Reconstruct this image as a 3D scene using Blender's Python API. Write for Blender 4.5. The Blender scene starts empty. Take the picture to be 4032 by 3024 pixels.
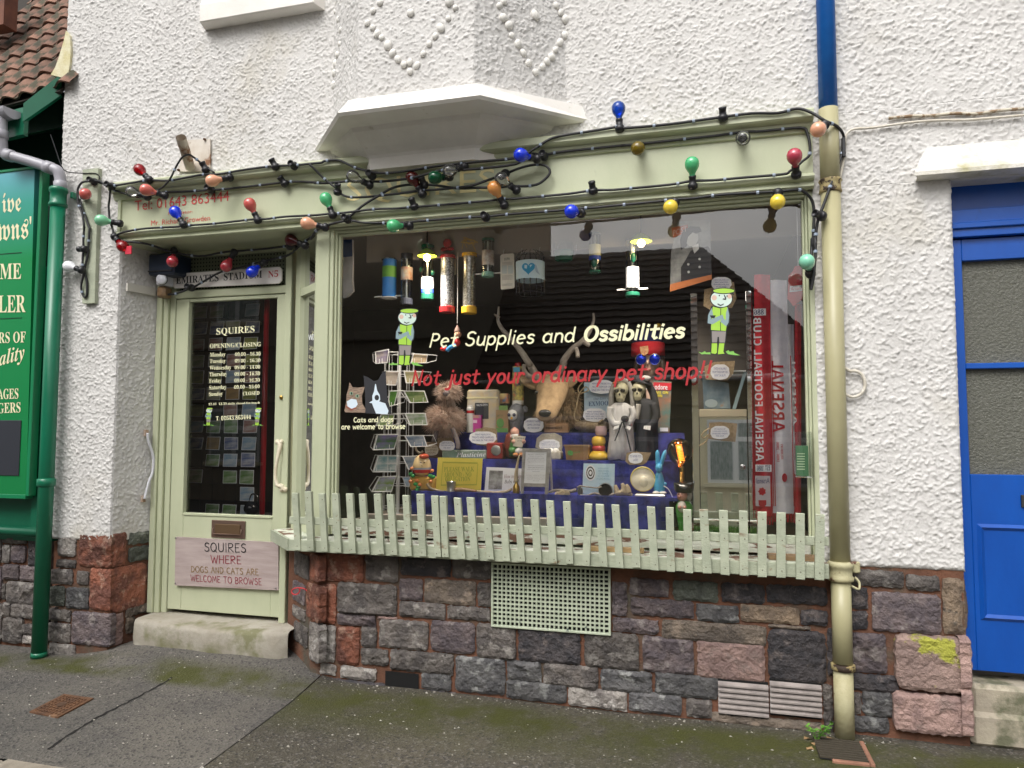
import bpy, math, random
import numpy as np
from mathutils import Vector, Matrix
random.seed(7); RNG = np.random.default_rng(11)
SC = bpy.context.scene; COL = SC.collection
R = math.radians
# ---------------------------------------------------------------- camera, sky, sun, exposure
CAM = Vector((0, -3.9, 1.5)); FPX = 2800.0            # focal length in pixels of the 4032 x 3024 photograph
YAW, PIT, ROL = 0.26265, 0.06227, 0.0018
_r = Vector((math.cos(YAW), math.sin(YAW), 0))
_f = Vector((-math.sin(YAW)*math.cos(PIT), math.cos(YAW)*math.cos(PIT), math.sin(PIT)))
_u = _r.cross(_f)
CR = math.cos(ROL)*_r + math.sin(ROL)*_u; CU = -math.sin(ROL)*_r + math.cos(ROL)*_u; CF = _f
cam = bpy.data.cameras.new('camera'); cam.sensor_width = 36; cam.lens = FPX/4032*36; cam.clip_start = .05; cam.clip_end = 400
camo = bpy.data.objects.new('camera', cam); COL.objects.link(camo)
camo.matrix_world = Matrix(((CR.x, CU.x, -CF.x, CAM.x), (CR.y, CU.y, -CF.y, CAM.y), (CR.z, CU.z, -CF.z, CAM.z), (0, 0, 0, 1)))
SC.camera = camo
SUN_EL, SUN_AZ = R(50), R(196)                         # compass azimuth of the veiled sun, from +Y towards +X
W = bpy.data.worlds.new('World'); SC.world = W; W.use_nodes = True
wn = W.node_tree.nodes; wl = W.node_tree.links
sky = wn.new('ShaderNodeTexSky'); sky.sky_type = 'NISHITA'; sky.sun_disc = False
sky.sun_elevation = SUN_EL; sky.sun_rotation = SUN_AZ; sky.dust_density = 8; sky.air_density = 1.2; sky.ozone_density = 1
hs = wn.new('ShaderNodeHueSaturation'); hs.inputs['Saturation'].default_value = .13
wl.new(sky.outputs[0], hs.inputs['Color'])
tcw = wn.new('ShaderNodeTexCoord'); mpw = wn.new('ShaderNodeMapping'); mpw.inputs['Scale'].default_value = (1, 1, 2.2)
nzw = wn.new('ShaderNodeTexNoise'); nzw.inputs['Scale'].default_value = 2.6; nzw.inputs['Detail'].default_value = 7
rpw = wn.new('ShaderNodeMapRange'); rpw.inputs[1].default_value = .3; rpw.inputs[2].default_value = .7; rpw.inputs[3].default_value = .68; rpw.inputs[4].default_value = 1.3
mxw = wn.new('ShaderNodeMix'); mxw.data_type = 'RGBA'; mxw.blend_type = 'MULTIPLY'; mxw.inputs['Factor'].default_value = 1
wl.new(tcw.outputs['Generated'], mpw.inputs[0]); wl.new(mpw.outputs[0], nzw.inputs[0]); wl.new(nzw.outputs[0], rpw.inputs[0])
wl.new(hs.outputs[0], mxw.inputs['A']); wl.new(rpw.outputs[0], mxw.inputs['B'])
wl.new(mxw.outputs['Result'], wn['Background'].inputs['Color']); wn['Background'].inputs['Strength'].default_value = .15
sun = bpy.data.lights.new('sun', 'SUN'); sun.energy = .5; sun.angle = R(36); sun.color = (1, .965, .92)
suno = bpy.data.objects.new('sun', sun); COL.objects.link(suno)
sdir = Vector((math.sin(SUN_AZ)*math.cos(SUN_EL), math.cos(SUN_AZ)*math.cos(SUN_EL), math.sin(SUN_EL)))
suno.rotation_euler = sdir.to_track_quat('Z', 'Y').to_euler(); suno.location = (0, -6, 12)
SC.view_settings.view_transform = 'Standard'; SC.view_settings.look = 'None'; SC.view_settings.gamma = 1
SC.view_settings.exposure = 0.45; SC.view_settings.use_curve_mapping = False
SC.render.engine = 'CYCLES'; SC.cycles.use_denoising = True; SC.cycles.max_bounces = 8; SC.cycles.transparent_max_bounces = 16
SC.cycles.sample_clamp_indirect = 6
try: SC.cycles.denoiser = 'OPENIMAGEDENOISE'
except Exception: pass

# ---------------------------------------------------------------- photograph pixel -> direction -> point on a known plane
def ray(x, y): return (CR*((x-2016)/FPX) + CU*(-(y-1512)/FPX) + CF)
def Q(x, y, Y):
    d = ray(x, y); return CAM + d*((Y - CAM.y)/d.y)
def QZ(x, y, z=0.0):
    d = ray(x, y); return CAM + d*((z - CAM.z)/d.z)
def QP(x, y, p0, n):
    d = ray(x, y); return CAM + d*((p0-CAM).dot(n)/d.dot(n))
FR = dict(S=(0,0,1), z1=(0,0,.6027), z2=(1200,0,.6027), z3=(2400,0,.7378), z4=(0,900,.6027), z5=(0,1900,.6774), z6=(1200,1900,.6776),
          z7=(2500,1900,.6926), z8=(3000,900,.6028), A=(1300,850,.3617), B=(2000,850,.3617), C=(2600,850,.3617), D=(1300,1400,.3616),
          E=(1900,1400,.3616), F=(2500,1400,.3616), G=(600,950,.4522))
def s(fr, x, y):
    a, b, k = FR[fr]; return a+x*k, b+y*k
def q(fr, x, y, Y): return Q(*s(fr, x, y), Y)

# ---------------------------------------------------------------- object helpers
OFF = {}
def tag(o, label=None, cat=None, group=None, kind=None):
    if label: o['label'] = label
    if cat: o['category'] = cat
    if group: o['group'] = group
    if kind: o['kind'] = kind
    return o
def thing(name, label, cat, loc, group=None):
    o = bpy.data.objects.new(name, None); COL.objects.link(o); o.location = loc; o.empty_display_size = .05
    OFF[o.name] = Vector(loc); return tag(o, label, cat, group)
def mk(name, vs, fs, m, parent=None, smooth=False, label=None, cat=None, group=None, kind=None, loc=None):
    me = bpy.data.meshes.new(name)
    off = OFF[parent.name] if parent else (Vector(loc) if loc is not None else Vector((0, 0, 0)))
    me.from_pydata([tuple(Vector(v)-off) for v in vs], [], fs); me.update()
    if smooth: me.polygons.foreach_set('use_smooth', [True]*len(me.polygons))
    me.materials.append(m)
    o = bpy.data.objects.new(name, me); COL.objects.link(o)
    if parent: o.parent = parent
    else: o.location = off
    OFF[o.name] = off
    return tag(o, label, cat, group, kind)
def mknp(name, V, F, m, parent=None, smooth=True, **k):
    off = OFF[parent.name] if parent else Vector((0, 0, 0))
    me = bpy.data.meshes.new(name); V = np.asarray(V, dtype=np.float64) - np.array(off); F = np.asarray(F)
    me.vertices.add(len(V)); me.vertices.foreach_set('co', V.ravel())
    n = F.shape[1]; me.loops.add(F.size); me.loops.foreach_set('vertex_index', F.ravel())
    me.polygons.add(len(F)); me.polygons.foreach_set('loop_start', np.arange(0, F.size, n)); me.polygons.foreach_set('loop_total', np.full(len(F), n))
    me.update(calc_edges=True); me.validate()
    if smooth: me.polygons.foreach_set('use_smooth', [True]*len(me.polygons))
    me.materials.append(m); o = bpy.data.objects.new(name, me); COL.objects.link(o)
    if parent: o.parent = parent
    OFF[o.name] = off
    return tag(o, k.get('label'), k.get('cat'), k.get('group'), k.get('kind'))
class G:
    """collects shapes for one mesh"""
    def __init__(g): g.v = []; g.f = []
    def add(g, vs, fs):
        n = len(g.v); g.v += [Vector(v) for v in vs]; g.f += [tuple(i+n for i in f) for f in fs]; return g
    def box(g, x0, x1, y0, y1, z0, z1, b=0):
        if b <= 0:
            return g.add([(x0,y0,z0),(x1,y0,z0),(x1,y1,z0),(x0,y1,z0),(x0,y0,z1),(x1,y0,z1),(x1,y1,z1),(x0,y1,z1)],
                         [(0,3,2,1),(4,5,6,7),(0,1,5,4),(1,2,6,5),(2,3,7,6),(3,0,4,7)])
        vs = []
        for x, sx in ((x0,1),(x1,-1)):
            for y, sy in ((y0,1),(y1,-1)):
                for z, sz in ((z0,1),(z1,-1)):
                    vs += [(x, y+sy*b, z+sz*b), (x+sx*b, y, z+sz*b), (x+sx*b, y+sy*b, z)]
        I = lambda i, j, k, a: ((i*2+j)*2+k)*3+a
        fs = []
        for i in (0, 1): fs.append((I(i,0,0,0), I(i,0,1,0), I(i,1,1,0), I(i,1,0,0)))
        for j in (0, 1): fs.append((I(0,j,0,1), I(0,j,1,1), I(1,j,1,1), I(1,j,0,1)))
        for k in (0, 1): fs.append((I(0,0,k,2), I(0,1,k,2), I(1,1,k,2), I(1,0,k,2)))
        for j in (0, 1):
            for k in (0, 1): fs.append((I(0,j,k,1), I(1,j,k,1), I(1,j,k,2), I(0,j,k,2)))
        for i in (0, 1):
            for k in (0, 1): fs.append((I(i,0,k,0), I(i,1,k,0), I(i,1,k,2), I(i,0,k,2)))
        for i in (0, 1):
            for j in (0, 1): fs.append((I(i,j,0,0), I(i,j,1,0), I(i,j,1,1), I(i,j,0,1)))
        for i in (0, 1):
            for j in (0, 1):
                for k in (0, 1): fs.append((I(i,j,k,0), I(i,j,k,1), I(i,j,k,2)))
        return g.add(vs, fs)
    def obox(g, o, ax, ay, az):
        o, ax, ay, az = map(Vector, (o, ax, ay, az))
        return g.add([o, o+ax, o+ax+ay, o+ay, o+az, o+ax+az, o+ax+ay+az, o+ay+az],
                     [(0,3,2,1),(4,5,6,7),(0,1,5,4),(1,2,6,5),(2,3,7,6),(3,0,4,7)])
    def tube(g, pts, r, n=8, cap=True):
        pts = [Vector(p) for p in pts]; rs = r if isinstance(r, (list, tuple)) else [r]*len(pts)
        up = Vector((.13, .21, .97)); rings = []; prev = None
        for i, p in enumerate(pts):
            t = (pts[min(i+1, len(pts)-1)] - pts[max(i-1, 0)])
            if t.length < 1e-9: t = Vector((0, 0, 1))
            t.normalize()
            a = (prev - t*prev.dot(t)) if prev else t.cross(up)
            if a.length < 1e-6: a = t.cross(Vector((1, 0, 0)))
            a.normalize(); prev = a; b = t.cross(a)
            rings.append([p + (a*math.cos(2*math.pi*k/n) + b*math.sin(2*math.pi*k/n))*rs[i] for k in range(n)])
        vs = [v for ri in rings for v in ri]; fs = []
        for i in range(len(pts)-1):
            for k in range(n):
                k2 = (k+1) % n; fs.append((i*n+k, i*n+k2, (i+1)*n+k2, (i+1)*n+k))
        if cap: fs += [tuple(range(n-1, -1, -1)), tuple(range((len(pts)-1)*n, len(pts)*n))]
        return g.add(vs, fs)
    def lathe(g, prof, c=(0,0,0), n=20, axis=(0,0,1), cap=True):
        """prof: (radius, height) along axis from c"""
        ax = Vector(axis).normalized(); t = Vector((1,0,0)) if abs(ax.x) < .9 else Vector((0,1,0))
        a = ax.cross(t).normalized(); b = ax.cross(a); c = Vector(c)
        vs = [c + ax*h + (a*math.cos(2*math.pi*k/n) + b*math.sin(2*math.pi*k/n))*max(r, 1e-5) for r, h in prof for k in range(n)]
        fs = [(i*n+k, i*n+(k+1) % n, (i+1)*n+(k+1) % n, (i+1)*n+k) for i in range(len(prof)-1) for k in range(n)]
        if cap: fs += [tuple(range(n-1, -1, -1)), tuple(range((len(prof)-1)*n, len(prof)*n))]
        return g.add(vs, fs)
    def ball(g, c, rx, ry=None, rz=None, n=16, m=10):
        ry = rx if ry is None else ry; rz = rx if rz is None else rz; c = Vector(c)
        vs = [c+Vector((0,0,-rz))] + [c + Vector((rx*math.sin(math.pi*j/m)*math.cos(2*math.pi*k/n), ry*math.sin(math.pi*j/m)*math.sin(2*math.pi*k/n), -rz*math.cos(math.pi*j/m)))
              for j in range(1, m) for k in range(n)] + [c+Vector((0,0,rz))]
        fs = [(0, 1+(k+1) % n, 1+k) for k in range(n)]
        fs += [(1+j*n+k, 1+j*n+(k+1) % n, 1+(j+1)*n+(k+1) % n, 1+(j+1)*n+k) for j in range(m-2) for k in range(n)]
        fs += [(len(vs)-1, 1+(m-2)*n+k, 1+(m-2)*n+(k+1) % n) for k in range(n)]
        return g.add(vs, fs)
    def quad(g, a, b, c, d): return g.add([a, b, c, d], [(0, 1, 2, 3)])
    def loft(g, rings, close=True, cap=True):
        n = len(rings[0]); vs = [v for r in rings for v in r]; fs = []
        for i in range(len(rings)-1):
            for k in range(n if close else n-1): fs.append((i*n+k, i*n+(k+1) % n, (i+1)*n+(k+1) % n, (i+1)*n+k))
        if cap and close: fs += [tuple(range(n-1, -1, -1)), tuple(range((len(rings)-1)*n, len(rings)*n))]
        return g.add(vs, fs)
    def sweep(g, prof, x0, x1):
        """open (y, z) profile swept along x, with ends"""
        n = len(prof); return g.add([(x, y, z) for x in (x0, x1) for y, z in prof],
            [(i, i+1, n+i+1, n+i) for i in range(n-1)] + [tuple(range(n)), tuple(range(2*n-1, n-1, -1))])
    def mk(g, name, m, parent=None, smooth=False, **k): return mk(name, g.v, g.f, m, parent, smooth, **k)
def smooth_pts(pts, k=4):
    out = []; P = [Vector(p) for p in pts]
    for i in range(len(P)-1):
        p0, p1, p2, p3 = P[max(i-1,0)], P[i], P[i+1], P[min(i+2,len(P)-1)]
        for j in range(k):
            t = j/k; out.append(.5*((2*p1)+(-p0+p2)*t+(2*p0-5*p1+4*p2-p3)*t*t+(-p0+3*p1-3*p2+p3)*t**3))
    return out + [P[-1]]

# ---------------------------------------------------------------- materials
MATS = {}
def mat(name, c=(.5,.5,.5), c2=None, sc=6, rough=.6, bump=0, bsc=60, metal=0, spec=.5, coat=0, detail=6, stretch=(1,1,1), lo=.38, hi=.66,
        c3=None, sc3=2, lo3=.6, hi3=.68, emit=0, rnd=0, sub=0, alpha=1, bdist=.01, trans=0):
    if name in MATS: return MATS[name]
    m = bpy.data.materials.new(name); m.use_nodes = True; nt = m.node_tree; N = nt.nodes; L = nt.links; b = N['Principled BSDF']
    b.inputs['Roughness'].default_value = rough; b.inputs['Metallic'].default_value = metal; b.inputs['Specular IOR Level'].default_value = spec
    b.inputs['Coat Weight'].default_value = coat; b.inputs['Base Color'].default_value = (*c, 1); b.inputs['Alpha'].default_value = alpha
    if trans: b.inputs['Transmission Weight'].default_value = trans
    if emit: b.inputs['Emission Color'].default_value = (*c, 1); b.inputs['Emission Strength'].default_value = emit
    if sub: b.inputs['Subsurface Weight'].default_value = sub; b.inputs['Subsurface Radius'].default_value = (.01,.006,.004)
    tc = N.new('ShaderNodeTexCoord'); mp = N.new('ShaderNodeMapping'); mp.inputs['Scale'].default_value = stretch
    L.new(tc.outputs['Object'], mp.inputs[0]); col = None
    def noise(scale, dt=detail, rg=.6):
        n = N.new('ShaderNodeTexNoise'); n.inputs['Scale'].default_value = scale; n.inputs['Detail'].default_value = dt; n.inputs['Roughness'].default_value = rg
        L.new(mp.outputs[0], n.inputs['Vector']); return n.outputs[0]
    def rng(v, a, z):
        r = N.new('ShaderNodeMapRange'); r.inputs[1].default_value = a; r.inputs[2].default_value = z; L.new(v, r.inputs[0]); return r.outputs[0]
    def mix(f, a, z):
        x = N.new('ShaderNodeMix'); x.data_type = 'RGBA'
        if f is not None: L.new(f, x.inputs['Factor'])
        for sck, v in (('A', a), ('B', z)):
            if isinstance(v, tuple): x.inputs[sck].default_value = (*v, 1)
            else: L.new(v, x.inputs[sck])
        return x.outputs['Result']
    if c2: col = mix(rng(noise(sc), lo, hi), c, c2)
    if c3: col = mix(rng(noise(sc3, 8), lo3, hi3), col or c, c3)
    if rnd:
        oi = N.new('ShaderNodeObjectInfo'); h = N.new('ShaderNodeHueSaturation'); r = N.new('ShaderNodeMapRange')
        r.inputs[3].default_value = 1-rnd; r.inputs[4].default_value = 1+rnd; L.new(oi.outputs['Random'], r.inputs[0]); L.new(r.outputs[0], h.inputs['Value'])
        if col: L.new(col, h.inputs['Color'])
        else: h.inputs['Color'].default_value = (*c, 1)
        col = h.outputs[0]
    if col:
        L.new(col, b.inputs['Base Color'])
    if bump:
        bp = N.new('ShaderNodeBump'); bp.inputs['Strength'].default_value = bump; bp.inputs['Distance'].default_value = bdist
        L.new(noise(bsc, 5, .65), bp.inputs['Height']); L.new(bp.outputs[0], b.inputs['Normal'])
    MATS[name] = m; return m
def glass_mat(name, refl=2.2, tint=(1,1,1), rough=0.0):
    """thin window pane: clear, with the mirror reflection of both its faces"""
    m = bpy.data.materials.new(name); m.use_nodes = True; N = m.node_tree.nodes; L = m.node_tree.links; N.remove(N['Principled BSDF'])
    t = N.new('ShaderNodeBsdfTransparent'); t.inputs[0].default_value = (*tint, 1); g = N.new('ShaderNodeBsdfGlossy'); g.inputs['Roughness'].default_value = rough
    f = N.new('ShaderNodeFresnel'); f.inputs[0].default_value = 1.5; mu = N.new('ShaderNodeMath'); mu.operation = 'MULTIPLY'; mu.use_clamp = True; mu.inputs[1].default_value = refl
    x = N.new('ShaderNodeMixShader'); L.new(f.outputs[0], mu.inputs[0]); L.new(mu.outputs[0], x.inputs[0]); L.new(t.outputs[0], x.inputs[1]); L.new(g.outputs[0], x.inputs[2])
    L.new(x.outputs[0], N['Material Output'].inputs['Surface']); MATS[name] = m; return m
WHITE = mat('roughcast_white', (.63,.615,.595), (.55,.535,.515), sc=3, lo=.45, hi=.75, rough=.85, bump=.5, bsc=170, bdist=.004, c3=(.50,.465,.385), sc3=1.1, lo3=.56, hi3=.78, spec=.25)
SMOOTHW = mat('smooth_white_paint', (.82,.79,.745), (.74,.71,.66), sc=5, rough=.6, bump=.15, bsc=40, c3=(.55,.53,.44), sc3=9, lo3=.66, hi3=.74)
SAGE = mat('sage_green_paint', (.49,.515,.355), (.44,.47,.315), sc=4, rough=.42, bump=.12, bsc=35, c3=(.36,.38,.27), sc3=6, lo3=.68, hi3=.78, stretch=(1,1,.5))
SAGE2 = mat('weathered_sage_paint', (.42,.45,.335), (.33,.36,.265), sc=9, rough=.65, bump=.45, bsc=70, c3=(.20,.13,.075), sc3=11, lo3=.64, hi3=.74, stretch=(1,1,1.6), rnd=.05)
PEEL = mat('peeling_paint', (.66,.66,.58), (.47,.52,.40), sc=9, rough=.7, bump=.6, bsc=40, c3=(.16,.08,.05), sc3=11, lo3=.52, hi3=.56, stretch=(.45,1,2.2))
BLACK = mat('black_rubber', (.012,.012,.015), rough=.38)
CABLE = mat('black_cable', (.014,.014,.016), rough=.5)
CLIP = mat('grey_cable_clip', (.30,.36,.45), rough=.4)
MORTAR = mat('red_brown_mortar', (.19,.088,.055), (.12,.062,.042), sc=7, rough=.95, bump=.8, bsc=60, c3=(.10,.09,.07), sc3=3, lo3=.5, hi3=.65, spec=.2)
def stone_mat(n, c, c2, c3): return mat(n, c, c2, sc=9, rough=.68, bump=1, bsc=20, c3=c3, sc3=13, lo3=.55, hi3=.64, rnd=.28, spec=.45, bdist=.03, lo=.44, hi=.58, detail=9)
STN = dict(y=mat('stone_pink_lichen', (.34,.235,.20), (.23,.16,.14), sc=9, rough=.75, bump=1, bsc=20, bdist=.03, c3=(.36,.36,.05), sc3=5.5, lo3=.57, hi3=.61), g=stone_mat('stone_grey', (.138,.12,.108), (.078,.068,.064), (.24,.22,.20)), p=stone_mat('stone_purple_grey', (.135,.105,.105), (.085,.068,.075), (.22,.19,.18)),
           b=stone_mat('stone_blue_grey', (.122,.118,.118), (.068,.066,.069), (.26,.26,.25)), d=stone_mat('stone_dark', (.055,.048,.05), (.03,.028,.032), (.12,.10,.095)),
           n=stone_mat('stone_brown', (.17,.135,.105), (.105,.085,.07), (.27,.21,.16)), r=stone_mat('stone_red', (.27,.095,.055), (.15,.058,.04), (.36,.21,.15)),
           k=stone_mat('stone_pink', (.34,.225,.195), (.235,.155,.14), (.24,.17,.15)), e=stone_mat('stone_green_grey', (.095,.105,.085), (.06,.065,.055), (.16,.17,.14)),
           l=stone_mat('stone_pale', (.34,.31,.28), (.17,.15,.14), (.46,.43,.40)), t=stone_mat('stone_tan', (.30,.22,.15), (.19,.14,.10), (.12,.10,.08)))
GLASS = glass_mat('window_glass', 3.2)
CREAMT = mat('cream_vinyl', (.86,.84,.55), rough=.5); REDT = mat('red_vinyl', (.42,.02,.025), rough=.5); REDP = mat('red_sign_paint', (.52,.055,.05), rough=.5)
INKB = mat('black_ink', (.02,.02,.022), rough=.6); BLUEI = mat('blue_ink', (.06,.08,.30), rough=.6)
PAPER = mat('white_paper', (.82,.83,.86), rough=.7); KRAFT = mat('kraft_card', (.36,.24,.13), (.30,.19,.10), sc=20, rough=.85, bump=.2, bsc=200)
HESS = mat('hessian', (.37,.28,.17), (.25,.18,.10), sc=70, rough=.95, bump=.8, bsc=260, bdist=.004)
NAVY = mat('navy_velvet', (.050,.058,.34), (.012,.015,.085), sc=11, rough=.55, bump=.7, bsc=22, spec=.35)
CREAM = mat('cream_glaze', (.80,.74,.58), rough=.25); BONE = mat('bone', (.72,.66,.52), (.58,.50,.36), sc=14, rough=.55, bump=.2, bsc=60)
BRASS = mat('brass', (.55,.36,.10), rough=.28, metal=1); STEEL = mat('steel', (.55,.55,.56), rough=.28, metal=1); WIRE = mat('white_wire', (.62,.62,.62), rough=.4)
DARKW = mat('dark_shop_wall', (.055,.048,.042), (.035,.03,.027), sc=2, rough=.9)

# ---------------------------------------------------------------- lettering
_TC = {}
def bold(t, base=0x1D400, dig=0x1D7CE):
    return ''.join(chr(base+ord(c)-65) if 'A' <= c <= 'Z' else chr(base+26+ord(c)-97) if 'a' <= c <= 'z' else (chr(dig+ord(c)-48) if c.isdigit() and dig else c) for c in t)
def text_geo(t):
    if t not in _TC:
        c = bpy.data.curves.new('lettering', 'FONT'); c.body = t; c.resolution_u = 2; c.align_x = 'CENTER'
        o = bpy.data.objects.new('lettering', c); me = o.to_mesh()
        _TC[t] = ([(v.co.x, v.co.y) for v in me.vertices], [tuple(p.vertices) for p in me.polygons]); o.to_mesh_clear()
        bpy.data.objects.remove(o); bpy.data.curves.remove(c)
    return _TC[t]
def lay(name, geo, BL, BR, TL, m, parent, lift=0.0, mirror=False):
    """fit flat lettering into the parallelogram BL, BR, TL (3D points)"""
    vs, fs = geo
    if not vs: return None
    xs = [v[0] for v in vs]; ys = [v[1] for v in vs]; x0, x1, y0, y1 = min(xs), max(xs), min(ys), max(ys)
    U = BR-BL; V = TL-BL; nu = U.cross(V).normalized(); n = nu*lift
    f = lambda x: (x1-x)/(x1-x0) if mirror else (x-x0)/(x1-x0)
    return mk(name, [BL + U*f(v[0]) + V*((v[1]-y0)/max(y1-y0, 1e-6)) + n + (nu*v[2] if len(v) > 2 else Vector()) for v in vs], fs, m, parent)
def tpx(t, fr, bl, br, tl, Y, m, parent, name='lettering', mirror=False, plane=None):
    P = (lambda a: QP(*s(fr, *a), *plane)) if plane else (lambda a: q(fr, a[0], a[1], Y))
    return lay(name, text_geo(t) if isinstance(t, str) else t, P(bl), P(br), P(tl), m, parent, mirror=mirror)
def lines_px(lines, fr, x0, y0, x1, y1, Y, m, parent, fill=.62, slope=0, name='lettering', jitter=0, wid=None):
    """centred lines of print filling a pixel box"""
    h = (y1-y0)/len(lines); mx = max(len(l) for l in lines); cx = (x0+x1)/2
    for i, l in enumerate(lines):
        if not l.strip(): continue
        w = (x1-x0)*(len(l)/mx)**.9/2; yb = y0+h*(i+.5+fill/2); yt = yb-h*fill
        tpx(l, fr, (cx-w, yb-slope*-w), (cx+w, yb+slope*w), (cx-w, yt-slope*-w), Y, m, parent, name)
# hand lettering: strokes on a grid (x-height 1)
def arc(cx, cy, rx, ry, a0, a1, n=10): return [(cx+rx*math.cos(R(a0+(a1-a0)*i/n)), cy+ry*math.sin(R(a0+(a1-a0)*i/n))) for i in range(n+1)]
HF = {
 'a': (1.0, [arc(.42,.5,.38,.5,50,320), [(.8,1.0),(.78,.3),(.9,0)]]), 'b': (.95, [[(.12,1.6),(.1,0)], arc(.48,.48,.38,.5,150,-150)]),
 'c': (.85, [arc(.48,.5,.4,.5,50,310)]), 'd': (1.0, [arc(.42,.5,.38,.5,30,330), [(.8,1.6),(.8,.3),(.9,0)]]),
 'e': (.9, [[(.1,.5),(.8,.58)]+arc(.45,.5,.37,.5,15,305)]), 'g': (.95, [arc(.42,.5,.36,.5,40,330), [(.8,1.0),(.8,-.2)]+arc(.45,-.25,.35,.35,0,-150,6)]),
 'h': (.95, [[(.12,1.6),(.1,0)], [(.1,.55)]+arc(.45,.6,.34,.4,160,0,7)+[(.8,0)]]), 'i': (.35, [[(.17,1.0),(.15,0)], [(.18,1.4),(.2,1.47)]]),
 'j': (.5, [[(.4,1.0),(.38,-.2)]+arc(.08,-.25,.3,.3,0,-120,6), [(.42,1.4),(.44,1.47)]]), 'l': (.35, [[(.18,1.6),(.15,0)]]),
 'm': (1.4, [[(.1,1),(.1,0)], [(.1,.5)]+arc(.38,.6,.27,.4,160,0,6)+[(.65,0)], [(.65,.5)]+arc(.95,.6,.28,.4,160,0,6)+[(1.24,0)]]),
 'n': (.95, [[(.12,1),(.1,0)], [(.1,.5)]+arc(.45,.6,.34,.4,160,0,7)+[(.8,0)]]), 'o': (.95, [arc(.46,.5,.38,.5,90,450,14)]),
 'p': (.95, [[(.12,1.0),(.1,-.65)], arc(.48,.5,.38,.5,150,-150)]), 'r': (.7, [[(.12,1),(.1,0)], [(.1,.5)]+arc(.42,.6,.3,.38,160,40,5)]),
 's': (.8, [[(.7,.85)]+arc(.42,.76,.27,.24,30,230,7)+arc(.4,.26,.3,.26,80,-150,8)]), 't': (.75, [[(.38,1.4),(.34,.2),(.5,0),(.65,.08)], [(.05,.98),(.72,1.02)]]),
 'u': (.95, [[(.12,1),(.1,.4)]+arc(.42,.36,.32,.36,180,330,6)+[(.8,.5)], [(.8,1),(.82,0)]]), 'w': (1.3, [[(.08,1),(.3,0),(.62,.8),(.92,0),(1.18,1)]]),
 'y': (.95, [[(.1,1),(.42,.2)], [(.85,1),(.42,.1),(.2,-.6)]]), ' ': (.62, []), '!': (.5, [[(.3,1.6),(.22,.45)], [(.19,.1),(.19,.03)]]),
 'P': (1.05, [[(.2,1.6),(.1,0)], [(.15,1.5)]+arc(.5,1.15,.4,.4,90,-120,8)]), 'S': (1.1, [[(.95,1.4)]+arc(.58,1.2,.38,.38,35,235,8)+arc(.52,.42,.42,.42,75,-155,9)]),
 'O': (1.35, [arc(.66,.8,.56,.8,90,450,16)]), 'N': (1.15, [[(.12,0),(.16,1.55),(.9,.02),(.98,1.6)]]), 'C': (1.15, [arc(.65,.8,.52,.8,50,310)]),
 'Q': (1.35, [arc(.62,.8,.52,.8,90,450,16), [(.7,.3),(1.2,-.1)]]), 'U': (1.2, [[(.12,1.6),(.12,.5)]+arc(.57,.5,.45,.5,180,360,8)+[(1.02,1.6)]]),
 'I': (.45, [[(.2,1.6),(.2,0)]]), 'R': (1.15, [[(.15,1.6),(.12,0)], [(.12,1.55)]+arc(.5,1.2,.42,.38,80,-90,7)+[(.2,.78),(1.0,0)]]),
 'E': (1.0, [[(.85,1.58),(.14,1.58),(.12,.02),(.88,.02)], [(.12,.82),(.72,.82)]]), 'W': (1.6, [[(.05,1.6),(.42,0),(.78,1.2),(1.12,0),(1.5,1.6)]]),
 'H': (1.15, [[(.14,1.6),(.12,0)], [(1.0,1.6),(.98,0)], [(.12,.8),(1.0,.8)]]), 'D': (1.15, [[(.15,1.58),(.13,.02)], [(.13,1.56)]+arc(.35,.8,.66,.77,80,-80,8)+[(.13,.02)]]),
 'G': (1.2, [arc(.6,.8,.5,.8,45,330), [(.65,.75),(1.05,.75),(1.05,.2)]]), 'A': (1.2, [[(.05,0),(.6,1.6),(1.12,0)], [(.25,.6),(.95,.6)]]),
 'T': (1.1, [[(.02,1.58),(1.06,1.58)], [(.54,1.58),(.52,0)]]), 'L': (.9, [[(.14,1.6),(.12,.02),(.85,.02)]]),
 'M': (1.4, [[(.08,0),(.25,1.6),(.68,.4),(1.1,1.6),(1.3,0)]]), 'B': (1.1, [[(.14,1.6),(.12,0)], [(.12,1.56)]+arc(.45,1.2,.4,.37,80,-90,6)+[(.15,.82)], [(.15,.81)]+arc(.48,.42,.48,.4,85,-90,7)+[(.12,.02)]]),
}
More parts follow.
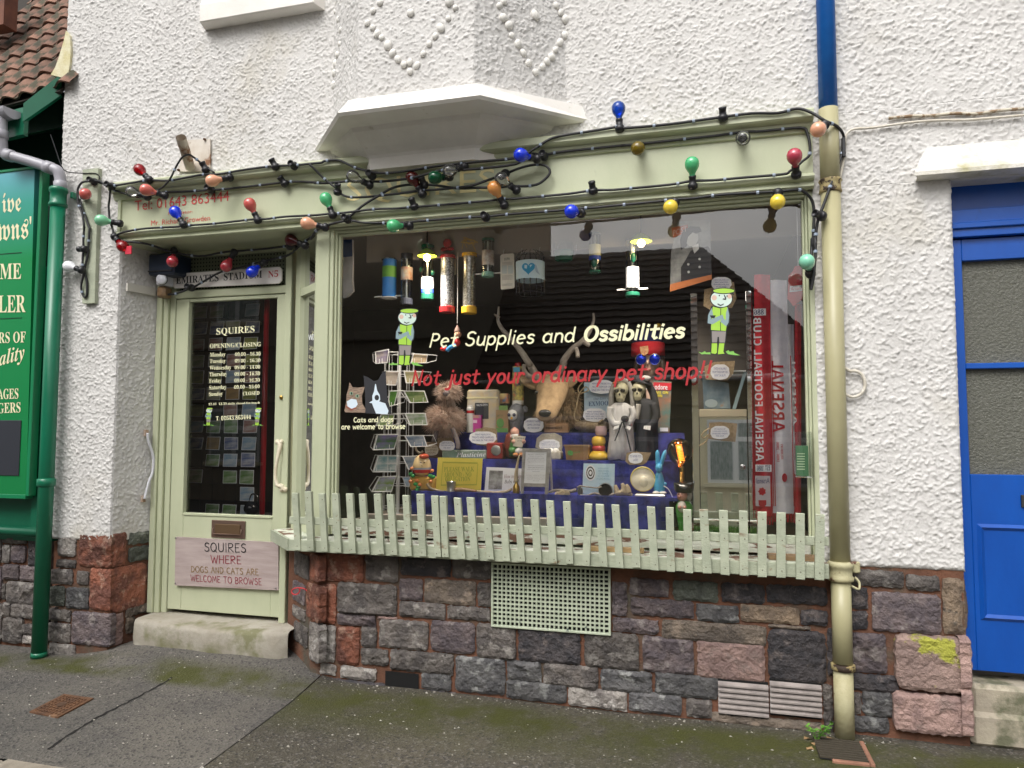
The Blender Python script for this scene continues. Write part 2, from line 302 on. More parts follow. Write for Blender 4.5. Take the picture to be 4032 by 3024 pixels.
def hand(t, w=.2, slant=.18, wfn=None, track=.12):
    """stroked lettering as ribbons -> (verts, faces)"""
    vs, fs, x, kk = [], [], 0, 0
    for ci, ch in enumerate(t):
        adv, strokes = HF.get(ch, HF[' ']); ww = wfn(ci) if wfn else w
        parts = []
        for st in strokes:
            cur = [st[0]]
            for i in range(1, len(st)):
                cur.append(st[i])
                if i < len(st)-1:
                    d1 = Vector((st[i][0]-st[i-1][0], st[i][1]-st[i-1][1])); d2 = Vector((st[i+1][0]-st[i][0], st[i+1][1]-st[i][1]))
                    if d1.length > 1e-6 and d2.length > 1e-6 and d1.angle(d2) > .9: parts.append(cur); cur = [st[i]]
            parts.append(cur)
        for st in parts:
            P = [Vector((x+a+b*slant, b)) for a, b in st]; n = len(P); base = len(vs); L_, R_ = [], []
            for i in range(n):
                d = (P[min(i+1,n-1)]-P[max(i-1,0)]); d = d.normalized() if d.length > 1e-9 else Vector((0,1)); o = Vector((-d.y, d.x))*ww/2
                if i == 0: P0 = P[i]-d*ww*.35
                elif i == n-1: P0 = P[i]+d*ww*.35
                else: P0 = P[i]
                L_.append(P0+o*(0.75 if i in (0,n-1) else 1)); R_.append(P0-o*(0.75 if i in (0,n-1) else 1))
            kk += 1; vs += [(v.x, v.y, kk % 7*.00012) for v in L_+R_]
            fs += [(base+i, base+n+i, base+n+i+1, base+i+1) for i in range(n-1)]
        x += adv+track
    return vs, fs
# ================================================================ ground
def ground_z(x, y):
    t = min(max((y+.45)/.6, 0), 1); t = t*t*(3-2*t)
    return .085*math.exp(-((x+3.05)/.82)**6)*t + .004*math.sin(x*3.1+y*2) + .006*math.sin(x*1.3-1)
def asphalt(name, base, base2, moss, mosslo):
    m = bpy.data.materials.new(name); m.use_nodes = True; N = m.node_tree.nodes; L = m.node_tree.links; b = N['Principled BSDF']
    tc = N.new('ShaderNodeTexCoord')
    def noise(sc, d=6, r=.6):
        n = N.new('ShaderNodeTexNoise'); n.inputs['Scale'].default_value = sc; n.inputs['Detail'].default_value = d; n.inputs['Roughness'].default_value = r; L.new(tc.outputs['Object'], n.inputs[0]); return n.outputs[0]
    def rng(v, a, z, c=0, d=1):
        r = N.new('ShaderNodeMapRange'); r.inputs[1].default_value = a; r.inputs[2].default_value = z; r.inputs[3].default_value = c; r.inputs[4].default_value = d; L.new(v, r.inputs[0]); return r.outputs[0]
    def mix(f, a, z):
        x = N.new('ShaderNodeMix'); x.data_type = 'RGBA'; L.new(f, x.inputs['Factor'])
        for k, v in (('A', a), ('B', z)):
            if isinstance(v, tuple): x.inputs[k].default_value = (*v, 1)
            else: L.new(v, x.inputs[k])
        return x.outputs['Result']
    def mul(a, c):
        x = N.new('ShaderNodeMath'); x.operation = 'MULTIPLY'; L.new(a, x.inputs[0]); L.new(c, x.inputs[1]); return x.outputs[0]
    col = mix(rng(noise(1.1), .4, .62), base, base2)
    vo = N.new('ShaderNodeTexVoronoi'); vo.inputs['Scale'].default_value = 95; L.new(tc.outputs['Object'], vo.inputs['Vector'])
    sp = N.new('ShaderNodeSeparateColor'); L.new(vo.outputs['Color'], sp.inputs[0])
    col = mix(rng(sp.outputs[0], .72, .98, 0, .75), col, (.17,.155,.14)); col = mix(rng(sp.outputs[1], .75, .95, 0, .7), col, (.018,.018,.02))
    sx = N.new('ShaderNodeSeparateXYZ'); L.new(tc.outputs['Object'], sx.inputs[0])
    if moss:
        my = rng(sx.outputs[1], -.62, -.12); mo = mul(rng(sx.outputs[1], mosslo, -.30), rng(sx.outputs[1], -.03, -.16))
        f = mul(mo, rng(noise(2.3, 8, .7), .36, .56)); col = mix(f, col, (.055,.058,.012))
        f2 = rng(noise(6, 8, .7), .6, .72, 0, .5); col = mix(mul(f2, mo), col, (.07,.08,.015))
    L.new(col, b.inputs['Base Color']); L.new(rng(noise(1.7), .35, .65, .62, .88), b.inputs['Roughness']); b.inputs['Specular IOR Level'].default_value = .4
    bp = N.new('ShaderNodeBump'); bp.inputs['Strength'].default_value = .8; bp.inputs['Distance'].default_value = .005; L.new(vo.outputs['Distance'], bp.inputs['Height'])
    b2 = N.new('ShaderNodeBump'); b2.inputs['Strength'].default_value = .5; b2.inputs['Distance'].default_value = .01; L.new(noise(38), b2.inputs['Height']); L.new(bp.outputs[0], b2.inputs['Normal']); L.new(b2.outputs[0], b.inputs['Normal'])
    return m
ASL = asphalt('aggregate_pavement', (.135,.123,.106), (.088,.082,.076), True, -.36)
ASR = asphalt('smooth_tarmac_pavement', (.084,.074,.054), (.056,.050,.040), True, -.75)
ROAD = mat('road_asphalt', (.10,.097,.094), (.08,.078,.076), sc=3, rough=.8, bump=.6, bsc=160, bdist=.004)
def sheet(name, poly_fn, x0, x1, y0, y1, nx, ny, m, zoff=0, kind='structure'):
    vs, fs = [], []
    for j in range(ny+1):
        for i in range(nx+1):
            x, y = poly_fn(x0+(x1-x0)*i/nx, y0+(y1-y0)*j/ny, i/nx, j/ny); vs.append((x, y, ground_z(x, y)+zoff))
    for j in range(ny):
        for i in range(nx): a = j*(nx+1)+i; fs.append((a, a+1, a+nx+2, a+nx+1))
    return mk(name, vs, fs, m, smooth=True, kind=kind)
KY = -1.30
SA, SB = QZ(1267, 2679), QZ(806, 3024)                # the seam between the two pavement surfaces
seam = lambda y: SA.x + (SB.x-SA.x)*(y-SA.y)/(SB.y-SA.y)
sheet('pavement_left', lambda x, y, u, v: ((-14) + (seam(y)-.012+14)*u**.35, y), 0, 1, KY, .42, 60, 40, ASL)
sheet('pavement_right', lambda x, y, u, v: (seam(y) + (14-seam(y))*u**2.2, y), 0, 1, KY, .42, 60, 40, ASR, .004)
mk('ground', [(-150,-150,-.16),(150,-150,-.16),(150,150,-.16),(-150,150,-.16)], [(0,1,2,3)], ROAD, kind='structure')
mk('road', [(-40,-6.3,-.115),(40,-6.3,-.115),(40,KY-.14,-.115),(-40,KY-.14,-.115)], [(0,1,2,3)], ROAD, kind='structure')
mk('pavement_opposite', [(-40,-8.5,.0),(40,-8.5,.0),(40,-6.3,.0),(-40,-6.3,.0),(-40,-6.3,-.16),(40,-6.3,-.16)], [(0,1,2,3),(3,2,5,4)], ROAD, kind='structure')
KERB = mat('pale_kerb', (.36,.32,.26), (.25,.215,.17), sc=8, rough=.85, bump=.5, bsc=50)
kb = thing('kerb', 'pale worn stone kerb along the edge of the pavement', 'kerb', (-3, KY, 0))
xk = -9.0
for i in range(16):
    w = .85+.1*math.sin(i*2.1); G().box(xk, xk+w-.012, KY-.135, KY+.005, -.14, .006+ground_z(xk, KY), .012).mk('kerbstone', KERB, kb); xk += w
crk = [QZ(*s('z5', a, b)) for a, b in ((1000,1160),(880,1215),(760,1280),(620,1350),(480,1430),(360,1510),(270,1570))]
CRK = mat('crack_fill', (.012,.011,.010), rough=1)
g = G(); rr = random.Random(3); pts = smooth_pts(crk, 6)
L_, R_ = [], []
for i, p in enumerate(pts):
    d = (pts[min(i+1,len(pts)-1)]-pts[max(i-1,0)]).normalized(); o = Vector((-d.y, d.x, 0))*(.003+rr.random()*.006); j = Vector((rr.uniform(-1,1), rr.uniform(-1,1), 0))*.006
    L_.append(p+o+j); R_.append(p-o+j)
for p in L_+R_: p.z = ground_z(p.x, p.y)+.003
n = len(pts); g.add(L_+R_, [(i, i+1, n+i+1, n+i) for i in range(n-1)])
g.mk('pavement_crack', CRK, kind='structure')
# rusty inspection cover
mc = [QZ(*s('z5', a, b)) for a, b in ((170,1345),(335,1382),(545,1270),(370,1243))]
cover = thing('inspection_cover', 'rusty brown square iron inspection cover set in the pavement', 'cover', mc[0])
RUST = mat('rusty_iron', (.16,.075,.035), (.09,.045,.025), sc=18, rough=.85, bump=.7, bsc=60, c3=(.24,.13,.07), sc3=9)
g = G(); top = [Vector((p.x, p.y, ground_z(p.x, p.y)+.008)) for p in mc]; g.add(top+[v-Vector((0,0,.03)) for v in top], [(0,1,2,3),(0,4,5,1),(1,5,6,2),(2,6,7,3),(3,7,4,0)])
g.mk('plate', RUST, cover)
cc = sum(top, Vector())/4; ring = []
for k in range(20): a = 2*math.pi*k/20; ring.append(cc+(top[1]-top[0])*.12*math.cos(a)+(top[3]-top[0])*.12*math.sin(a)+Vector((0,0,.004)))
G().add(ring, [tuple(range(20))]).mk('keyhole_boss', mat('rust_dark', (.08,.04,.022), rough=.9), cover)
GRD = G()
for i in range(1, 9):
    for j in range(1, 9):
        if 3 < i < 6 and 3 < j < 6: continue
        c = top[0]+(top[1]-top[0])*i/9+(top[3]-top[0])*j/9; u = (top[1]-top[0])*.03; v = (top[3]-top[0])*.03; h = Vector((0,0,.004))
        GRD.add([c-u-v, c+u-v, c+u+v, c-u+v, c-u-v+h, c+u-v+h, c+u+v+h, c-u+v+h], [(4,5,6,7),(0,1,5,4),(1,2,6,5),(2,3,7,6),(3,0,4,7)])
GRD.mk('stud_pattern', RUST, cover)
# pale grit and chippings
g = G(); rr = random.Random(5)
for i in range(430):
    if i >= 340: x = rr.uniform(-2.2,.9); y = -.02-abs(rr.gauss(0,.035))
    elif i < 250: x, y = rr.uniform(-4.4, -1.6), rr.uniform(-1.25, -.02)
    else: x, y = rr.uniform(-1.8, 1.6), rr.uniform(-.75, -.05)
    r = rr.choice((.0025,.003,.0035,.005)) * (1.6 if rr.random() < .06 else 1); z = ground_z(x, y)+.005; a = rr.uniform(0, 6.3)
    p = [Vector((x+math.cos(a+t)*r*(1+.8*(k % 2)), y+math.sin(a+t)*r, z)) for k, t in enumerate((0,1.6,3.1,4.7))]
    g.add(p+[Vector((x, y, z+r))], [(0,1,4),(1,2,4),(2,3,4),(3,0,4)])
g.mk('pale_grit', mat('pale_chippings', (.46,.44,.38), (.20,.18,.15), sc=30, rough=.8), kind='stuff', label='pale grit and chippings scattered over the pavement', cat='grit')

# ================================================================ the shop building
B = thing('shop_building', 'white roughcast shop building with sage green shopfront and rubble stone plinth', 'building', (-1.5, 0, 0))
STEP = .0048; TN = 1400
def fft_noise(sig, seed):
    r = np.random.default_rng(seed); a = r.standard_normal((TN, TN)); f = np.fft.fftfreq(TN)[:, None]**2 + np.fft.fftfreq(TN)[None, :]**2
    a = np.real(np.fft.ifft2(np.fft.fft2(a)*np.exp(-2*(np.pi*sig)**2*f))); return a/a.std()
_h1 = fft_noise(.72, 1); _h2 = fft_noise(1.25, 2); _h3 = fft_noise(12, 3); _h4 = fft_noise(80, 4)
HT = np.clip(fft_noise(.5, 7)*.42+_h1*.45+_h2*.62+.12*_h3, -.6, 2.6); HT = (HT+.6)**1.1*.0029 + _h4*.002
SM = np.clip((_h4-1.55)*4, 0, 1)
def rough(name, o, u, nrm, iu0, iu1, iv0, iv1, m=None, amp=1.0, seed=0, back=.05, parent=None, round_=(), rr=.03, cut=None):
    """roughcast patch: grid o + u*i*STEP + Z*j*STEP, displaced along nrm"""
    I = np.arange(iu0, iu1+1); J = np.arange(iv0, iv1+1); H = HT[np.ix_((J+seed*131) % TN, (I+seed*257) % TN)]*amp
    D = np.zeros_like(H); nI, nJ = len(I), len(J); k = max(int(rr/STEP), 2)
    for e in round_:
        t = {'l': np.arange(nI), 'r': np.arange(nI)[::-1], 'b': np.arange(nJ), 't': np.arange(nJ)[::-1]}[e]
        c = np.clip(1-t/k, 0, 1); c = rr*(1-np.sqrt(np.maximum(1-c*c, 0)))
        D = np.maximum(D, c[None, :] if e in 'lr' else c[:, None])
    H = H - D
    P = np.array(o)[None, None, :] + np.array(u)[None, None, :]*(I*STEP)[None, :, None] + np.array((0, 0, 1.))[None, None, :]*(J*STEP)[:, None, None] + np.array(nrm)[None, None, :]*H[:, :, None]
    V = P.reshape(-1, 3); a = (np.arange(nJ-1)[:, None]*nI + np.arange(nI-1)[None, :]).ravel()
    F = np.stack([a, a+1, a+nI+1, a+nI], 1)
    # rim going back into the wall
    rim = np.concatenate([np.arange(nI), np.arange(1, nJ)*nI+nI-1, (nJ-1)*nI+np.arange(nI-2, -1, -1), np.arange(nJ-2, 0, -1)*nI])
    nb = len(V); V = np.concatenate([V, V[rim]-np.array(nrm)*back]); k = len(rim); r2 = np.roll(np.arange(k), -1)
    F = np.concatenate([F, np.stack([rim, nb+np.arange(k), nb+r2, rim[r2]], 1)])
    return mknp(name, V, F, m or WHITE, parent or B)
ix = lambda x: int(round(x/STEP))
WY = -.012
XL, XR = -4.31, 1.205
rough('rendered_wall', (0,WY,0), (1,0,0), (0,-1,0), ix(XL), ix(-3.785), ix(.748), ix(3.12), round_='b', rr=.02)
rough('rendered_wall', (0,WY,0), (1,0,0), (0,-1,0), ix(XL), ix(2.1), ix(3.12), ix(4.85))
rough('rendered_wall', (0,WY,0), (1,0,0), (0,-1,0), ix(.56), ix(XR), ix(.818), ix(2.73), round_='br', rr=.03)
rough('rendered_wall', (0,WY,0), (1,0,0), (0,-1,0), ix(.56), ix(2.1), ix(2.73), ix(3.12))
# flare of render over the neighbour's tiles
# door reveal (splayed) and the return of the blue doorway
RA, RB = Vector((-3.785, 0, 0)), Vector((-3.695, .32, 0)); ru = (RB-RA).normalized(); rn = Vector((ru.y, -ru.x, 0))
rough('reveal_render', RA, ru, rn, 0, ix((RB-RA).length), ix(.748), ix(2.76), amp=.7, seed=3)
rough('reveal_render', (XR-.02, 0, 0), (0,1,0), (1,0,0), ix(.01), ix(.2), ix(.818), ix(2.75), amp=.7, seed=5)
# backing wall so no light leaks: dark core behind everything
CORE = mat('wall_core', (.25,.23,.21), rough=.9)
g = G(); g.box(-4.2,-3.80,.05,.4,-.1,4.9); g.box(.60,1.18,.05,.4,-.1,4.9); g.box(-4.2,2.1,.05,.4,2.86,4.9); g.box(1.19,2.4,.2,.4,-.1,2.86)
g.mk('wall_core', CORE, B)
# ---------------------------------------------------------------- rubble plinth
def stone(u0, u1, v0, v1, o, u, nrm, m, parent, seed, dep=.046, cell=.016, z0=0.0):
    r = random.Random(seed); w, h = u1-u0, v1-v0
    nu, nv = max(4, min(24, int(w/cell))), max(4, min(14, int(h/cell)))
    planes = [(r.uniform(.4, 1)*dep, r.uniform(-1, 1)*dep/w*3.2, r.uniform(-1, 1)*dep/h*2.4, r.uniform(.1,.9), r.uniform(.1,.9)) for _ in range(7)]
    cut = [(r.uniform(-.0015,.006), r.uniform(-.0015,.006)) for _ in range(4)]; vs, fs = [], []
    eu = [r.uniform(-.004,.004) for _ in range(nu+1)]; ev = [r.uniform(-.004,.004) for _ in range(nv+1)]
    rad = min(w, h)*r.uniform(.06,.14)
    for j in range(nv+1):
        for i in range(nu+1):
            a, b = i/nu, j/nv
            if 0 < i < nu: a += r.uniform(-.25,.25)/nu
            if 0 < j < nv: b += r.uniform(-.25,.25)/nv
            du = min(a, 1-a)*w; dv = min(b, 1-b)*h; d = min(du, dv)
            hh = min(p[0]+p[1]*(a-p[3])*w+p[2]*(b-p[4])*h for p in planes)
            hh = max(hh, dep*.36) * min(1, (d+.002)/.010)**.5 + r.uniform(-.0028,.0028)*(d > .004)
            x = u0+w*a; y = v0+h*b
            if du < rad and dv < rad:                                         # knock the corners off
                k = (1-du/rad)*(1-dv/rad)*.32*rad; x += k if a < .5 else -k; y += k if b < .5 else -k
            if j in (0, nv): y += eu[i]
            if i in (0, nu): x += ev[j]
            vs.append(Vector(o)+Vector(u)*x+Vector((0,0,y))+Vector(nrm)*(hh+z0))
    W_ = nu+1
    for j in range(nv):
        for i in range(nu):
            a = j*W_+i
            fs += [(a, a+1, a+W_+1), (a, a+W_+1, a+W_)] if (i+j+seed) % 2 else [(a, a+1, a+W_), (a+1, a+W_+1, a+W_)]
    rim = list(range(nu+1))+[j*W_+nu for j in range(1, nv+1)]+[nv*W_+i for i in range(nu-1, -1, -1)]+[j*W_ for j in range(nv-1, 0, -1)]
    nb = len(vs); vs += [vs[i]-Vector(nrm)*.045 for i in rim]; k = len(rim)
    fs += [(rim[i], nb+i, nb+(i+1) % k, rim[(i+1) % k]) for i in range(k)]
    return mk('stone', vs, fs, m, parent)
FO, FU, FN = Vector((0, .0, 0)), Vector((1,0,0)), Vector((0,-1,0))
def front_stones(fr, L, parent, Y=-.012, gap=.0018, base=100, o=FO, z0=0.0):
    for i, (x0, x1, y0, y1, c) in enumerate(L):
        cy, cx = (y0+y1)/2, (x0+x1)/2
        stone(q(fr, x0, cy, Y).x+gap, q(fr, x1, cy, Y).x-gap, q(fr, cx, y1, Y).z+gap, q(fr, cx, y0, Y).z-gap, o, FU, FN, STN[c], parent, base+i*7, z0=z0)
front_stones('z6', [(84,340,405,578,'r'),(350,540,415,580,'g'),(556,848,430,545,'d'),(852,1082,430,562,'g'),(545,682,560,690,'p'),(690,992,565,708,'n'),(1000,1086,580,722,'g'),
  (184,533,588,772,'g'),(84,180,590,822,'r'),(548,818,698,792,'g'),(826,1078,722,802,'g'),(184,412,765,836,'p'),(420,533,780,798,'k'),(428,716,800,972,'g'),(728,988,808,992,'p'),(995,1226,825,1028,'g'),
  (1238,1602,842,1052,'d'),(1622,1942,872,1088,'g'),(84,176,830,1048,'l'),(182,316,838,1058,'r'),(323,416,838,962,'g'),(323,484,966,1064,'g'),(493,864,984,1108,'g'),(674,850,1112,1210,'b'),
  (872,1164,1018,1228,'b'),(1172,1374,1038,1154,'b'),(1386,1708,1062,1194,'g'),(1716,2018,1093,1222,'b'),(1168,1522,1160,1272,'b'),(1530,1876,1204,1318,'l'),(1880,2192,1225,1345,'b'),
  (84,178,1056,1122,'l'),(202,414,1074,1150,'l'),(1784,1874,580,780,'p'),(1786,2056,793,878,'p'),(1886,2118,560,664,'p'),(1892,2262,680,784,'p'),(84,470,1150,1210,'d'),(675,880,1212,1260,'d')], B, base=100)
front_stones('z7', [(214,474,562,678,'e'),(490,740,575,688,'d'),(748,1098,588,694,'d'),(346,592,696,797,'b'),(598,938,702,802,'t'),(942,1100,725,815,'d'),(150,748,798,915,'n'),(40,334,882,1088,'p'),
  (354,742,908,1128,'k'),(756,1090,840,1142,'d'),(112,474,1092,1224,'b'),(288,440,1232,1340,'g'),(1095,1140,830,1100,'d'),(1070,1130,1150,1420,'g'),(756,1000,812,836,'n'),(436,1066,1336,1400,'n')], B, base=400)
front_stones('z7', [(1215,1328,596,722,'d'),(1222,1530,498,594,'g'),(1543,1738,528,618,'g'),(1346,1742,628,858,'p'),(1205,1328,730,838,'d'),(1218,1434,856,1084,'p'),(1222,1502,1092,1194,'d'),(1236,1292,1196,1322,'g'),
  (1292,1472,1190,1334,'b'),(1228,1446,1330,1424,'b'),(1750,1866,545,868,'t')], B, base=600)
front_stones('z7', [(1486,1896,880,1196,'y'),(1476,1896,1212,1440,'k')], B, base=700, Y=-.05, o=Vector((0,-.03,0)))
front_stones('z5', [(330,436,308,432,'l'),(322,436,448,498,'g'),(452,645,296,492,'r'),(292,418,504,594,'g'),(442,512,514,594,'g'),(516,640,502,744,'r'),(284,372,602,722,'e'),(378,512,612,738,'b'),
  (272,406,738,808,'g'),(410,640,754,950,'p'),(272,406,816,932,'g'),(280,432,938,1034,'l')], B, base=800)
g = G(); g.box(-4.2,-3.79,.002,.06,-.15,.76); g.box(-2.30,1.195,.002,.06,-.15,.83); g.mk('mortar_bed', MORTAR, B)
# stones of the door reveal and of the splayed return beside the door
def plane_stones(fr, L, o, u, nrm, base, gap=.004):
    n = Vector(nrm)
    for i, (x0, x1, y0, y1, c) in enumerate(L):
        cy, cx = (y0+y1)/2, (x0+x1)/2; P = lambda a, b: QP(*s(fr, a, b), Vector(o)+n*.012, n)
        uu = [ (P(a, cy)-Vector(o)).dot(Vector(u)) for a in (x0, x1)]
        stone(min(uu)+gap, max(uu)-gap, P(cx, y1).z+gap, P(cx, y0).z-gap, o, u, nrm, STN[c], B, base+i*5, dep=.022)
plane_stones('z5', [(655,742,292,490,'r'),(752,890,284,358,'e'),(752,890,368,458,'e'),(655,858,478,742,'r'),(862,905,462,540,'g'),(862,905,600,690,'d'),(655,722,760,945,'k'),(735,900,705,770,'n'),(735,790,780,880,'n')], RA, ru, rn, 900)
g = G(); g.obox(RA-rn*.05+Vector((0,0,-.1)), ru*.34, rn*.044, (0,0,.86)); g.mk('mortar_bed', MORTAR, B)
SPA, SPB = Vector((-2.30, 0, 0)), Vector((-2.625, .26, 0)); su = (SPB-SPA).normalized(); sn = Vector((-su.y, su.x, 0))
if sn.y > 0: sn = -sn
plane_stones('S', [(1152,1210,2178,2275,'g'),(1214,1250,2180,2290,'r'),(1145,1195,2290,2375,'p'),(1200,1252,2300,2445,'r'),(1145,1195,2390,2440,'g'),(1150,1205,2455,2540,'g'),(1210,1252,2455,2610,'l')], SPA, su, sn, 960)
g = G(); g.obox(SPA-sn*.05+Vector((0,0,-.1)), su*.42, sn*.046, (0,0,.9)); g.mk('mortar_bed', MORTAR, B)
# right-hand return of the plinth beside the blue doorway
for i, (z0, z1, c, d) in enumerate([(.06,.28,'k',.06),(.285,.52,'k',.06),(.525,.81,'t',.0)]):
    stone(-d, .17, z0, z1, (1.185,0,0), (0,1,0), (1,0,0), STN[c], B, 990+i)
g = G(); g.box(1.10,1.19,.0,.2,-.1,.82); g.mk('mortar_bed', MORTAR, B)
# drain hole
hx0, hx1 = q('z6',470,1140,0).x, q('z6',664,1140,0).x; hz0, hz1 = q('z6',560,1200,0).z, q('z6',560,1100,0).z
HOLE = mat('dark_hole', (.006,.006,.006), rough=1)
g = G(); g.quad((hx0,-.006,hz0),(hx1,-.006,hz0),(hx1,-.006,hz1),(hx0,-.006,hz1)); g.mk('drain_hole', HOLE, B)
# ---------------------------------------------------------------- iron grille in the plinth
GX0, GX1 = q('z6',1085,670,-.02).x, q('z6',1778,670,-.02).x; GZ0, GZ1 = q('z6',1430,862,-.02).z, q('z6',1430,480,-.02).z
gr = thing('wall_grille', 'pale green square-mesh iron ventilation grille in the stone plinth', 'grille', ((GX0+GX1)/2, -.02, GZ0))
GRP = mat('grille_paint', (.50,.55,.42), (.43,.48,.36), sc=12, rough=.5, c3=(.10,.13,.12), sc3=16, lo3=.66, hi3=.70)
g = G(); fw = .012
g.box(GX0,GX1,-.03,-.008,GZ1-fw,GZ1,.002); g.box(GX0,GX1,-.03,-.008,GZ0,GZ0+fw,.002); g.box(GX0,GX0+fw,-.03,-.008,GZ0+fw,GZ1-fw,.002); g.box(GX1-fw,GX1,-.03,-.008,GZ0+fw,GZ1-fw,.002); g.mk('frame', GRP, gr)
g = G(); nx, nz = 26, 14
for i in range(1, nx):
    x = GX0+fw+(GX1-GX0-2*fw)*i/nx; g.box(x-.004,x+.004,-.026,-.012,GZ0+fw,GZ1-fw)
for j in range(1, nz):
    z = GZ0+fw+(GZ1-GZ0-2*fw)*j/nz; g.box(GX0+fw,GX1-fw,-.0255,-.0125,z-.004,z+.004)
g.mk('lattice', GRP, gr)
G().quad((GX0+.002,-.009,GZ0+.002),(GX1-.002,-.009,GZ0+.002),(GX1-.002,-.009,GZ1-.002),(GX0+.002,-.009,GZ1-.002)).mk('dark_backing', HOLE, gr)
# ---------------------------------------------------------------- terracotta louvre vents
for k, (a, b_, lab) in enumerate(((474,760,'weathered pale louvred air brick nearer the pink stone'),(768,1062,'weathered pale louvred air brick nearer the downpipe'))):
    x0, x1 = q('z7',a,1230,-.02).x, q('z7',b_,1230,-.02).x; z0, z1 = q('z7',(a+b_)/2,1325,-.02).z, q('z7',(a+b_)/2,1140,-.02).z
    lv = thing('air_brick', lab, 'vent', ((x0+x1)/2, -.02, z0)); LM = mat('pale_terracotta', (.34,.295,.275), (.20,.175,.165), sc=9, rough=.85, bump=.4, bsc=50)
    G().box(x0,x1,-.012,.0,z0-.012,z1+.01,.002).mk('dark_backing', HOLE, lv)
    for j in range(6):
        z = z0+(z1-z0)*(j+.5)/6; h = (z1-z0)/6*.36
        G().add([(x0,-.03,z-h),(x1,-.03,z-h),(x1,-.013,z+h),(x0,-.013,z+h),(x0,-.03,z-h+.008),(x1,-.03,z-h+.008),(x1,-.013,z+h+.002),(x0,-.013,z+h+.002)],
                [(0,1,5,4),(4,5,6,7),(0,3,2,1),(0,4,7,3),(1,2,6,5)]).mk('slat', LM, lv)
# ---------------------------------------------------------------- oriel bay above the fascia
BZT = 4.85
ringd = [  # ends xL xR, corners x1 x2, depth Y, z
 (-2.30,-.60,-1.885,-1.13,-.41,3.325), (-2.36,-.57,-1.93,-1.105,-.45,3.24), (-2.345,-.59,-1.925,-1.11,-.435,3.225), (-2.26,-.75,-1.93,-1.15,-.29,3.222), (-2.25,-.77,-1.925,-1.16,-.275,3.20),
 (-2.03,-.97,-1.905,-1.235,-.13,3.115), (-2.01,-.99,-1.90,-1.24,-.12,3.10), (-2.0,-1.0,-1.895,-1.25,-.115,3.035), (-1.99,-1.01,-1.89,-1.26,-.05,3.03)]
def bring(r):
    a, b_, c, d, Y, z = r; return [Vector((a, .02, z)), Vector((c, Y, z)), Vector((d, Y, z)), Vector((b_, .02, z))]
g = G(); rings = [bring((-2.22,-.70,-1.845,-1.17,-.365,3.35))]+[bring(r) for r in ringd]; g.loft(rings, close=False)
bay = g.mk('bay_corbel', SMOOTHW, B)
BW = [Vector((-2.21,0,0)), Vector((-1.85,-.37,0)), Vector((-1.165,-.37,0)), Vector((-.72,0,0))]
bays = []
for i in range(3):
    u = (BW[i+1]-BW[i]); n = Vector((u.y, -u.x, 0)).normalized(); L = u.length; u.normalize(); bays.append((BW[i].copy(), u, n))
    rough('bay_render', BW[i], u, n, 0, int(math.ceil(L/STEP)), ix(3.33), ix(BZT), amp=.9, seed=20+i)
PEB = mat('painted_pebble', (.79,.77,.735), (.70,.68,.63), sc=10, rough=.6, bump=.2, bsc=40)
pm = G().ball((0,0,0), .021, .014, .024, 8, 6); pme = bpy.data.meshes.new('pebble'); pme.from_pydata([tuple(v) for v in pm.v], [], pm.f); pme.polygons.foreach_set('use_smooth', [True]*len(pme.polygons)); pme.materials.append(PEB)
pebs = {1: [(495,20),(448,75),(410,155),(445,185),(475,225),(505,250),(545,300),(575,350),(610,390),(650,425),(690,470),(735,430),(775,355),(815,290),(855,240),(890,185),(940,125),(985,55),(945,15),(693,88),(690,410)],
        2: [(1270,40),(1300,15),(1295,120),(1330,170),(1350,235),(1390,290),(1425,350),(1460,415),(1505,475),(1550,440),(1580,405),(1610,375),(1635,330),(1665,280),(1700,235),(1735,190),(1700,130),(1670,85),(1640,40),(1503,105)],
        0: [(205,80),(225,130),(240,200),(235,290),(220,360),(205,420),(200,480),(195,560),(165,640),(130,570),(140,310),(150,210),(190,25)]}
rr = random.Random(9)
for k, L in pebs.items():
    o, u, n = bays[k]
    for a, b_ in L:
        p = QP(*s('z2', a, b_), o, n); e = bpy.data.objects.new('pebble', pme); COL.objects.link(e); e.parent = B
        e.location = p+n*.006-OFF[B.name]; e.rotation_euler = (0, rr.uniform(-.8,.8), math.atan2(u.y, u.x)); sca = rr.uniform(.8,1.25); e.scale = (sca, sca, sca*rr.uniform(.85,1.15))
# upper window sill (bottom of a window above the frame)
g = G(); a = q('z1',1310,45,-.1); 
g.loft([[Vector((-3.16,-.01,z)),Vector((-3.13,y,z)),Vector((-2.30,y,z)),Vector((-2.27,-.01,z))] for z, y in ((4.30,-.09),(4.25,-.11),(4.14,-.11),(4.135,-.10))], close=False)
g.add([(-3.16,.0,4.135),(-3.13,-.10,4.135),(-2.30,-.10,4.135),(-2.27,0,4.135)], [(0,1,2,3)]); g.mk('upper_sill', SMOOTHW, B)
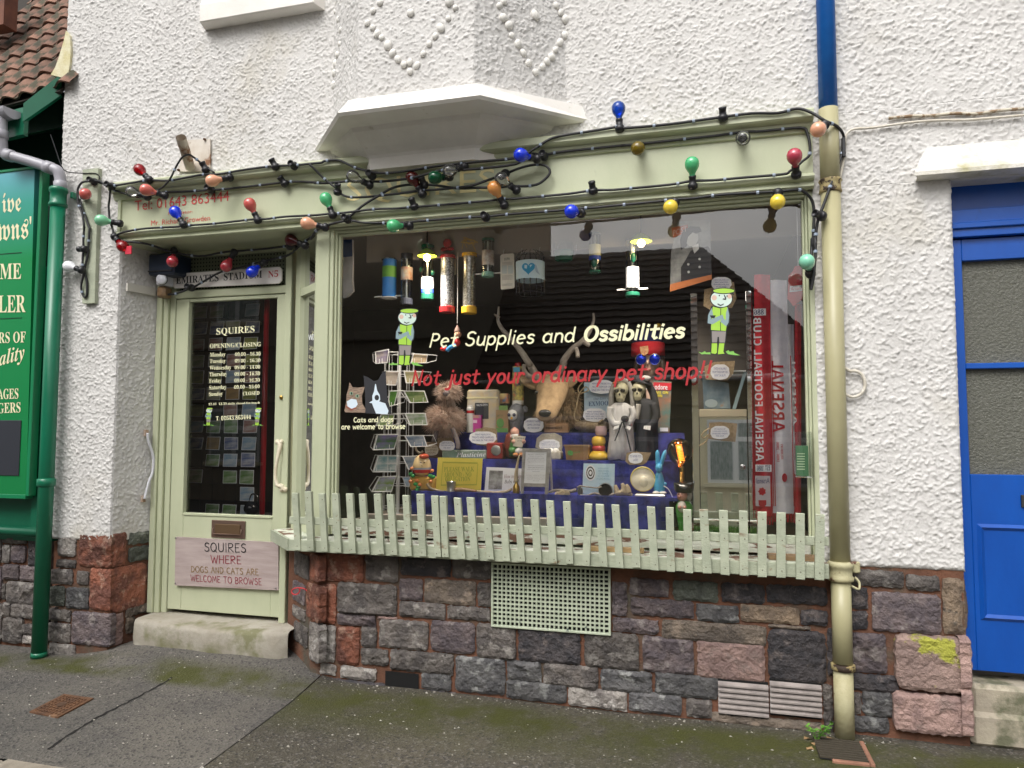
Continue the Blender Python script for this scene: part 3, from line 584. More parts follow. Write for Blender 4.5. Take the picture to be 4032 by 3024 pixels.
# ---------------------------------------------------------------- fascia
FX0, FX1 = -3.79, .565
fas = G().box(FX0,FX1,-.03,.05,2.755,3.06).mk('fascia', SAGE, B)
G().sweep([(-.02,3.025),(-.045,3.03),(-.05,3.045),(-.06,3.06),(-.062,3.075),(-.095,3.082),(-.105,3.09),(-.105,3.125),(-.095,3.135),(-.02,3.15)], FX0-.03, FX1).mk('cornice', SAGE, fas)
G().sweep([(-.02,2.815),(-.05,2.812),(-.072,2.80),(-.078,2.788),(-.070,2.776),(-.045,2.77),(-.048,2.755),(-.058,2.75),(-.058,2.742),(-.045,2.735),(-.02,2.734)], FX0, FX1).mk('bead_moulding', SAGE, fas)
G().box(FX0-.0,FX0+.022,-.042,-.02,2.813,3.03).mk('end_stile', SAGE, fas)
PALEL = mat('faded_cream_lettering', (.86,.74,.36), (.74,.66,.36), sc=9, rough=.6)
FY = -.0325
tpx('SQUIRES', 'z2', (275,1342), (1245,1275), (275,1175), FY, PALEL, fas)
tpx('Tel: 01643 863444', 'z1', (880,1378), (1497,1312), (880,1312), FY, REDP, fas)
tpx('Proprietor:', 'z1', (1100,1412), (1258,1398), (1100,1385), FY, REDP, fas)
tpx('Mr. Richard Growden', 'z1', (987,1474), (1372,1440), (987,1440), FY, REDP, fas)
# fix the letter height so that ascender lines match the photograph
# soffit above the doorway
g = G(); g.add([(-3.79,-.02,2.735),(-2.30,-.02,2.735),(-2.30,.30,2.735),(-3.70,.30,2.735)], [(0,1,2,3)]); g.mk('door_soffit', SAGE, B)
# ---------------------------------------------------------------- shop window
WX0, WX1, WZ0, WZ1, GY = -2.16, .512, .945, 2.69, .05
win = G().box(-2.305,-2.215,-.012,.06,.83,2.737,.004).mk('shop_window', SAGE, B)     # corner post; frame members below are its pieces
def post(x0, x1, y0, y1, z0, z1, nm='frame', b=.003): return G().box(x0, x1, y0, y1, z0, z1, b).mk(nm, SAGE, win)
post(-2.214,-2.19,-.004,.06,.86,2.735); post(-2.189,-2.175,.012,.06,.86,2.72); post(-2.174,WX0,.028,.06,.86,2.70)
post(.512,.524,.028,.06,.86,2.70); post(.525,.538,.012,.06,.86,2.72); post(.539,.572,-.006,.06,.83,2.735)
post(-2.214,.539,-.012,.06,2.722,2.737); post(-2.19,.525,.008,.06,2.705,2.721); post(-2.175,.512,.026,.06,2.688,2.704)
G().box(-2.17,.515,.0,.07,.862,.948,.004).mk('bottom_rail', PEEL, win)
pane = G().quad((WX0-.004,GY,WZ0-.004),(WX1+.004,GY,WZ0-.004),(WX1+.004,GY,WZ1+.004),(WX0-.004,GY,WZ1+.004)).mk('pane', GLASS, win)
# sill board with its splayed left end
sill = [(-2.69,.17),(-2.62,.12),(-2.36,-.145),(.575,-.145),(.575,.06),(-2.28,.06),(-2.6,.28)]
g = G(); n = len(sill); g.add([(x,y,z) for z in (.815,.848) for x, y in sill], [tuple(range(n-1,-1,-1)), tuple(range(n,2*n))]+[(i,(i+1)%n,n+(i+1)%n,n+i) for i in range(n)]); g.mk('sill', PEEL, win)
# splayed side window between the corner post and the door
splay = [(SPA, .0, .12), (SPA, .16, .34)]
def onsp(t, d, z): return SPA + su*t - sn*d + Vector((0,0,z))
sw = G().obox(onsp(.005,0,.83), su*.035, -sn*.05, (0,0,1.905)).mk('side_window', SAGE, B)
G().obox(onsp(.30,0,.83), su*.085, -sn*.05, (0,0,1.905)).mk('frame', SAGE, sw)
G().obox(onsp(.041,0.004,2.36), su*.258, -sn*.04, (0,0,.05)).mk('transom', SAGE, sw)
G().obox(onsp(.041,0.004,2.70), su*.258, -sn*.04, (0,0,.034)).mk('frame', SAGE, sw)
G().obox(onsp(.041,0.004,.85), su*.258, -sn*.04, (0,0,.08)).mk('frame', SAGE, sw)
G().quad(onsp(.041,.03,.93), onsp(.299,.03,.93), onsp(.299,.03,2.70), onsp(.041,.03,2.70)).mk('pane', GLASS, sw)
G().obox(onsp(.06,.05,.9), su*.2, -sn*.004, (0,0,1.43)).mk('white_blind', mat('white_board', (.72,.74,.70), rough=.6), sw)
# ---------------------------------------------------------------- picket fence on the sill
fence = thing('picket_fence', 'low sage green picket fence fixed along the shop window sill', 'fence', (-.9, -.145, .78))
G().box(-2.37,.575,-.15,-.122,.778,.846,.003).mk('rail', SAGE2, fence)
G().box(-2.37,.578,-.148,-.124,.935,.978,.003).mk('rail', SAGE2, fence)
g = G(); g.obox((-2.70,.165,.778), (.325,-.315,0), (.02,.02,0), (0,0,.068)); g.mk('rail', SAGE2, fence)
PK = [(1145,1175,1941,1160,1185,2168),(1199,1226,1936,1211,1236,2170),(1252,1279,1943,1263,1293,2173),(1304,1333,1943,1317,1345,2176),(1358,1392,1944,1374,1401,2180),(1410,1440,1945,1428,1455,2183),(1468,1502,1945,1485,1512,2184),
 (1520,1550,1947,1539,1564,2186),(1580,1614,1950,1595,1623,2190),(1639,1668,1945,1650,1678,2192),(1695,1727,1952,1711,1737,2194),(1729,1759,1954,1740,1767,2196),(1784,1815,1960,1806,1832,2201),(1835,1867,1959,1856,1884,2202),
 (1895,1926,1961,1918,1944,2204),(1962,1993,1963,1980,2008,2211),(2021,2052,1967,2040,2068,2213),(2087,2119,1967,2104,2131,2217),(2148,2180,1971,2165,2192,2219),(2215,2246,1975,2230,2257,2222),(2301,2332,1983,2292,2321,2229),
 (2343,2379,1985,2360,2394,2232),(2406,2439,1987,2425,2457,2237),(2477,2508,1987,2491,2521,2237),(2545,2580,1995,2563,2593,2246),(2619,2654,1999,2625,2659,2253),(2688,2723,2006,2696,2729,2257),(2753,2787,2006,2769,2801,2259),
 (2831,2865,2009,2839,2872,2264),(2911,2943,2011,2913,2947,2267),(2985,3017,2016,2986,3018,2274),(3060,3092,2019,3060,3091,2276),(3134,3168,2021,3137,3168,2282),(3211,3248,2025,3209,3245,2284)]
NAIL = mat('rusty_nail', (.06,.03,.02), rough=.8)
rr = random.Random(4)
for i, (a0, a1, ay, b0, b1, by) in enumerate(PK):
    Yp = -.152
    if i == 0: Yp = -.135
    tl, tr_, bl, br = Q(a0,ay,Yp-.02), Q(a1,ay,Yp-.02), Q(b0,by,Yp-.02), Q(b1,by,Yp-.02)
    zt = (tl.z+tr_.z)/2; zb = (bl.z+br.z)/2; w = .040+rr.uniform(-.002,.002)
    ct, cb = (tl.x+tr_.x)/2, (bl.x+br.x)/2; d = rr.uniform(0,.002); t = rr.uniform(-.002,.002)
    f = [Vector((cb-w/2,Yp-.021-d,zb)),Vector((cb+w/2,Yp-.021-d,zb+t)),Vector((ct+w/2,Yp-.021-d,zt+t)),Vector((ct-w/2,Yp-.021-d,zt))]
    bk = [v+Vector((0,.0205+d,0)) for v in f]
    c = sum(f, Vector())/4; ff = [v+(c-v).normalized()*.003 for v in f]; fm = [v+Vector((0,.003,0)) for v in f]
    P = mk('picket', ff+fm+bk, [(0,1,2,3)]+[(j,4+j,4+(j+1)%4,(j+1)%4) for j in range(4)]+[(4+j,8+j,8+(j+1)%4,4+(j+1)%4) for j in range(4)]+[(11,10,9,8)], SAGE2, fence)
    g = G()
    for zz in (zt-.035, .957, .81):
        k = (zz-zb)/(zt-zb); x = cb+(ct-cb)*k+rr.uniform(-.006,.006); yy = Yp-.0225-d; r = .0028
        g.add([(x+r*math.cos(j*math.pi/3), yy, zz+r*math.sin(j*math.pi/3)) for j in range(6)], [(0,1,2,3,4,5)])
    g.mk('nail_heads', NAIL, P, kind='stuff')
# scraps of broken wood lying on the sill
OFFC = mat('fresh_pine', (.58,.40,.20), (.50,.33,.16), sc=6, rough=.7, stretch=(1,6,6))
g = G(); a = q('z6',1640,420,-.08); g.box(a.x, a.x+.30, -.09,-.05,.849,.872,.002); g.mk('pine_offcut', OFFC, label='pale broken pine offcut lying on the sill behind the pickets', cat='wood')
PLY = mat('plywood_edge', (.36,.24,.13), (.24,.15,.08), sc=4, rough=.8, stretch=(1,1,60))
a = q('z7',760,470,-.08); G().box(a.x, .535, -.10,-.02,.849,.871,.001).mk('plywood_strip', PLY, label='layered plywood strip on the sill beside the downpipe', cat='wood')
# ================================================================ shop door in its recess
DY = .30
DXL, DXR, DZ0, DZ1 = -3.570, -2.692, .262, 2.40
fr_ = G().box(-3.705,-3.66,DY-.06,DY+.06,.235,2.74,.004).mk('door_frame', SAGE, B)
G().box(-3.659,-3.62,DY-.045,DY+.06,.235,2.74,.004).mk('moulding', SAGE, fr_); G().box(-3.619,-3.575,DY-.025,DY+.06,.235,2.74,.004).mk('moulding', SAGE, fr_)
G().box(-2.688,-2.64,DY-.05,DY+.06,.235,2.74,.004).mk('jamb', SAGE, fr_)
G().box(-3.574,-2.689,DY-.03,DY+.05,2.405,2.46,.004).mk('transom', SAGE, fr_); G().box(-3.574,-2.689,DY-.02,DY+.05,2.70,2.735,.002).mk('head', SAGE, fr_)
# perforated fanlight panel
PERF = mat('perforated_dark_green', (.16,.18,.12), rough=.6)
fan = G().quad((-3.574,DY+.012,2.46),(-2.689,DY+.012,2.46),(-2.689,DY+.012,2.70),(-3.574,DY+.012,2.70)).mk('fanlight_panel', PERF, fr_)
g = G()
for i in range(36):
    for j in range(9):
        x = -3.565+.0245*(i+.5); z = 2.465+.026*(j+.5); r = .0062
        g.add([(x+r*math.cos(a*math.pi/3), DY+.010, z+r*math.sin(a*math.pi/3)) for a in range(6)], [(0,1,2,3,4,5)])
g.mk('perforations', HOLE, fan, kind='stuff')
gx0, gx1 = q('z4',1245,800,DY).x, q('z4',1815,800,DY).x; gz1 = q('z4',1530,470,DY).z; gz0 = q('z5',1340,183,DY).z
door = G().box(DXL,gx0,DY-.022,DY+.022,DZ0,DZ1,.003).mk('shop_door', SAGE, B)
G().box(gx1,DXR,DY-.022,DY+.022,DZ0,DZ1,.003).mk('stile', SAGE, door); G().box(gx0+.0005,gx1-.0005,DY-.021,DY+.02,gz1,DZ1,.002).mk('top_rail', SAGE, door)
G().box(gx0+.0005,gx1-.0005,DY-.021,DY+.02,DZ0,gz0,.002).mk('bottom_panel', SAGE, door)
G().quad((gx0,DY+.004,gz0),(gx1,DY+.004,gz0),(gx1,DY+.004,gz1),(gx0,DY+.004,gz1)).mk('pane', GLASS, door)
G().box(gx0-.012,gx0,DY-.03,DY-.0225,gz0-.01,gz1+.01,.002).mk('glazing_bead', SAGE, door); G().box(gx0,gx1,DY-.028,DY-.0215,gz0-.016,gz0,.002).mk('glazing_bead', SAGE, door)
# letterbox
LBM = mat('brown_letterbox_metal', (.20,.13,.10), rough=.4, metal=.6)
a, b_ = q('z5',1226,318,DY-.03), q('z5',1425,225,DY-.03)
lb = G().box(a.x,b_.x,DY-.030,DY-.0215,a.z,b_.z,.003).mk('letterbox', LBM, door)
c, d = q('z5',1250,300,DY-.03), q('z5',1400,245,DY-.03)
G().box(c.x,d.x,DY-.036,DY-.031,c.z,d.z,.003).mk('flap', mat('worn_letterbox_flap', (.16,.10,.055), rough=.45, metal=.5), lb)
g = G(); hy = DY-.042
g.tube([Vector((c.x-.012,DY-.03,d.z-.03)),Vector((c.x-.012,hy,d.z-.03)),Vector((c.x-.008,hy,c.z+.004)),Vector((d.x+.008,hy,c.z+.004)),Vector((d.x+.012,hy,d.z-.03)),Vector((d.x+.012,DY-.03,d.z-.03))], .003, 6); g.mk('pull_bar', LBM, lb, smooth=True)
# lock and bone handle
k = q('z4',1838,1103,DY-.025); G().lathe([(.013,0),(.013,.006),(.010,.009),(.003,.010)], k, 16, (0,-1,0)).mk('lock_cylinder', BRASS, door, smooth=True)
hb = [q('z4',x,y,DY-.07) for x, y in ((1815,1395),(1825,1420),(1818,1480),(1806,1545),(1800,1600),(1802,1640),(1815,1680))]+[q('z5',x,y,DY-.07) for x, y in ((1628,20),(1640,42))]
hb[0].y = DY-.05; hb[-1].y = DY-.05; hb[1].y = hb[-2].y = DY-.06
hd = thing('bone_door_handle', 'cream bone used as a pull handle on the shop door', 'handle', hb[-1])
g = G(); g.tube(smooth_pts(hb, 4), [.0195-.009*math.sin(math.pi*i/32) for i in range(33)], 10); g.mk('shaft', BONE, hd, smooth=True)
for p in (hb[0], hb[-1]):
    g = G(); g.ball(p+Vector((-.012,-.004,0)), .017, .016, .018, 10, 8); g.ball(p+Vector((.014,-.004,0)), .017, .016, .018, 10, 8); g.mk('knuckle_end', BONE, hd, smooth=True)
# opening hours on the glass
DGY = DY+.0025
tpx(bold('SQUIRES'), 'G', (557,828), (890,805), (557,758), DGY, CREAMT, door)
tpx(bold('OPENING/CLOSING'), 'G', (500,932), (945,916), (500,893), DGY, CREAMT, door)
for i, (dn, hr) in enumerate([('Monday','09.00 - 16.30'),('Tuesday','09.00 - 16.30'),('Wednesday','09.00 - 14.00'),('Thursday','09.00 - 16.30'),('Friday','09.00 - 16.30'),('Saturday','09.00 - 15.00'),('Sunday','CLOSED')]):
    y = 1005+57*i; w = {'Monday':135,'Tuesday':138,'Wednesday':188,'Thursday':152,'Friday':105,'Saturday':150,'Sunday':120}[dn]; x0 = 501-1.4*i; desc = 12
    tpx(bold(dn), 'G', (x0,y+desc), (x0+w,y+desc-6), (x0,y-36+2), DGY, CREAMT, door)
    xr = 942-1.6*i; wl_ = 222 if hr != 'CLOSED' else 145
    tpx(bold(hr), 'G', (xr-wl_,y-4), (xr,y-10), (xr-wl_,y-37), DGY, CREAMT, door)
tpx(bold('12.45  13.30 daily closed for lunch'), 'G', (488,1434), (936,1420), (488,1408), DGY, CREAMT, door)
tpx(bold('T: 01643 863444'), 'G', (553,1562), (858,1548), (553,1522), DGY, CREAMT, door)
# street-name plate over the door
PL = mat('enamel_plate_white', (.74,.70,.66), rough=.35)
sy = DY-.055
cs = [(1132,378),(1140,390),(1820,358),(1840,338),(1840,268),(1825,250),(1150,295),(1132,312)]
P = [q('z4',x,y,sy) for x, y in cs]; sg = thing('street_name_plate', 'white street name plate with clipped corners over the shop door', 'sign', P[1])
n = len(P); G().add(P+[p+Vector((0,.012,0)) for p in P], [tuple(range(n)), tuple(range(2*n-1,n-1,-1))]+[(i,n+i,n+(i+1)%n,(i+1)%n) for i in range(n)]).mk('plate', PL, sg)
tpx(bold('EMIRATES'), 'z4', (1150,362), (1428,343), (1150,315), sy-.002, INKB, sg); tpx(bold('STADIUM'), 'z4', (1462,340), (1712,322), (1462,292), sy-.002, INKB, sg)
tpx(bold('N5'), 'z4', (1752,320), (1817,316), (1752,276), sy-.002, mat('dark_red_ink', (.42,.035,.04), rough=.5), sg)
# wooden notice on the lower door
wy = DY-.045; ws = [(1015,597),(1618,627),(1618,350),(1020,316)]; P = [q('z5',x,y,wy) for x, y in ws]
WD = mat('whitewashed_board', (.44,.36,.34), (.34,.27,.255), sc=3, rough=.6, stretch=(1.2,1,9), c3=(.24,.165,.13), sc3=2.6, lo3=.60, hi3=.80, coat=.15)
ws_ = thing('wooden_notice', 'whitewashed plywood notice with hand-painted lettering on the shop door', 'sign', P[0])
G().add(P+[p+Vector((0,.02,0)) for p in P], [(0,1,2,3),(7,6,5,4)]+[(i,4+i,4+(i+1)%4,(i+1)%4) for i in range(4)]).mk('board', WD, ws_)
for (t, bl, br, th, m) in [('SQUIRES',(1188,405),(1432,412),58,INKB),('WHERE',(1225,470),(1402,476),50,mat('maroon_paint', (.25,.02,.04), rough=.6)),('DOGS AND CATS ARE',(1112,522),(1503,540),38,mat('ochre_paint', (.22,.13,.03), rough=.6)),('WELCOME TO BROWSE',(1108,574),(1522,598),40,MATS['maroon_paint'])]:
    tpx(hand(t, .17, .02), 'z5', bl, br, (bl[0]-2,bl[1]-th), wy-.002, m, ws_)
g = G()
for x, y in ((1022,322),(1610,357),(1603,615),(1020,585)): g.lathe([(.006,0),(.005,.003),(.001,.004)], q('z5',x,y,wy), 8, (0,-1,0))
g.mk('screws', STEEL, ws_, kind='stuff')
# stone step
STPM = mat('mossy_step_stone', (.40,.37,.31), (.30,.27,.215), sc=5, rough=.85, bump=.6, bsc=40, c3=(.19,.185,.10), sc3=6, lo3=.5, hi3=.66)
g = G(); prof = []
NX = 26
for i in range(NX+1):
    t = i/NX; x = -3.66+(1.15)*t; e = min(t, 1-t); yf = .045+.04*max(0, 1-e/.06)**2 + .006*math.sin(9*t); wear = .014*math.sin(math.pi*t)**2
    prof.append([Vector((x,.36,.236)), Vector((x,DY,.236-wear*.5)), Vector((x,yf+.03,.236-wear)), Vector((x,yf+.008,.228-wear)), Vector((x,yf,.208-wear)), Vector((x,yf-.006+.008*math.sin(20*t),.12)), Vector((x,yf+.005,.02))])
g.loft(prof, close=False); g.mk('door_step', STPM, B, smooth=True)
# aluminium alarm box, detector, timber batten, painted bar, red tie
ab = q('z4',1050,225,.14)
BLU = mat('dark_blue_plastic', (.012,.022,.045), rough=.35)
al = thing('alarm_box', 'dark blue alarm box tucked under the soffit beside the door', 'alarm box', (ab.x, .14, 2.5))
x0, x1 = q('z4',965,225,.12).x, q('z4',1135,225,.12).x; z0, z1 = q('z4',1050,300,.12).z, q('z4',1050,160,.12).z
G().box(x0,x1,.12,.30,z0,min(z1,2.73),.012).mk('case', BLU, al); G().box(x0+.01,x1-.01,.112,.1195,z0+.02,z0+.03,.001).mk('lid_seam', BLACK, al)
pd = q('z4',1050,335,.16); WPL = mat('white_plastic', (.70,.71,.76), rough=.4)
dt = thing('white_sensor', 'small round white sensor fixed under the alarm box', 'sensor', pd)
G().box(pd.x-.042,pd.x+.03,.16,.26,pd.z-.035,pd.z+.045,.008).mk('body', WPL, dt); G().lathe([(.036,0),(.036,.02),(.031,.026)], (pd.x+.018,.158,pd.z), 20, (0.25,-1,0)).mk('lens', WPL, dt, smooth=True)
G().lathe([(.038,0),(.038,.008)], (pd.x+.0165,.1575,pd.z), 20, (0.25,-1,0)).mk('gasket', BLACK, dt)
x0 = q('z4',862,385,.06); x1 = q('z4',1012,390,.14)
G().obox(RA+Vector((0,0,x0.z-.03))+rn*.012+ru*.03, ru*.20, rn*.02, (0,0,.055)).mk('cable_trunking', mat('stained_white_plastic', (.56,.54,.48), rough=.5), label='short white cable trunking on the door reveal', cat='trunking')
tp = q('z4',1045,400,.16); g = G(); g.box(tp.x-.04,tp.x+.03,.165,.25,tp.z-.05,tp.z+.028,.014); g.mk('wrapped_junction', mat('brown_parcel_tape', (.24,.15,.075), (.15,.09,.05), sc=20, rough=.3, bump=.5, bsc=40), label='junction wrapped in brown tape below the white sensor', cat='junction')
# batten on the wall at the left
BX0, BX1 = q('z1',538,1250,-.04).x, q('z1',640,1250,-.04).x; bz1, bz0 = q('z1',590,1105,-.04).z, q('z4',590,488,-.04).z
g = G(); x0b, x1b = q('z4',545,400,-.04).x, q('z4',625,400,-.04).x
g.add([(x0b,-.045,bz0),(x1b,-.045,bz0),(BX1,-.045,bz1),(BX0,-.045,bz1),(x0b,-.01,bz0),(x1b,-.01,bz0),(BX1,-.01,bz1),(BX0,-.01,bz1)], [(0,1,2,3),(0,4,5,1),(1,5,6,2),(2,6,7,3),(3,7,4,0)])
g.mk('wall_batten', SAGE2, label='upright sage green timber batten on the white wall beside the green downpipe', cat='batten', loc=(x0b,-.045,bz0))
# grab rail on the reveal
pts = [QP(*s(f_, a, b_), RA+rn*.035, rn) for f_, a, b_ in (('z4',965,1335),('z4',970,1385),('z4',985,1430),('z4',1000,1480),('z4',1003,1530),('z4',995,1600),('z4',975,1650),('z5',850,55),('z5',842,95))]
gb = thing('grab_rail', 'bent white grab rail on the door reveal', 'rail', pts[-1]); RAILW = mat('white_rail_paint', (.62,.62,.66), rough=.35)
G().tube(smooth_pts(pts, 4), .010, 8).mk('bar', RAILW, gb, smooth=True)
for p in (pts[0], pts[-1]): G().obox(p-rn*.03-Vector((0,0,.022))-ru*.012, ru*.024, rn*.022, (0,0,.044)).mk('mounting_plate', mat('rusty_white', (.50,.42,.36), (.30,.18,.1), sc=30, rough=.6), gb)
# ================================================================ downpipe beside the window
pp = thing('downpipe', 'cast iron downpipe painted blue above and khaki cream below', 'downpipe', (.655, -.07, 0))
BLUP = mat('blue_pipe_paint', (.010,.13,.46), (.008,.10,.38), sc=6, rough=.3, c3=(.012,.03,.06), sc3=13, lo3=.72, hi3=.75)
KHA = mat('khaki_pipe_paint', (.43,.40,.235), (.38,.35,.20), sc=5, rough=.38, c3=(.16,.10,.04), sc3=9, lo3=.70, hi3=.74, stretch=(1,1,.35))
KHP = mat('peeling_khaki_paint', (.47,.44,.27), (.40,.36,.20), sc=8, rough=.55, bump=.4, bsc=40, c3=(.12,.05,.03), sc3=10, lo3=.62, hi3=.65)
PX, PY, PR = .640, -.058, .047
zb = q('S',3240,418,-.1).z
G().lathe([(PR-.002,zb),(PR-.002,4.95)], (PX,PY,0), 24).mk('upper_pipe', BLUP, pp, smooth=True)
zc1 = q('S',3240,715,-.1).z; zc2 = q('S',3300,2225,-.1).z; zc3 = q('z7',1160,1060,-.1).z
G().lathe([(PR,zc1),(PR,zb-.001)], (PX,PY,0), 24).mk('pipe', KHA, pp, smooth=True)
G().lathe([(PR,zc2),(PR,zc1-.045)], (PX,PY,0), 24).mk('pipe', KHA, pp, smooth=True)
RSTY = mat('rusty_collar', (.40,.34,.17), (.30,.22,.09), sc=10, rough=.7, bump=.5, bsc=40, c3=(.035,.02,.012), sc3=16, lo3=.5, hi3=.55)
G().lathe([(PR+.002,-.05),(PR+.008,-.045),(PR+.004,-.03),(PR+.003,.0),(PR+.009,.012),(PR+.006,.02),(PR,.022)], (PX,PY,zc1), 24).mk('collar', RSTY, pp, smooth=True)
KHC = KHA
G().lathe([(PR,-.085),(PR+.012,-.08),(PR+.014,-.065),(PR+.006,-.055),(PR+.006,-.02),(PR+.014,-.012),(PR+.014,.004),(PR+.006,.012),(PR,.014)], (PX,PY,zc2), 24).mk('collar', KHP, pp, smooth=True)
zlow = -.02
G().lathe([(PR-.001,zc3+.02),(PR-.001,zc2-.08)], (PX,PY,0), 24).mk('pipe', KHA, pp, smooth=True)
G().lathe([(PR+.001,-.016),(PR+.008,-.012),(PR+.008,.012),(PR+.001,.016)], (PX,PY,zc3), 24).mk('rusty_joint', RSTY, pp, smooth=True)
G().lathe([(PR-.002,.012),(PR-.002,zc3-.015)], (PX,PY,0), 24).mk('pipe_foot', KHP, pp, smooth=True)
g = G(); g.box(PX+PR+.004,PX+PR+.045,-.05,-.035,zc2-.045,zc2+.012,.006); g.mk('lug', KHP, pp)
g = G(); g.tube(smooth_pts([Vector((PX+PR-.005,-.08,zc2-.10)),Vector((PX+PR+.03,-.075,zc2-.115)),Vector((PX+PR+.035,-.06,zc2-.085)),Vector((PX+PR+.02,-.045,zc2-.065))],4), .006, 6); g.mk('hook', KHP, pp, smooth=True)
# gully with grating
dc = QZ(3300, 2965); gu = thing('gully_grating', 'small iron gully grating in a broken clay surround under the downpipe', 'drain', (dc.x, dc.y, 0))
x0, x1, y0, y1 = QZ(3225,2985).x, QZ(3395,2960).x, QZ(3310,3005).y, QZ(3310,2925).y
gz = ground_z(.6, -.3)+.006
G().quad((x0,y0,gz+.001),(x1,y0,gz+.001),(x1,y1,gz+.001),(x0,y1,gz+.001)).mk('dark_opening', HOLE, gu)
for i in range(9):
    y = y0+(y1-y0)*(i+.5)/9; G().box(x0,x1,y-.004,y+.004,gz+.002,gz+.012,.001).mk('bar', mat('grating_iron', (.055,.045,.03), rough=.8), gu)
CLAY = mat('broken_clay', (.34,.17,.11), (.24,.12,.08), sc=20, rough=.9)
G().box(x1+.001,x1+.022,y0-.02,y1,gz-.02,gz+.012,.004).mk('clay_edge', CLAY, gu); G().box(x0+.05,x1+.0,y0-.022,y0-.002,gz-.02,gz+.010,.004).mk('clay_edge', CLAY, gu)
# weed
wd = q('S',3240,2900,-.12); wd.z = ground_z(wd.x, wd.y); weed = thing('groundsel_weed', 'bright green weed growing at the foot of the downpipe', 'plant', wd)
LEAF = mat('weed_leaf', (.10,.26,.03), (.15,.34,.05), sc=30, rough=.5)
rr = random.Random(2)
for k in range(6):
    a = rr.uniform(0, 6.28); ln = rr.uniform(.05,.11); base = wd+Vector((-.03,-.02,0)); tip = base+Vector((math.cos(a)*ln*.7, -abs(math.sin(a))*ln*.5, ln)); pts = smooth_pts([base,(base+tip)/2+Vector((0,0,.015)),tip],4)
    st = G().tube(pts, .0022, 5).mk('stem', LEAF, weed)
    for j in range(5):
        p = pts[3+j] if 3+j < len(pts) else pts[-1]; b2 = rr.uniform(0, 6.28); l = rr.uniform(.018,.034); d = Vector((math.cos(b2), math.sin(b2)*.7, rr.uniform(-.2,.6))).normalized(); sd = d.cross(Vector((0,0,1))).normalized()
        vs = [p]; 
        for t, w in ((.3,.3),(.45,.12),(.6,.36),(.8,.14),(.9,.22)): vs += [p+d*l*t+sd*l*w, p+d*l*t-sd*l*w]
        vs.append(p+d*l); mk('leaf', vs, [(0,2,1),(1,2,4,3),(3,4,6,5),(5,6,8,7),(7,8,10,9),(9,10,11)], LEAF, weed)
# dead leaves at the gully
g = G(); DL = mat('dead_leaf', (.30,.19,.09), rough=.8)
for i, (x, y) in enumerate(((3180,2915),(3205,2935),(3190,2955),(3222,2940),(3330,2905),(3270,2915))):
    p = QZ(x, y); a = i*1.3; z = ground_z(p.x, p.y)+.008; mk('dead_leaf', [(p.x+.02*math.cos(a+t),p.y+.014*math.sin(a+t),z+.006*math.sin(3*t)) for t in (0,1.2,2.4,3.6,4.8)], [(0,1,2,3,4)], DL, label='curled brown dead leaf '+('under the green weed','beside the green weed','against the gully grating','between weed and grating','behind the foot of the downpipe','on the bars of the gully')[i], cat='leaf', group='dead leaves by the gully', loc=p)
# ================================================================ blue doorway at the right
BD = mat('blue_door_paint', (.004,.085,.42), (.003,.065,.34), sc=3, rough=.32, bump=.12, bsc=30, c3=(.02,.05,.16), sc3=7, lo3=.66, hi3=.8, stretch=(1,1,.4))
OBG = mat('obscured_glass', (.125,.125,.10), (.09,.09,.07), sc=60, rough=.22, bump=1, bsc=75, bdist=.01, spec=.6)
by = .12; X0 = q('S',3766,1500,by).x
bf = G().box(1.175,1.215,by-.05,.19,.30,2.74,.003).mk('blue_door_frame', BD, B)
G().box(1.216,2.35,by-.05,.19,2.46,2.60,.003).mk('transom', BD, bf); G().box(1.216,2.35,by+.0,.19,2.605,2.74,.003).mk('head', BD, bf)
G().box(1.216,2.35,by-.065,by-.05,2.50,2.53,.004).mk('moulding', BD, bf)
L0 = 1.217; S1 = q('S',3796,1400,by).x
zz = {k: Q(3900, y, by).z for k, y in dict(g1t=1025, g1b=1430, g2t=1452, g2b=1868, p1=2062, p2=2440, bot=2640).items()}
bdr = G().box(L0,S1,by-.02,by+.03,zz['bot'],2.455,.003).mk('blue_door', BD, B)
for a, b_, nm in ((zz['g1t'],2.455,'top_rail'),(zz['g2t'],zz['g1b'],'glazing_bar'),(zz['bot'],zz['g2b'],'lower_panel')): G().box(S1+.0005,2.2,by-.019,by+.03,a,b_,.003).mk(nm, BD, bdr)
for a, b_ in ((zz['g1b'],zz['g1t']),(zz['g2b'],zz['g2t'])):
    G().quad((S1,by+.012,a),(2.2,by+.012,a),(2.2,by+.012,b_),(S1,by+.012,b_)).mk('obscured_pane', OBG, bdr)
px0 = q('z7',1945,500,by).x; bw = .022
def ringm(x0, x1, z0, z1, w, y, h):
    g = G(); o = [(x0,z0),(x1,z0),(x1,z1),(x0,z1)]; i_ = [(x0+w,z0+w),(x1-w,z0+w),(x1-w,z1-w),(x0+w,z1-w)]; m_ = [(x0+w/2,z0+w/2),(x1-w/2,z0+w/2),(x1-w/2,z1-w/2),(x0+w/2,z1-w/2)]
    vs = [(x,y,z) for x, z in o]+[(x,y-h,z) for x, z in m_]+[(x,y,z) for x, z in i_]
    return g.add(vs, [(a, (a+1)%4, 4+(a+1)%4, 4+a) for a in range(4)]+[(4+a, 4+(a+1)%4, 8+(a+1)%4, 8+a) for a in range(4)])
ringm(px0, 2.1, zz['p2'], zz['p1'], .03, by-.0195, .012).mk('panel_moulding', BD, bdr)
G().box(2.0,2.3,.3,.34,.3,2.5).mk('hall_wall', DARKW, bdr)
G().box(1.22,2.3,.45,.47,.3,2.5).mk('hall_wall', mat('dim_hall', (.10,.095,.085), rough=.9), bdr)
bl = q('z7',2195,140,by-.02)
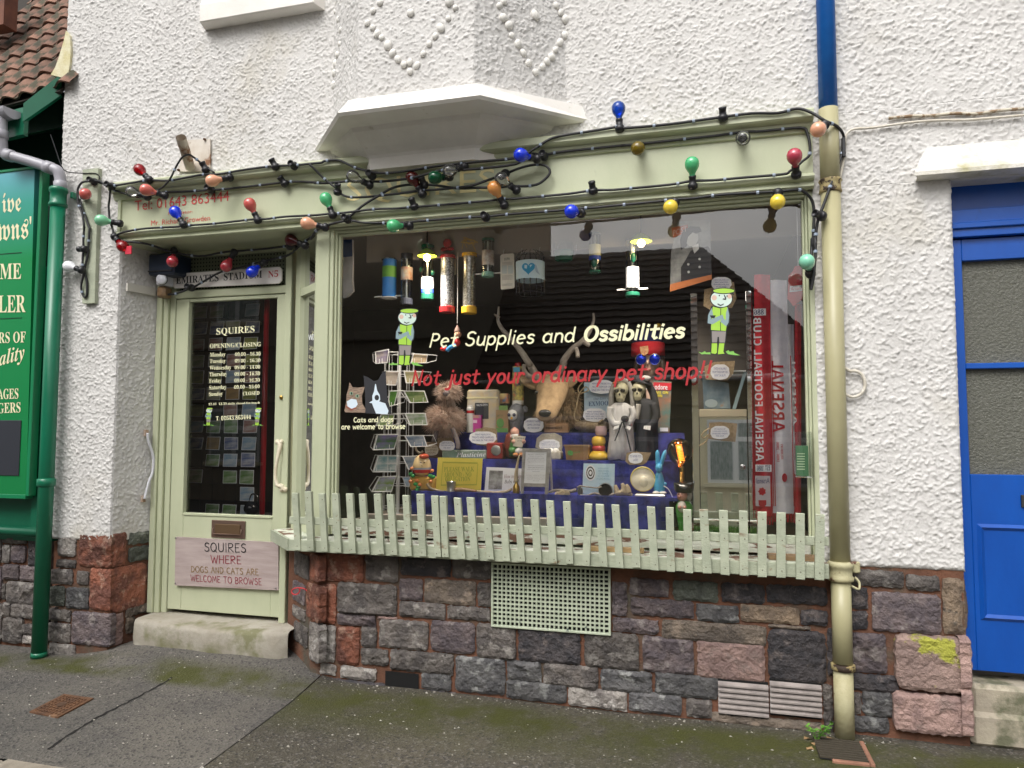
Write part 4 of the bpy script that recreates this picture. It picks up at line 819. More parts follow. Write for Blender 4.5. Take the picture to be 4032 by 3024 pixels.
G().box(bl.x,bl.x+.2,by-.03,by-.0195,bl.z,bl.z+.06,.002).mk('letter_plate', mat('dark_letter_plate', (.03,.03,.03), rough=.5), bdr)
STP2 = mat('pale_step_stone', (.42,.37,.28), (.32,.28,.22), sc=6, rough=.85, bump=.5, bsc=40, c3=(.13,.13,.08), sc3=4, lo3=.52, hi3=.62)
G().box(1.215,2.4,.03,.25,.0,.285,.02).mk('blue_door_step', STP2, B); G().box(1.205,2.4,.01,.24,.0,.16,.02).mk('blue_door_step', STP2, B)
# hood mould above the blue doorway
hz = q('S',3590,695,-.1).z
HD = mat('hood_render', (.76,.74,.70), (.66,.63,.55), sc=6, rough=.85, bump=.5, bsc=60, c3=(.40,.37,.20), sc3=4, lo3=.5, hi3=.66)
g = G(); rings = []
for (xa, y, z) in ((1.10,-.02,2.90),(1.06,-.045,2.84),(1.015,-.105,2.755),(1.01,-.105,2.735),(1.03,-.085,2.733),(1.05,.05,2.733)): rings.append([Vector((xa,y,z)), Vector((2.4,y,z))])
g.loft(rings, close=False); g.add([r[0] for r in rings]+[Vector((1.10,.05,2.90))], [tuple(range(7))]); g.mk('hood_mould', HD, B)
g = G(); g.add([(1.19,-.08,2.7325),(2.4,-.08,2.7325),(2.4,.2,2.7325),(1.19,.2,2.7325)], [(0,1,2,3)]); g.mk('hood_soffit', HD, B)
# perforated-bracket: stub of a rusted sign arm
sb = [q('z1',1160,1120,-.03), q('z1',1370,1120,-.03), q('z1',1372,908,-.03), q('z1',1225,915,-.03)]
RW = mat('rust_stained_white', (.62,.57,.50), (.50,.43,.35), sc=9, rough=.7, c3=(.22,.10,.045), sc3=7, lo3=.58, hi3=.66)
st_ = thing('sign_bracket_stub', 'rust-stained white bracket stub with open tube above the fascia', 'bracket', sb[0])
G().add(sb+[p+Vector((0,.014,0)) for p in sb], [(0,1,2,3)]+[(i,4+i,4+(i+1)%4,(i+1)%4) for i in range(4)]).mk('wall_plate', RW, st_)
a, b_ = q('z1',1243,1095,-.04), q('z1',1182,900,-.24)
g = G(); g.tube([a, b_], .032, 16, cap=False); g.tube([a, b_], .028, 16, cap=False); g.mk('tube', RW, st_, smooth=True)
for x, y in ((1340,912),(1170,1112),(1355,1105)): G().lathe([(.008,0),(.008,.01),(.004,.016)], q('z1',x,y,-.032), 8, (0,-1,0)).mk('bolt', RUST, st_)
# white cables on the right-hand wall
WCB = mat('old_white_cable', (.66,.62,.54), (.52,.47,.38), sc=20, rough=.6)
c1 = [q('z3',x,y,-.035) for x, y in ((1195,1080),(1215,1000),(1235,930),(1250,850),(1258,740),(1275,705),(1310,688),(1400,682),(1520,665),(1640,650),(1760,642),(1900,640),(2060,628),(2212,615))]
G().tube(smooth_pts(c1,3), .0065, 6).mk('white_cable', WCB, label='white cable bending from the downpipe and running right along the wall', cat='cable', loc=c1[0], smooth=True)
c2 = [q('z3',x,y,-.03) for x, y in ((1490,632),(1600,620),(1720,618),(1840,605),(1960,608),(2080,590),(2212,580))]
G().tube(smooth_pts(c2,3), .008, 6).mk('painted_conduit', mat('flaking_conduit', (.55,.50,.40), (.25,.17,.10), sc=18, rough=.8, lo=.5, hi=.56), label='flaking painted conduit above the blue doorway', cat='conduit', loc=c2[0], smooth=True)
c3 = [q('z8',x,y,-.035) for x, y in ((520,890),(545,910),(575,930),(610,930),(650,950),(673,1000),(668,1050),(640,1085),(600,1100),(560,1090),(530,1060),(515,1020),(507,940),(503,700),(498,400),(495,100))]
G().tube(smooth_pts(c3,3), .008, 6).mk('white_cable_loop', WCB, label='white cable hanging in a loop beside the khaki downpipe', cat='cable', loc=c3[0], smooth=True)
# red tie on the return stones
c4 = [q('z5',x,y,.06) for x, y in ((1795,640),(1770,618),(1740,612),(1712,615),(1695,632),(1705,650),(1728,648),(1742,630),(1738,612))]
G().tube(smooth_pts(c4,3), .004, 5).mk('red_twine', mat('red_twine', (.60,.05,.06), rough=.6), label='scrap of red twine looped on the stones beside the shop door', cat='twine', loc=c4[0])
# ================================================================ neighbouring green shop at the left
GRN = mat('green_gloss_paint', (.010,.135,.072), (.008,.115,.06), sc=3, rough=.3, bump=.05, bsc=20)
GRNP = mat('green_pipe_paint', (.008,.165,.085), (.006,.14,.07), sc=5, rough=.3)
NB = thing('green_shop_building', 'neighbouring shop with green painted front, clay tiled roof and stone base', 'building', (-4.9, .02, 0))
G().box(-7.0,-4.325,.03,.3,.72,2.62).mk('shopfront', GRN, NB)
G().box(-7.0,-4.24,.06,.3,-.15,.72).mk('wall_core', MORTAR, NB)
G().box(-4.46,-4.33,-.01,.03,.75,2.62,.004).mk('pilaster', GRN, NB)
front_stones('z5', [(0,138,314,358,'g'),(0,46,364,472,'l'),(52,136,368,468,'p'),(152,215,322,494,'d'),(0,98,478,568,'p'),(104,204,486,578,'p'),(0,18,588,684,'g'),(24,198,578,712,'g'),(0,46,698,784,'g'),(50,194,708,794,'g'),
  (0,118,788,938,'g'),(116,192,826,892,'g'),(118,196,894,944,'l'),(-140,-6,318,470,'g'),(-140,-4,480,680,'p'),(-140,-4,700,930,'g'),(205,275,740,930,'d'),(205,285,320,720,'g')], NB, base=1100, Y=.03, o=Vector((0,.05,0)))
zz0 = q('z5',100,290,-.02).z; G().tube([Vector((-7,-.03,zz0+.01)), Vector((-4.33,-.03,zz0+.01))], .03, 12).mk('sill_rail', GRN, NB, smooth=True)
# hanging name board
SGY = -.075
corners = [(('z5'),153,72),(('z4'),163,1659),(('z1'),226,1108)]
rt, rb = q('z1',226,1106,SGY), q('z5',153,70,SGY); xl = rt.x-1.4
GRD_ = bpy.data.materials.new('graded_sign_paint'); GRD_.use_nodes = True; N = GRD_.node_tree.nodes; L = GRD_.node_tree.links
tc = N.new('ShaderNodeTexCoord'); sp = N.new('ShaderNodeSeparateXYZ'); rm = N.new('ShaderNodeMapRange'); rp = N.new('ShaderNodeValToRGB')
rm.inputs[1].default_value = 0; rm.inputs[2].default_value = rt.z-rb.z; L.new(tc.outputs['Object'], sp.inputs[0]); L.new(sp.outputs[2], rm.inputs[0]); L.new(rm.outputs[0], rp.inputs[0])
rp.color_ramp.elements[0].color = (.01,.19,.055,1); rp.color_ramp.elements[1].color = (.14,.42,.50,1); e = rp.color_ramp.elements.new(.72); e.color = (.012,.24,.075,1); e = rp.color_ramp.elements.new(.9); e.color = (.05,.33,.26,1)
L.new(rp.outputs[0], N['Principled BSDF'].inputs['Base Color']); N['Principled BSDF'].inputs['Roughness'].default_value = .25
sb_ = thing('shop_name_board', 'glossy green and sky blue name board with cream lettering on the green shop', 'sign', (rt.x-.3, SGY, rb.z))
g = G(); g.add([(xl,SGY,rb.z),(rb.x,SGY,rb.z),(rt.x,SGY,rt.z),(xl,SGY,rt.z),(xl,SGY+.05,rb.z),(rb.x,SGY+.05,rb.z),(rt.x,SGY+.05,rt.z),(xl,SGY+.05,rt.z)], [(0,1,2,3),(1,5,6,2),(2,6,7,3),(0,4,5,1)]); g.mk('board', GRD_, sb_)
GRNE = mat('green_sign_edge', (.010,.20,.08), rough=.3)
G().box(rb.x+.0005,rb.x+.028,SGY-.008,SGY+.05,rb.z-.01,rt.z+.01,.003).mk('edge_trim', GRNE, sb_); G().box(xl,rb.x,SGY-.008,SGY+.05,rb.z-.03,rb.z-.0005,.003).mk('edge_trim', GRNE, sb_)
G().box(xl,rb.x,SGY-.008,SGY+.05,rt.z+.0005,rt.z+.02,.003).mk('edge_trim', GRNE, sb_)
CRS = mat('cream_sign_paint', (.80,.76,.50), rough=.4); ty = SGY-.0025
tpx(bold('ive',0x1D56C), 'z1', (12,1392), (138,1382), (12,1262), ty, CRS, sb_); tpx(bold("wns'",0x1D56C), 'z1', (-10,1575), (205,1560), (-10,1430), ty, CRS, sb_)
for t, bl, br, h in (('ME',(0,330),(138,328),100),('LER',(-8,548),(166,546),110),('RS OF',(-10,750),(168,744),72),('AGES',(-14,1116),(120,1112),68),('GERS',(-14,1208),(134,1202),68)): tpx(bold(t), 'z4', bl, br, (bl[0],bl[1]-h), ty, CRS, sb_)
tpx(bold('ality',0x1D468), 'z4', (-6,925), (160,880), (-6,800), ty, CRS, sb_)
LINEM = mat('dark_green_line', (.004,.045,.022), rough=.4)
for y in (163,582): g = G(); a, b_ = q('z4',-100,y+12,ty), q('z4',140,y,ty); g.box(a.x,b_.x,ty-.0005,ty+.002,a.z-.002,a.z+.002); g.mk('ruled_line', LINEM, sb_)
a, b_ = q('z4',-90,1610,ty), q('z4',140,1252,ty); G().box(a.x,b_.x,ty-.004,ty+.002,a.z,b_.z,.002).mk('blank_panel', mat('slate_panel', (.035,.038,.048), rough=.3), sb_)
# downpipe of the neighbour
gp = thing('green_downpipe', 'green cast iron downpipe between the green shop and the white wall', 'downpipe', (-4.28, -.1, 0))
t0, t1 = q('z1',388,1225,-.1), q('z5',222,1030,-.1); PGX = (t0.x+t1.x)/2; gr_ = .046
G().lathe([(gr_,.03),(gr_,t0.z)], (PGX,-.1,0), 24).mk('pipe', GRNP, gp, smooth=True)
zk = q('z1',390,1290,-.1).z; G().lathe([(gr_,-.07),(gr_+.012,-.062),(gr_+.012,-.045),(gr_+.004,-.035),(gr_+.004,.03),(gr_+.012,.04),(gr_+.012,.062),(gr_,.07)], (PGX,-.1,zk), 24).mk('socket', GRNP, gp, smooth=True)
G().lathe([(gr_,-.02),(gr_+.01,-.015),(gr_+.01,.03),(gr_,.035)], (PGX,-.1,q('z5',260,5,-.1).z), 24).mk('socket', GRNP, gp, smooth=True)
G().box(PGX+gr_+.004,PGX+gr_+.03,-.06,-.02,zk+.005,zk+.05,.006).mk('fixing_lug', GRNP, gp)
G().lathe([(gr_+.004,.0),(gr_+.001,.03)], (PGX,-.1,.0), 24).mk('pipe_foot', GRNP, gp, smooth=True)
# grey plastic rainwater pipe and gutter
GRY = mat('grey_plastic', (.36,.355,.39), rough=.32); wp = thing('grey_rainwater_pipe', 'grey plastic gutter and rainwater pipe feeding the green downpipe', 'gutter', q('z1',40,740,-.3))
gp0 = [q('z1',395,1215,-.1),q('z1',393,1160,-.1),q('z1',375,1115,-.11),q('z1',320,1095,-.12),q('z1',200,1055,-.14),q('z1',60,1015,-.17),q('z1',25,1000,-.18),q('z1',12,960,-.19),q('z1',10,880,-.2),q('z1',10,800,-.2),q('z1',15,750,-.2)]
G().tube(smooth_pts(gp0,3), .036, 16).mk('pipe', GRY, wp, smooth=True)
for i in (0,3,5,8): d_ = (gp0[min(i+1,10)]-gp0[max(i-1,0)]).normalized(); G().lathe([(.036,-.03),(.042,-.026),(.042,.026),(.036,.03)], gp0[i], 16, d_).mk('coupling', GRY, wp, smooth=True)
ge = q('z1',82,742,-.2); g = G()
half = [(.065*math.cos(math.pi+math.pi*k/12), .065*math.sin(math.pi+math.pi*k/12)) for k in range(13)]
eav = Vector((-.99,.139,0)); gn = Vector((-.139,-.99,0))
rings = [[ge+eav*t+gn*a+Vector((0,0,b_+.03)) for a, b_ in half] for t in (0, 1.5)]
g.loft(rings, close=False); g.add([v for v in rings[0]], [tuple(range(13))]); g.mk('gutter', GRY, wp)
# tiled roof
E0 = q('z1',392,575,-.05); upd = (Vector((.139,.99,0))*math.cos(R(58))+Vector((0,0,math.sin(R(58))))); nrm = eav.cross(upd).normalized()
if nrm.z < 0: nrm = -nrm
RT = mat('clay_roof_tile', (.235,.125,.085), (.15,.085,.06), sc=12, rough=.85, bump=.5, bsc=40, c3=(.055,.05,.03), sc3=9, lo3=.5, hi3=.6, rnd=.25)
roof = G().obox(E0+eav*2.6-nrm*.03-upd*.02, -eav*2.6, upd*2.6, nrm*.02).mk('roof', mat('roof_underlay', (.03,.025,.02), rough=1), NB)
tw, tl_ = .20, .25; base = G(); n = 9; vs = []
for k in range(n):
    x = tw*1.08*k/(n-1); h = .018*math.sin(2*math.pi*k/(n-1)-.6)
    for j, (t, dz) in enumerate(((0,.030),(0,.016),(tl_*1.25,.004))): vs.append((x, t, h+dz))
fs = []
for k in range(n-1): fs += [(k*3, (k+1)*3, (k+1)*3+2, k*3+2), (k*3+1, (k+1)*3+1, (k+1)*3, k*3)]
tme = bpy.data.meshes.new('roof_tile'); tme.from_pydata(vs, [], fs); tme.materials.append(RT)
Rm = Matrix((eav, upd, nrm)).transposed().to_4x4(); rr = random.Random(6)
for j in range(11):
    for i in range(11):
        o = bpy.data.objects.new('roof_tile', tme); COL.objects.link(o); o.parent = roof
        p = E0+eav*(i*tw-.12)+upd*(j*tl_)-OFF[NB.name]; o.matrix_local = Matrix.Translation(p+nrm*rr.uniform(0,.004)) @ Rm @ Matrix.Rotation(rr.uniform(-.015,.015),4,'Z')
# green barge and fascia boards below the tiles
b0, b1 = q('z1',148,795,-.16), q('z1',400,620,-.02)
G().add([b0, b1, b1+Vector((0,0,.16)), b0+Vector((0,0,.13)), b0+Vector((-.02,.03,0)), b1+Vector((-.02,.03,0)), b1+Vector((-.02,.03,.16)), b0+Vector((-.02,.03,.13))], [(0,1,2,3),(0,4,5,1),(3,2,6,7),(0,3,7,4)]).mk('bargeboard', GRN, NB)
G().obox(b0+Vector((0,.01,-.09)), eav*2.2, -gn*.03, (0,0,.2)).mk('eaves_fascia', GRN, NB)
G().add([b0+Vector((0,0,-.09)), b1+Vector((0,.3,-.06)), b1+eav*2.2+Vector((0,.3,-.06)), b0+eav*2.2+Vector((0,0,-.09))], [(0,1,2,3)]).mk('eaves_soffit', GRN, NB)
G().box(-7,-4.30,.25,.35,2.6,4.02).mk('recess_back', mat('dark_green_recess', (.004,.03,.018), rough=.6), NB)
# flare of painted render over the tile edge
FLM = mat('lichen_render', (.72,.68,.50), (.60,.54,.30), sc=14, rough=.9, bump=.6, bsc=60)
fl = [q('z1',x,y,-.035) for x, y in ((430,200),(418,260),(385,370),(360,440),(330,488),(400,505),(440,520),(455,420),(462,320),(455,230))]
G().add(fl+[p+Vector((0,.05,0)) for p in fl], [tuple(range(10))]+[(i,10+i,10+(i+1)%10,(i+1)%10) for i in range(10)]).mk('render_flare', FLM, B)
ch = q('z1',60,140,.55); G().box(ch.x-.6,ch.x,.5,.62,ch.z-.05,ch.z+.5).mk('chimney', mat('red_brick', (.20,.085,.055), (.13,.06,.045), sc=9, rough=.9), roof)
# thin black wire from the green shop
w = [q('z1',x,y,-.05) for x, y in ((330,880),(365,980),(400,1080),(440,1122),(540,1132),(620,1132),(650,1155),(640,1190))]
G().tube(smooth_pts(w,4), .0035, 5).mk('thin_wire', CABLE, label='thin black wire sagging from the green eaves to the timber batten', cat='wire', loc=w[0])
# ================================================================ houses across the street (seen in the glass)
def tiled(name, parent, x0, x1, y0, z0, y1, z1, m, hipl=0, hipr=0, rows=13, cols=30):
    g = G(); vs = []
    for j in range(rows):
        for e in (0, 1):
            t = (j+e)/rows; a = x0+hipl*t; b_ = x1-hipr*t
            vs.append([Vector((a+(b_-a)*i/cols, y0+(y1-y0)*t, z0+(z1-z0)*t+(.03 if e == 0 else 0)+.012*math.sin(i*2.4))) for i in range(cols+1)])
    for r_ in range(len(vs)-1):
        n0 = len(g.v); g.add(vs[r_]+vs[r_+1], [(i, i+1, cols+2+i, cols+1+i) for i in range(cols)])
    return g.mk(name, m, parent)
OC = mat('cream_render_opposite', (.80,.72,.50), (.74,.66,.45), sc=3, rough=.9, bump=.4, bsc=60)
OT = mat('brown_tiles_opposite', (.085,.06,.045), (.05,.04,.033), sc=8, rough=.85, bump=.4, bsc=20)
OW = mat('white_window_paint', (.78,.78,.76), rough=.4); OGL = mat('opposite_glass', (.05,.055,.06), rough=.06, spec=.9); CUR = mat('net_curtain', (.42,.44,.42), (.20,.25,.22), sc=9, rough=.9, stretch=(5,1,1))
oh = thing('cream_house', 'cream rendered house with tiled roof across the street', 'house', (-1, -8.6, 0))
G().box(-3.9,2.2,-14,-8.5,0,2.38).mk('wall', OC, oh)
G().box(-4.1,2.4,-8.5,-8.1,2.31,2.36).mk('eaves', OW, oh)
rf = tiled('roof', oh, -4.1,2.4,-8.1,2.36,-11.2,5.3, OT, 0, 2.4, rows=19); pass
g = G(); g.add([(2.4,-8.1,2.36),(2.4,-14,2.36),(0,-11.2,5.3)], [(0,1,2)]); g.mk('hip_slope', OT, rf)
def owin(parent, x0, x1, z0, z1, Y, bars, mid):
    w = G().box(x0,x1,Y,Y+.03,z0,z1,.004).mk('window', OW, parent)
    n = bars
    for i in range(n):
        a = x0+(x1-x0)*i/n+.05; b_ = x0+(x1-x0)*(i+1)/n-.05
        for c, d in ((z0+.06,mid-.04),(mid+.04,z1-.06)):
            G().quad((a,Y+.034,c),(b_,Y+.034,c),(b_,Y+.034,d),(a,Y+.034,d)).mk('pane', CUR, w)
    G().box(x0-.08,x1+.08,Y,Y+.10,z0-.07,z0-.003,.004).mk('sill', OC, w)
owin(oh, .06,1.95,.55,1.66,-8.5,4,1.32); owin(oh, -3.2,-2.0,.72,1.72,-8.5,2,1.42); owin(oh, -1.7,-.7,.6,1.66,-8.5,2,1.32)
G().box(-3.92,2.22,-8.49,-8.45,1.90,2.0,.01).mk('string_course', OC, oh)
ob = thing('brown_rendered_house', 'tall grey-brown rendered house with ledges across the street', 'house', (-9, -8.4, 0))
OB = mat('grey_brown_render', (.30,.255,.20), (.23,.20,.16), sc=3, rough=.9, bump=.4, bsc=40)
G().box(-16,-4.0,-15,-8.3,0,7.2).mk('wall', OB, ob); G().box(-16,-3.95,-8.295,-8.15,3.15,3.33,.02).mk('ledge', OB, ob); G().box(-16,-3.95,-8.295,-8.22,2.02,2.15,.02).mk('ledge', OB, ob)
for x in (-9.4,-12.4): owin(ob, x-.5,x+.5,3.7,5.2,-8.3,2,4.6); owin(ob, x-.6,x+.6,.8,1.9,-8.3,2,1.5)
tiled('roof', ob, -16.2,-3.8,-8.1,7.2,-11.5,9.6, OT)
oe = thing('far_house', 'pale house with tiled roof further along the opposite side', 'house', (8, -9, 0))
G().box(4.6,14,-15,-8.8,0,2.7).mk('wall', OC, oe); tiled('roof', oe, 4.4,14.2,-8.5,2.68,-11.5,4.3, OT); owin(oe, 5.4,6.6,.8,1.8,-8.8,2,1.5); owin(oe, 8.4,9.6,.8,1.8,-8.8,2,1.5)
# ================================================================ inside the shop
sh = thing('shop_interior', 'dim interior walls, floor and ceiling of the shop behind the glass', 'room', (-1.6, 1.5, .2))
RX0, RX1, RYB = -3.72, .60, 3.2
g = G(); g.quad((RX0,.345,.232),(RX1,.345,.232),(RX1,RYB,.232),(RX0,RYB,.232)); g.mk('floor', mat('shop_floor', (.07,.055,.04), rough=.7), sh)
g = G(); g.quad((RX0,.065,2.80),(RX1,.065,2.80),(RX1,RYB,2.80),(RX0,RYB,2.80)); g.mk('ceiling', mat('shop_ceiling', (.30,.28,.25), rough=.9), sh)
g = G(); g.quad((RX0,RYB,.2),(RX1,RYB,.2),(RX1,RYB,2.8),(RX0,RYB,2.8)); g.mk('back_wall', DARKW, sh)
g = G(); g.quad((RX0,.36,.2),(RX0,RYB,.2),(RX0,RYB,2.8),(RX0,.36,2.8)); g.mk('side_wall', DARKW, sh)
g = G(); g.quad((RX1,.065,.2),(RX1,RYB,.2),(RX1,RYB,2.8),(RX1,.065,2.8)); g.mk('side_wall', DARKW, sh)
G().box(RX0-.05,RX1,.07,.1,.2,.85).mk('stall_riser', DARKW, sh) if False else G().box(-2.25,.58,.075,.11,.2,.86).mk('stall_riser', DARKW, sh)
G().box(-2.25,.58,.075,1.25,.865,.90).mk('window_bed', mat('bed_board', (.30,.25,.20), rough=.8), sh)
G().box(-2.15,.58,.36,.385,2.60,2.797).mk('hook_board', mat('grey_beige_board', (.34,.31,.28), rough=.7), sh)
for i in range(13):
    x = -2.0+.115*i; G().tube(smooth_pts([Vector((x,.358,2.62)),Vector((x,.345,2.62)),Vector((x,.335,2.605)),Vector((x,.335,2.595)),Vector((x,.345,2.588))],3), .0022, 5).mk('hook', STEEL, sh)
for i, (x, z, w_, h_, m_) in enumerate([(-.8,1.6,.9,.03,0),(-.8,2.0,.9,.03,0),(-.2,1.2,1.2,.03,0)]): G().box(x-w_,x+w_,RYB-.3,RYB-.02,z,z+h_).mk('shelf', mat('dark_shelf', (.05,.035,.025), rough=.7), sh)
# strip of artificial grass
rr = random.Random(8); vs = []; fs = []
for i in range(5200):
    x = rr.uniform(-2.14,.50); y = rr.uniform(.08,.30); h = rr.uniform(.012,.026); a = rr.uniform(0,6.28); dx, dy = math.cos(a)*.003, math.sin(a)*.003; lx, ly = rr.uniform(-.01,.01), rr.uniform(-.01,.01)
    n = len(vs); vs += [(x-dx,y-dy,.905),(x+dx,y+dy,.905),(x+lx,y+ly,.905+h)]; fs.append((n,n+1,n+2))
G().quad((-2.15,.076,.906),(.52,.076,.906),(.52,.31,.906),(-2.15,.31,.906)).mk('turf_mat', mat('turf_backing', (.03,.10,.02), rough=.9), label='strip of green artificial turf on the window bed', cat='turf', kind='stuff')
mk('artificial_grass', vs, fs, mat('plastic_grass', (.09,.24,.03), (.14,.32,.06), sc=30, rough=.5), label='green artificial grass blades along the window bed', cat='grass', kind='stuff')
# tiers draped in navy velvet
Y1, Y2, Y3 = .30, .50, .68
T1, T2, T3 = Q(2200,1948,Y1).z, Q(2250,1812,Y2).z, Q(2250,1704,Y3).z
tx0, tx1 = Q(1620,1948,Y1).x, Q(2635,1960,Y1).x
tier = thing('display_tiers', 'stepped display stand draped in navy blue crushed velvet', 'display stand', ((tx0+tx1)/2, Y1, .9))
def drape(x0, x1, y, z0, z1, nm):
    nx, nz = 70, 14; vs = []; r2 = random.Random(int(z1*100))
    ph = [r2.uniform(0,6) for _ in range(4)]
    for j in range(nz+1):
        for i in range(nx+1):
            u, v = i/nx, j/nz; d = (1-v)*(.010*math.sin(23*u+ph[0])+.008*math.sin(41*u+ph[1]+3*v)+.006*math.sin(67*u+ph[2]))
            vs.append((x0+(x1-x0)*u, y-d-.004, z0+(z1-z0)*v))
    return mk(nm, vs, [(j*(nx+1)+i, j*(nx+1)+i+1, (j+1)*(nx+1)+i+1, (j+1)*(nx+1)+i) for j in range(nz) for i in range(nx)], NAVY, tier, smooth=True)
drape(tx0,tx1,Y1,.915,T1,'lower_drape'); drape(tx0,tx1+.05,Y2,T1,T2,'middle_drape'); drape(tx0+.08,tx1+.08,Y3,T2,T3,'upper_drape')
for y0, y1, z in ((Y1,Y2,T1),(Y2,Y3,T2),(Y3,1.15,T3)): G().box(tx0,tx1+.05,y0-.003,y1,z-.02,z).mk('tier_top', NAVY, tier)
BM = mat('dusty_white_plank', (.50,.44,.40), (.40,.35,.32), sc=6, rough=.8)
a, b_ = q('z6',360,150,.2), q('z6',1410,215,.2)
g = G(); g.obox((a.x,.16,.912), (b_.x-a.x,0,.012), (0,.05,0), (0,0,.055)); g.mk('plank', BM, label='long dusty white plank lying on the window bed below the velvet', cat='plank')
# ================================================================ festoon lights
def cable(name_pts, label, r=.0075, Y=-.115, loc=None):
    pts = []
    for fr, L in name_pts:
        for it in L: pts.append(q(fr, it[0], it[1], it[2] if len(it) > 2 else Y))
    t = thing('festoon_cable', label, 'cable', pts[0]); P = smooth_pts(pts, 4)
    G().tube(P, r, 6).mk('cable', CABLE, t, smooth=True)
    d = 0; rr = random.Random(len(pts))
    for i in range(1, len(P)):
        d += (P[i]-P[i-1]).length
        if d > .24:
            d = rr.uniform(0,.06); tn = (P[i]-P[i-1]).normalized(); G().lathe([(.009,-.007),(.0102,-.006),(.0102,.006),(.009,.007)], P[i], 8, tn).mk('clip', CLIP, t)
    return t
UY = -.128
cable([('z1',[(640,1190,-.05),(690,1205,-.07),(725,1215),(860,1195),(970,1178),(1100,1180),(1215,1160),(1330,1140),(1430,1138),(1590,1110),(1790,1085),(1920,1080),(2020,1070),(2100,1063)]),
       ('z2',[(130,1052),(220,1047),(300,1082,-.15),(370,1108,-.15),(540,1132,-.15),(870,1085,-.15),(1080,1062,-.15),(1380,1032,-.15),(1480,985,-.13),(1600,910),(1690,885),(1850,860),(2000,836),(2060,826)]),
       ('z3',[(60,685),(300,665),(490,640),(600,625),(760,605),(900,603),(1000,580),(1075,600,-.13),(1150,645,-.15),(1215,675,-.10),(1250,730,-.04),(1240,820,-.05),(1190,960,-.10),(1140,1100,-.12),(1120,1150,-.12),(1105,1220,-.11),(1095,1340,-.11)]),
       ('z8',[(348,60,-.11),(350,150,-.11),(345,230,-.11),(338,310,-.11),(328,370,-.11),(320,400,-.11)])], 'black festoon cable along the top of the fascia and over the downpipe', Y=-.118)
cable([('z1',[(600,1190,-.06),(655,1185,-.07),(720,1232,-.09),(860,1278,-.08),(930,1288,-.07),(1060,1258,-.06),(1180,1252,-.06),(1370,1242,-.06),(1460,1236,-.06),(1650,1216,-.06),(1850,1192,-.06),(1950,1187,-.06),(2100,1195,-.06)]),
       ('z2',[(60,1195,-.06),(150,1196,-.06),(320,1182,-.07),(500,1186,-.08),(700,1162,-.15),(830,1127,-.16),(900,1112,-.16),(1090,1106,-.15),(1380,1071,-.14),(1470,1006,-.12),(1560,1012,-.07),(1680,992,-.06),(2070,951,-.06)]),
       ('z3',[(65,778,-.06),(240,760,-.06),(560,725,-.06),(710,705,-.06),(820,700,-.06),(1020,682,-.06),(1055,712,-.06),(1070,780,-.06),(1065,830,-.06),(1030,860,-.07),(1003,885,-.08),(960,915,-.09),(925,930,-.09),(690,950,-.09),(555,962,-.09),(440,966,-.09),(325,985,-.09),(60,1010,-.09)]),
       ('z2',[(2000,1241,-.09),(1880,1244,-.09),(1720,1266,-.09),(1400,1296,-.09),(1280,1302,-.09),(1160,1316,-.09),(800,1346,-.09),(700,1352,-.09),(600,1362,-.09),(450,1367,-.09),(250,1391,-.09),(170,1396,-.09),(70,1406,-.09)]),
       ('z1',[(2060,1406,-.09),(1860,1416,-.09),(1740,1431,-.09),(1665,1432,-.09),(1400,1461,-.09),(1240,1472,-.09),(1150,1482,-.09),(960,1492,-.09),(830,1512,-.09),(770,1532,-.09),(745,1560,-.09)])], 'black festoon cable looping round the edge of the fascia panel')
cable([('z4',[(745,50,-.09),(800,80,-.08),(960,100,-.02),(1110,150,.08),(1300,180,.14),(1430,160,.16),(1500,150,.16),(1700,135,.16),(1900,110,.12),(1980,90,.06),(2050,45,.0)]),
       ('z2',[(40,1562,-.03),(100,1490,-.07),(275,1442,-.085),(400,1456,-.08),(630,1456,-.08),(730,1446,-.08),(1080,1419,-.08),(1180,1416,-.08),(1320,1401,-.08),(1650,1376,-.08),(1770,1363,-.08),(1900,1356,-.08)]),
       ('z3',[(0,1100,-.08),(160,1085,-.08),(260,1075,-.08),(340,1065,-.08),(450,1058,-.08),(590,1040,-.08),(790,1028,-.08),(900,1022,-.08),(1000,1012,-.08),(1040,1025,-.07),(1075,1060,-.05),(1090,1110,-.04),(1090,1200,-.04),(1083,1320,-.04)]),
       ('z8',[(328,60,-.04),(325,130,-.04),(322,190,-.06),(320,260,-.08),(318,330,-.06),(321,395,-.05)])], 'black festoon cable under the soffit and across the window head')
cable([('z2',[(275,1430,-.09),(370,1350,-.08),(480,1280,-.07),(570,1230,-.07),(650,1210,-.07),(740,1205,-.08),(850,1210,-.08),(1000,1230,-.08),(1140,1226,-.08),(1250,1226,-.08),(1340,1216,-.08),(1450,1216,-.08),(1530,1200,-.08),(1590,1150,-.08),(1600,1112,-.08),(1570,1082,-.08),(1500,1076,-.08),(1400,1100,-.08),(1300,1140,-.09),(1200,1175,-.09),(1100,1210,-.095),
       (1000,1225,-.095),(850,1240,-.09),(750,1246,-.08),(570,1270,-.07),(340,1290,-.07),(250,1275,-.07),(220,1240,-.075),(130,1170,-.09),(60,1100,-.12),(30,1072,-.13)])], 'black festoon cable crossing itself in a loop over the fascia lettering')
cable([('z4',[(1980,90,.06),(1890,170,.13),(1780,200,.18),(1690,222,.20),(1550,260,.21),(1440,285,.21),(1340,340,.21),(1270,380,.21),(1245,388,.21),(1150,425,.21),(1070,432,.20)])], 'black festoon cable drooping in front of the street name plate')
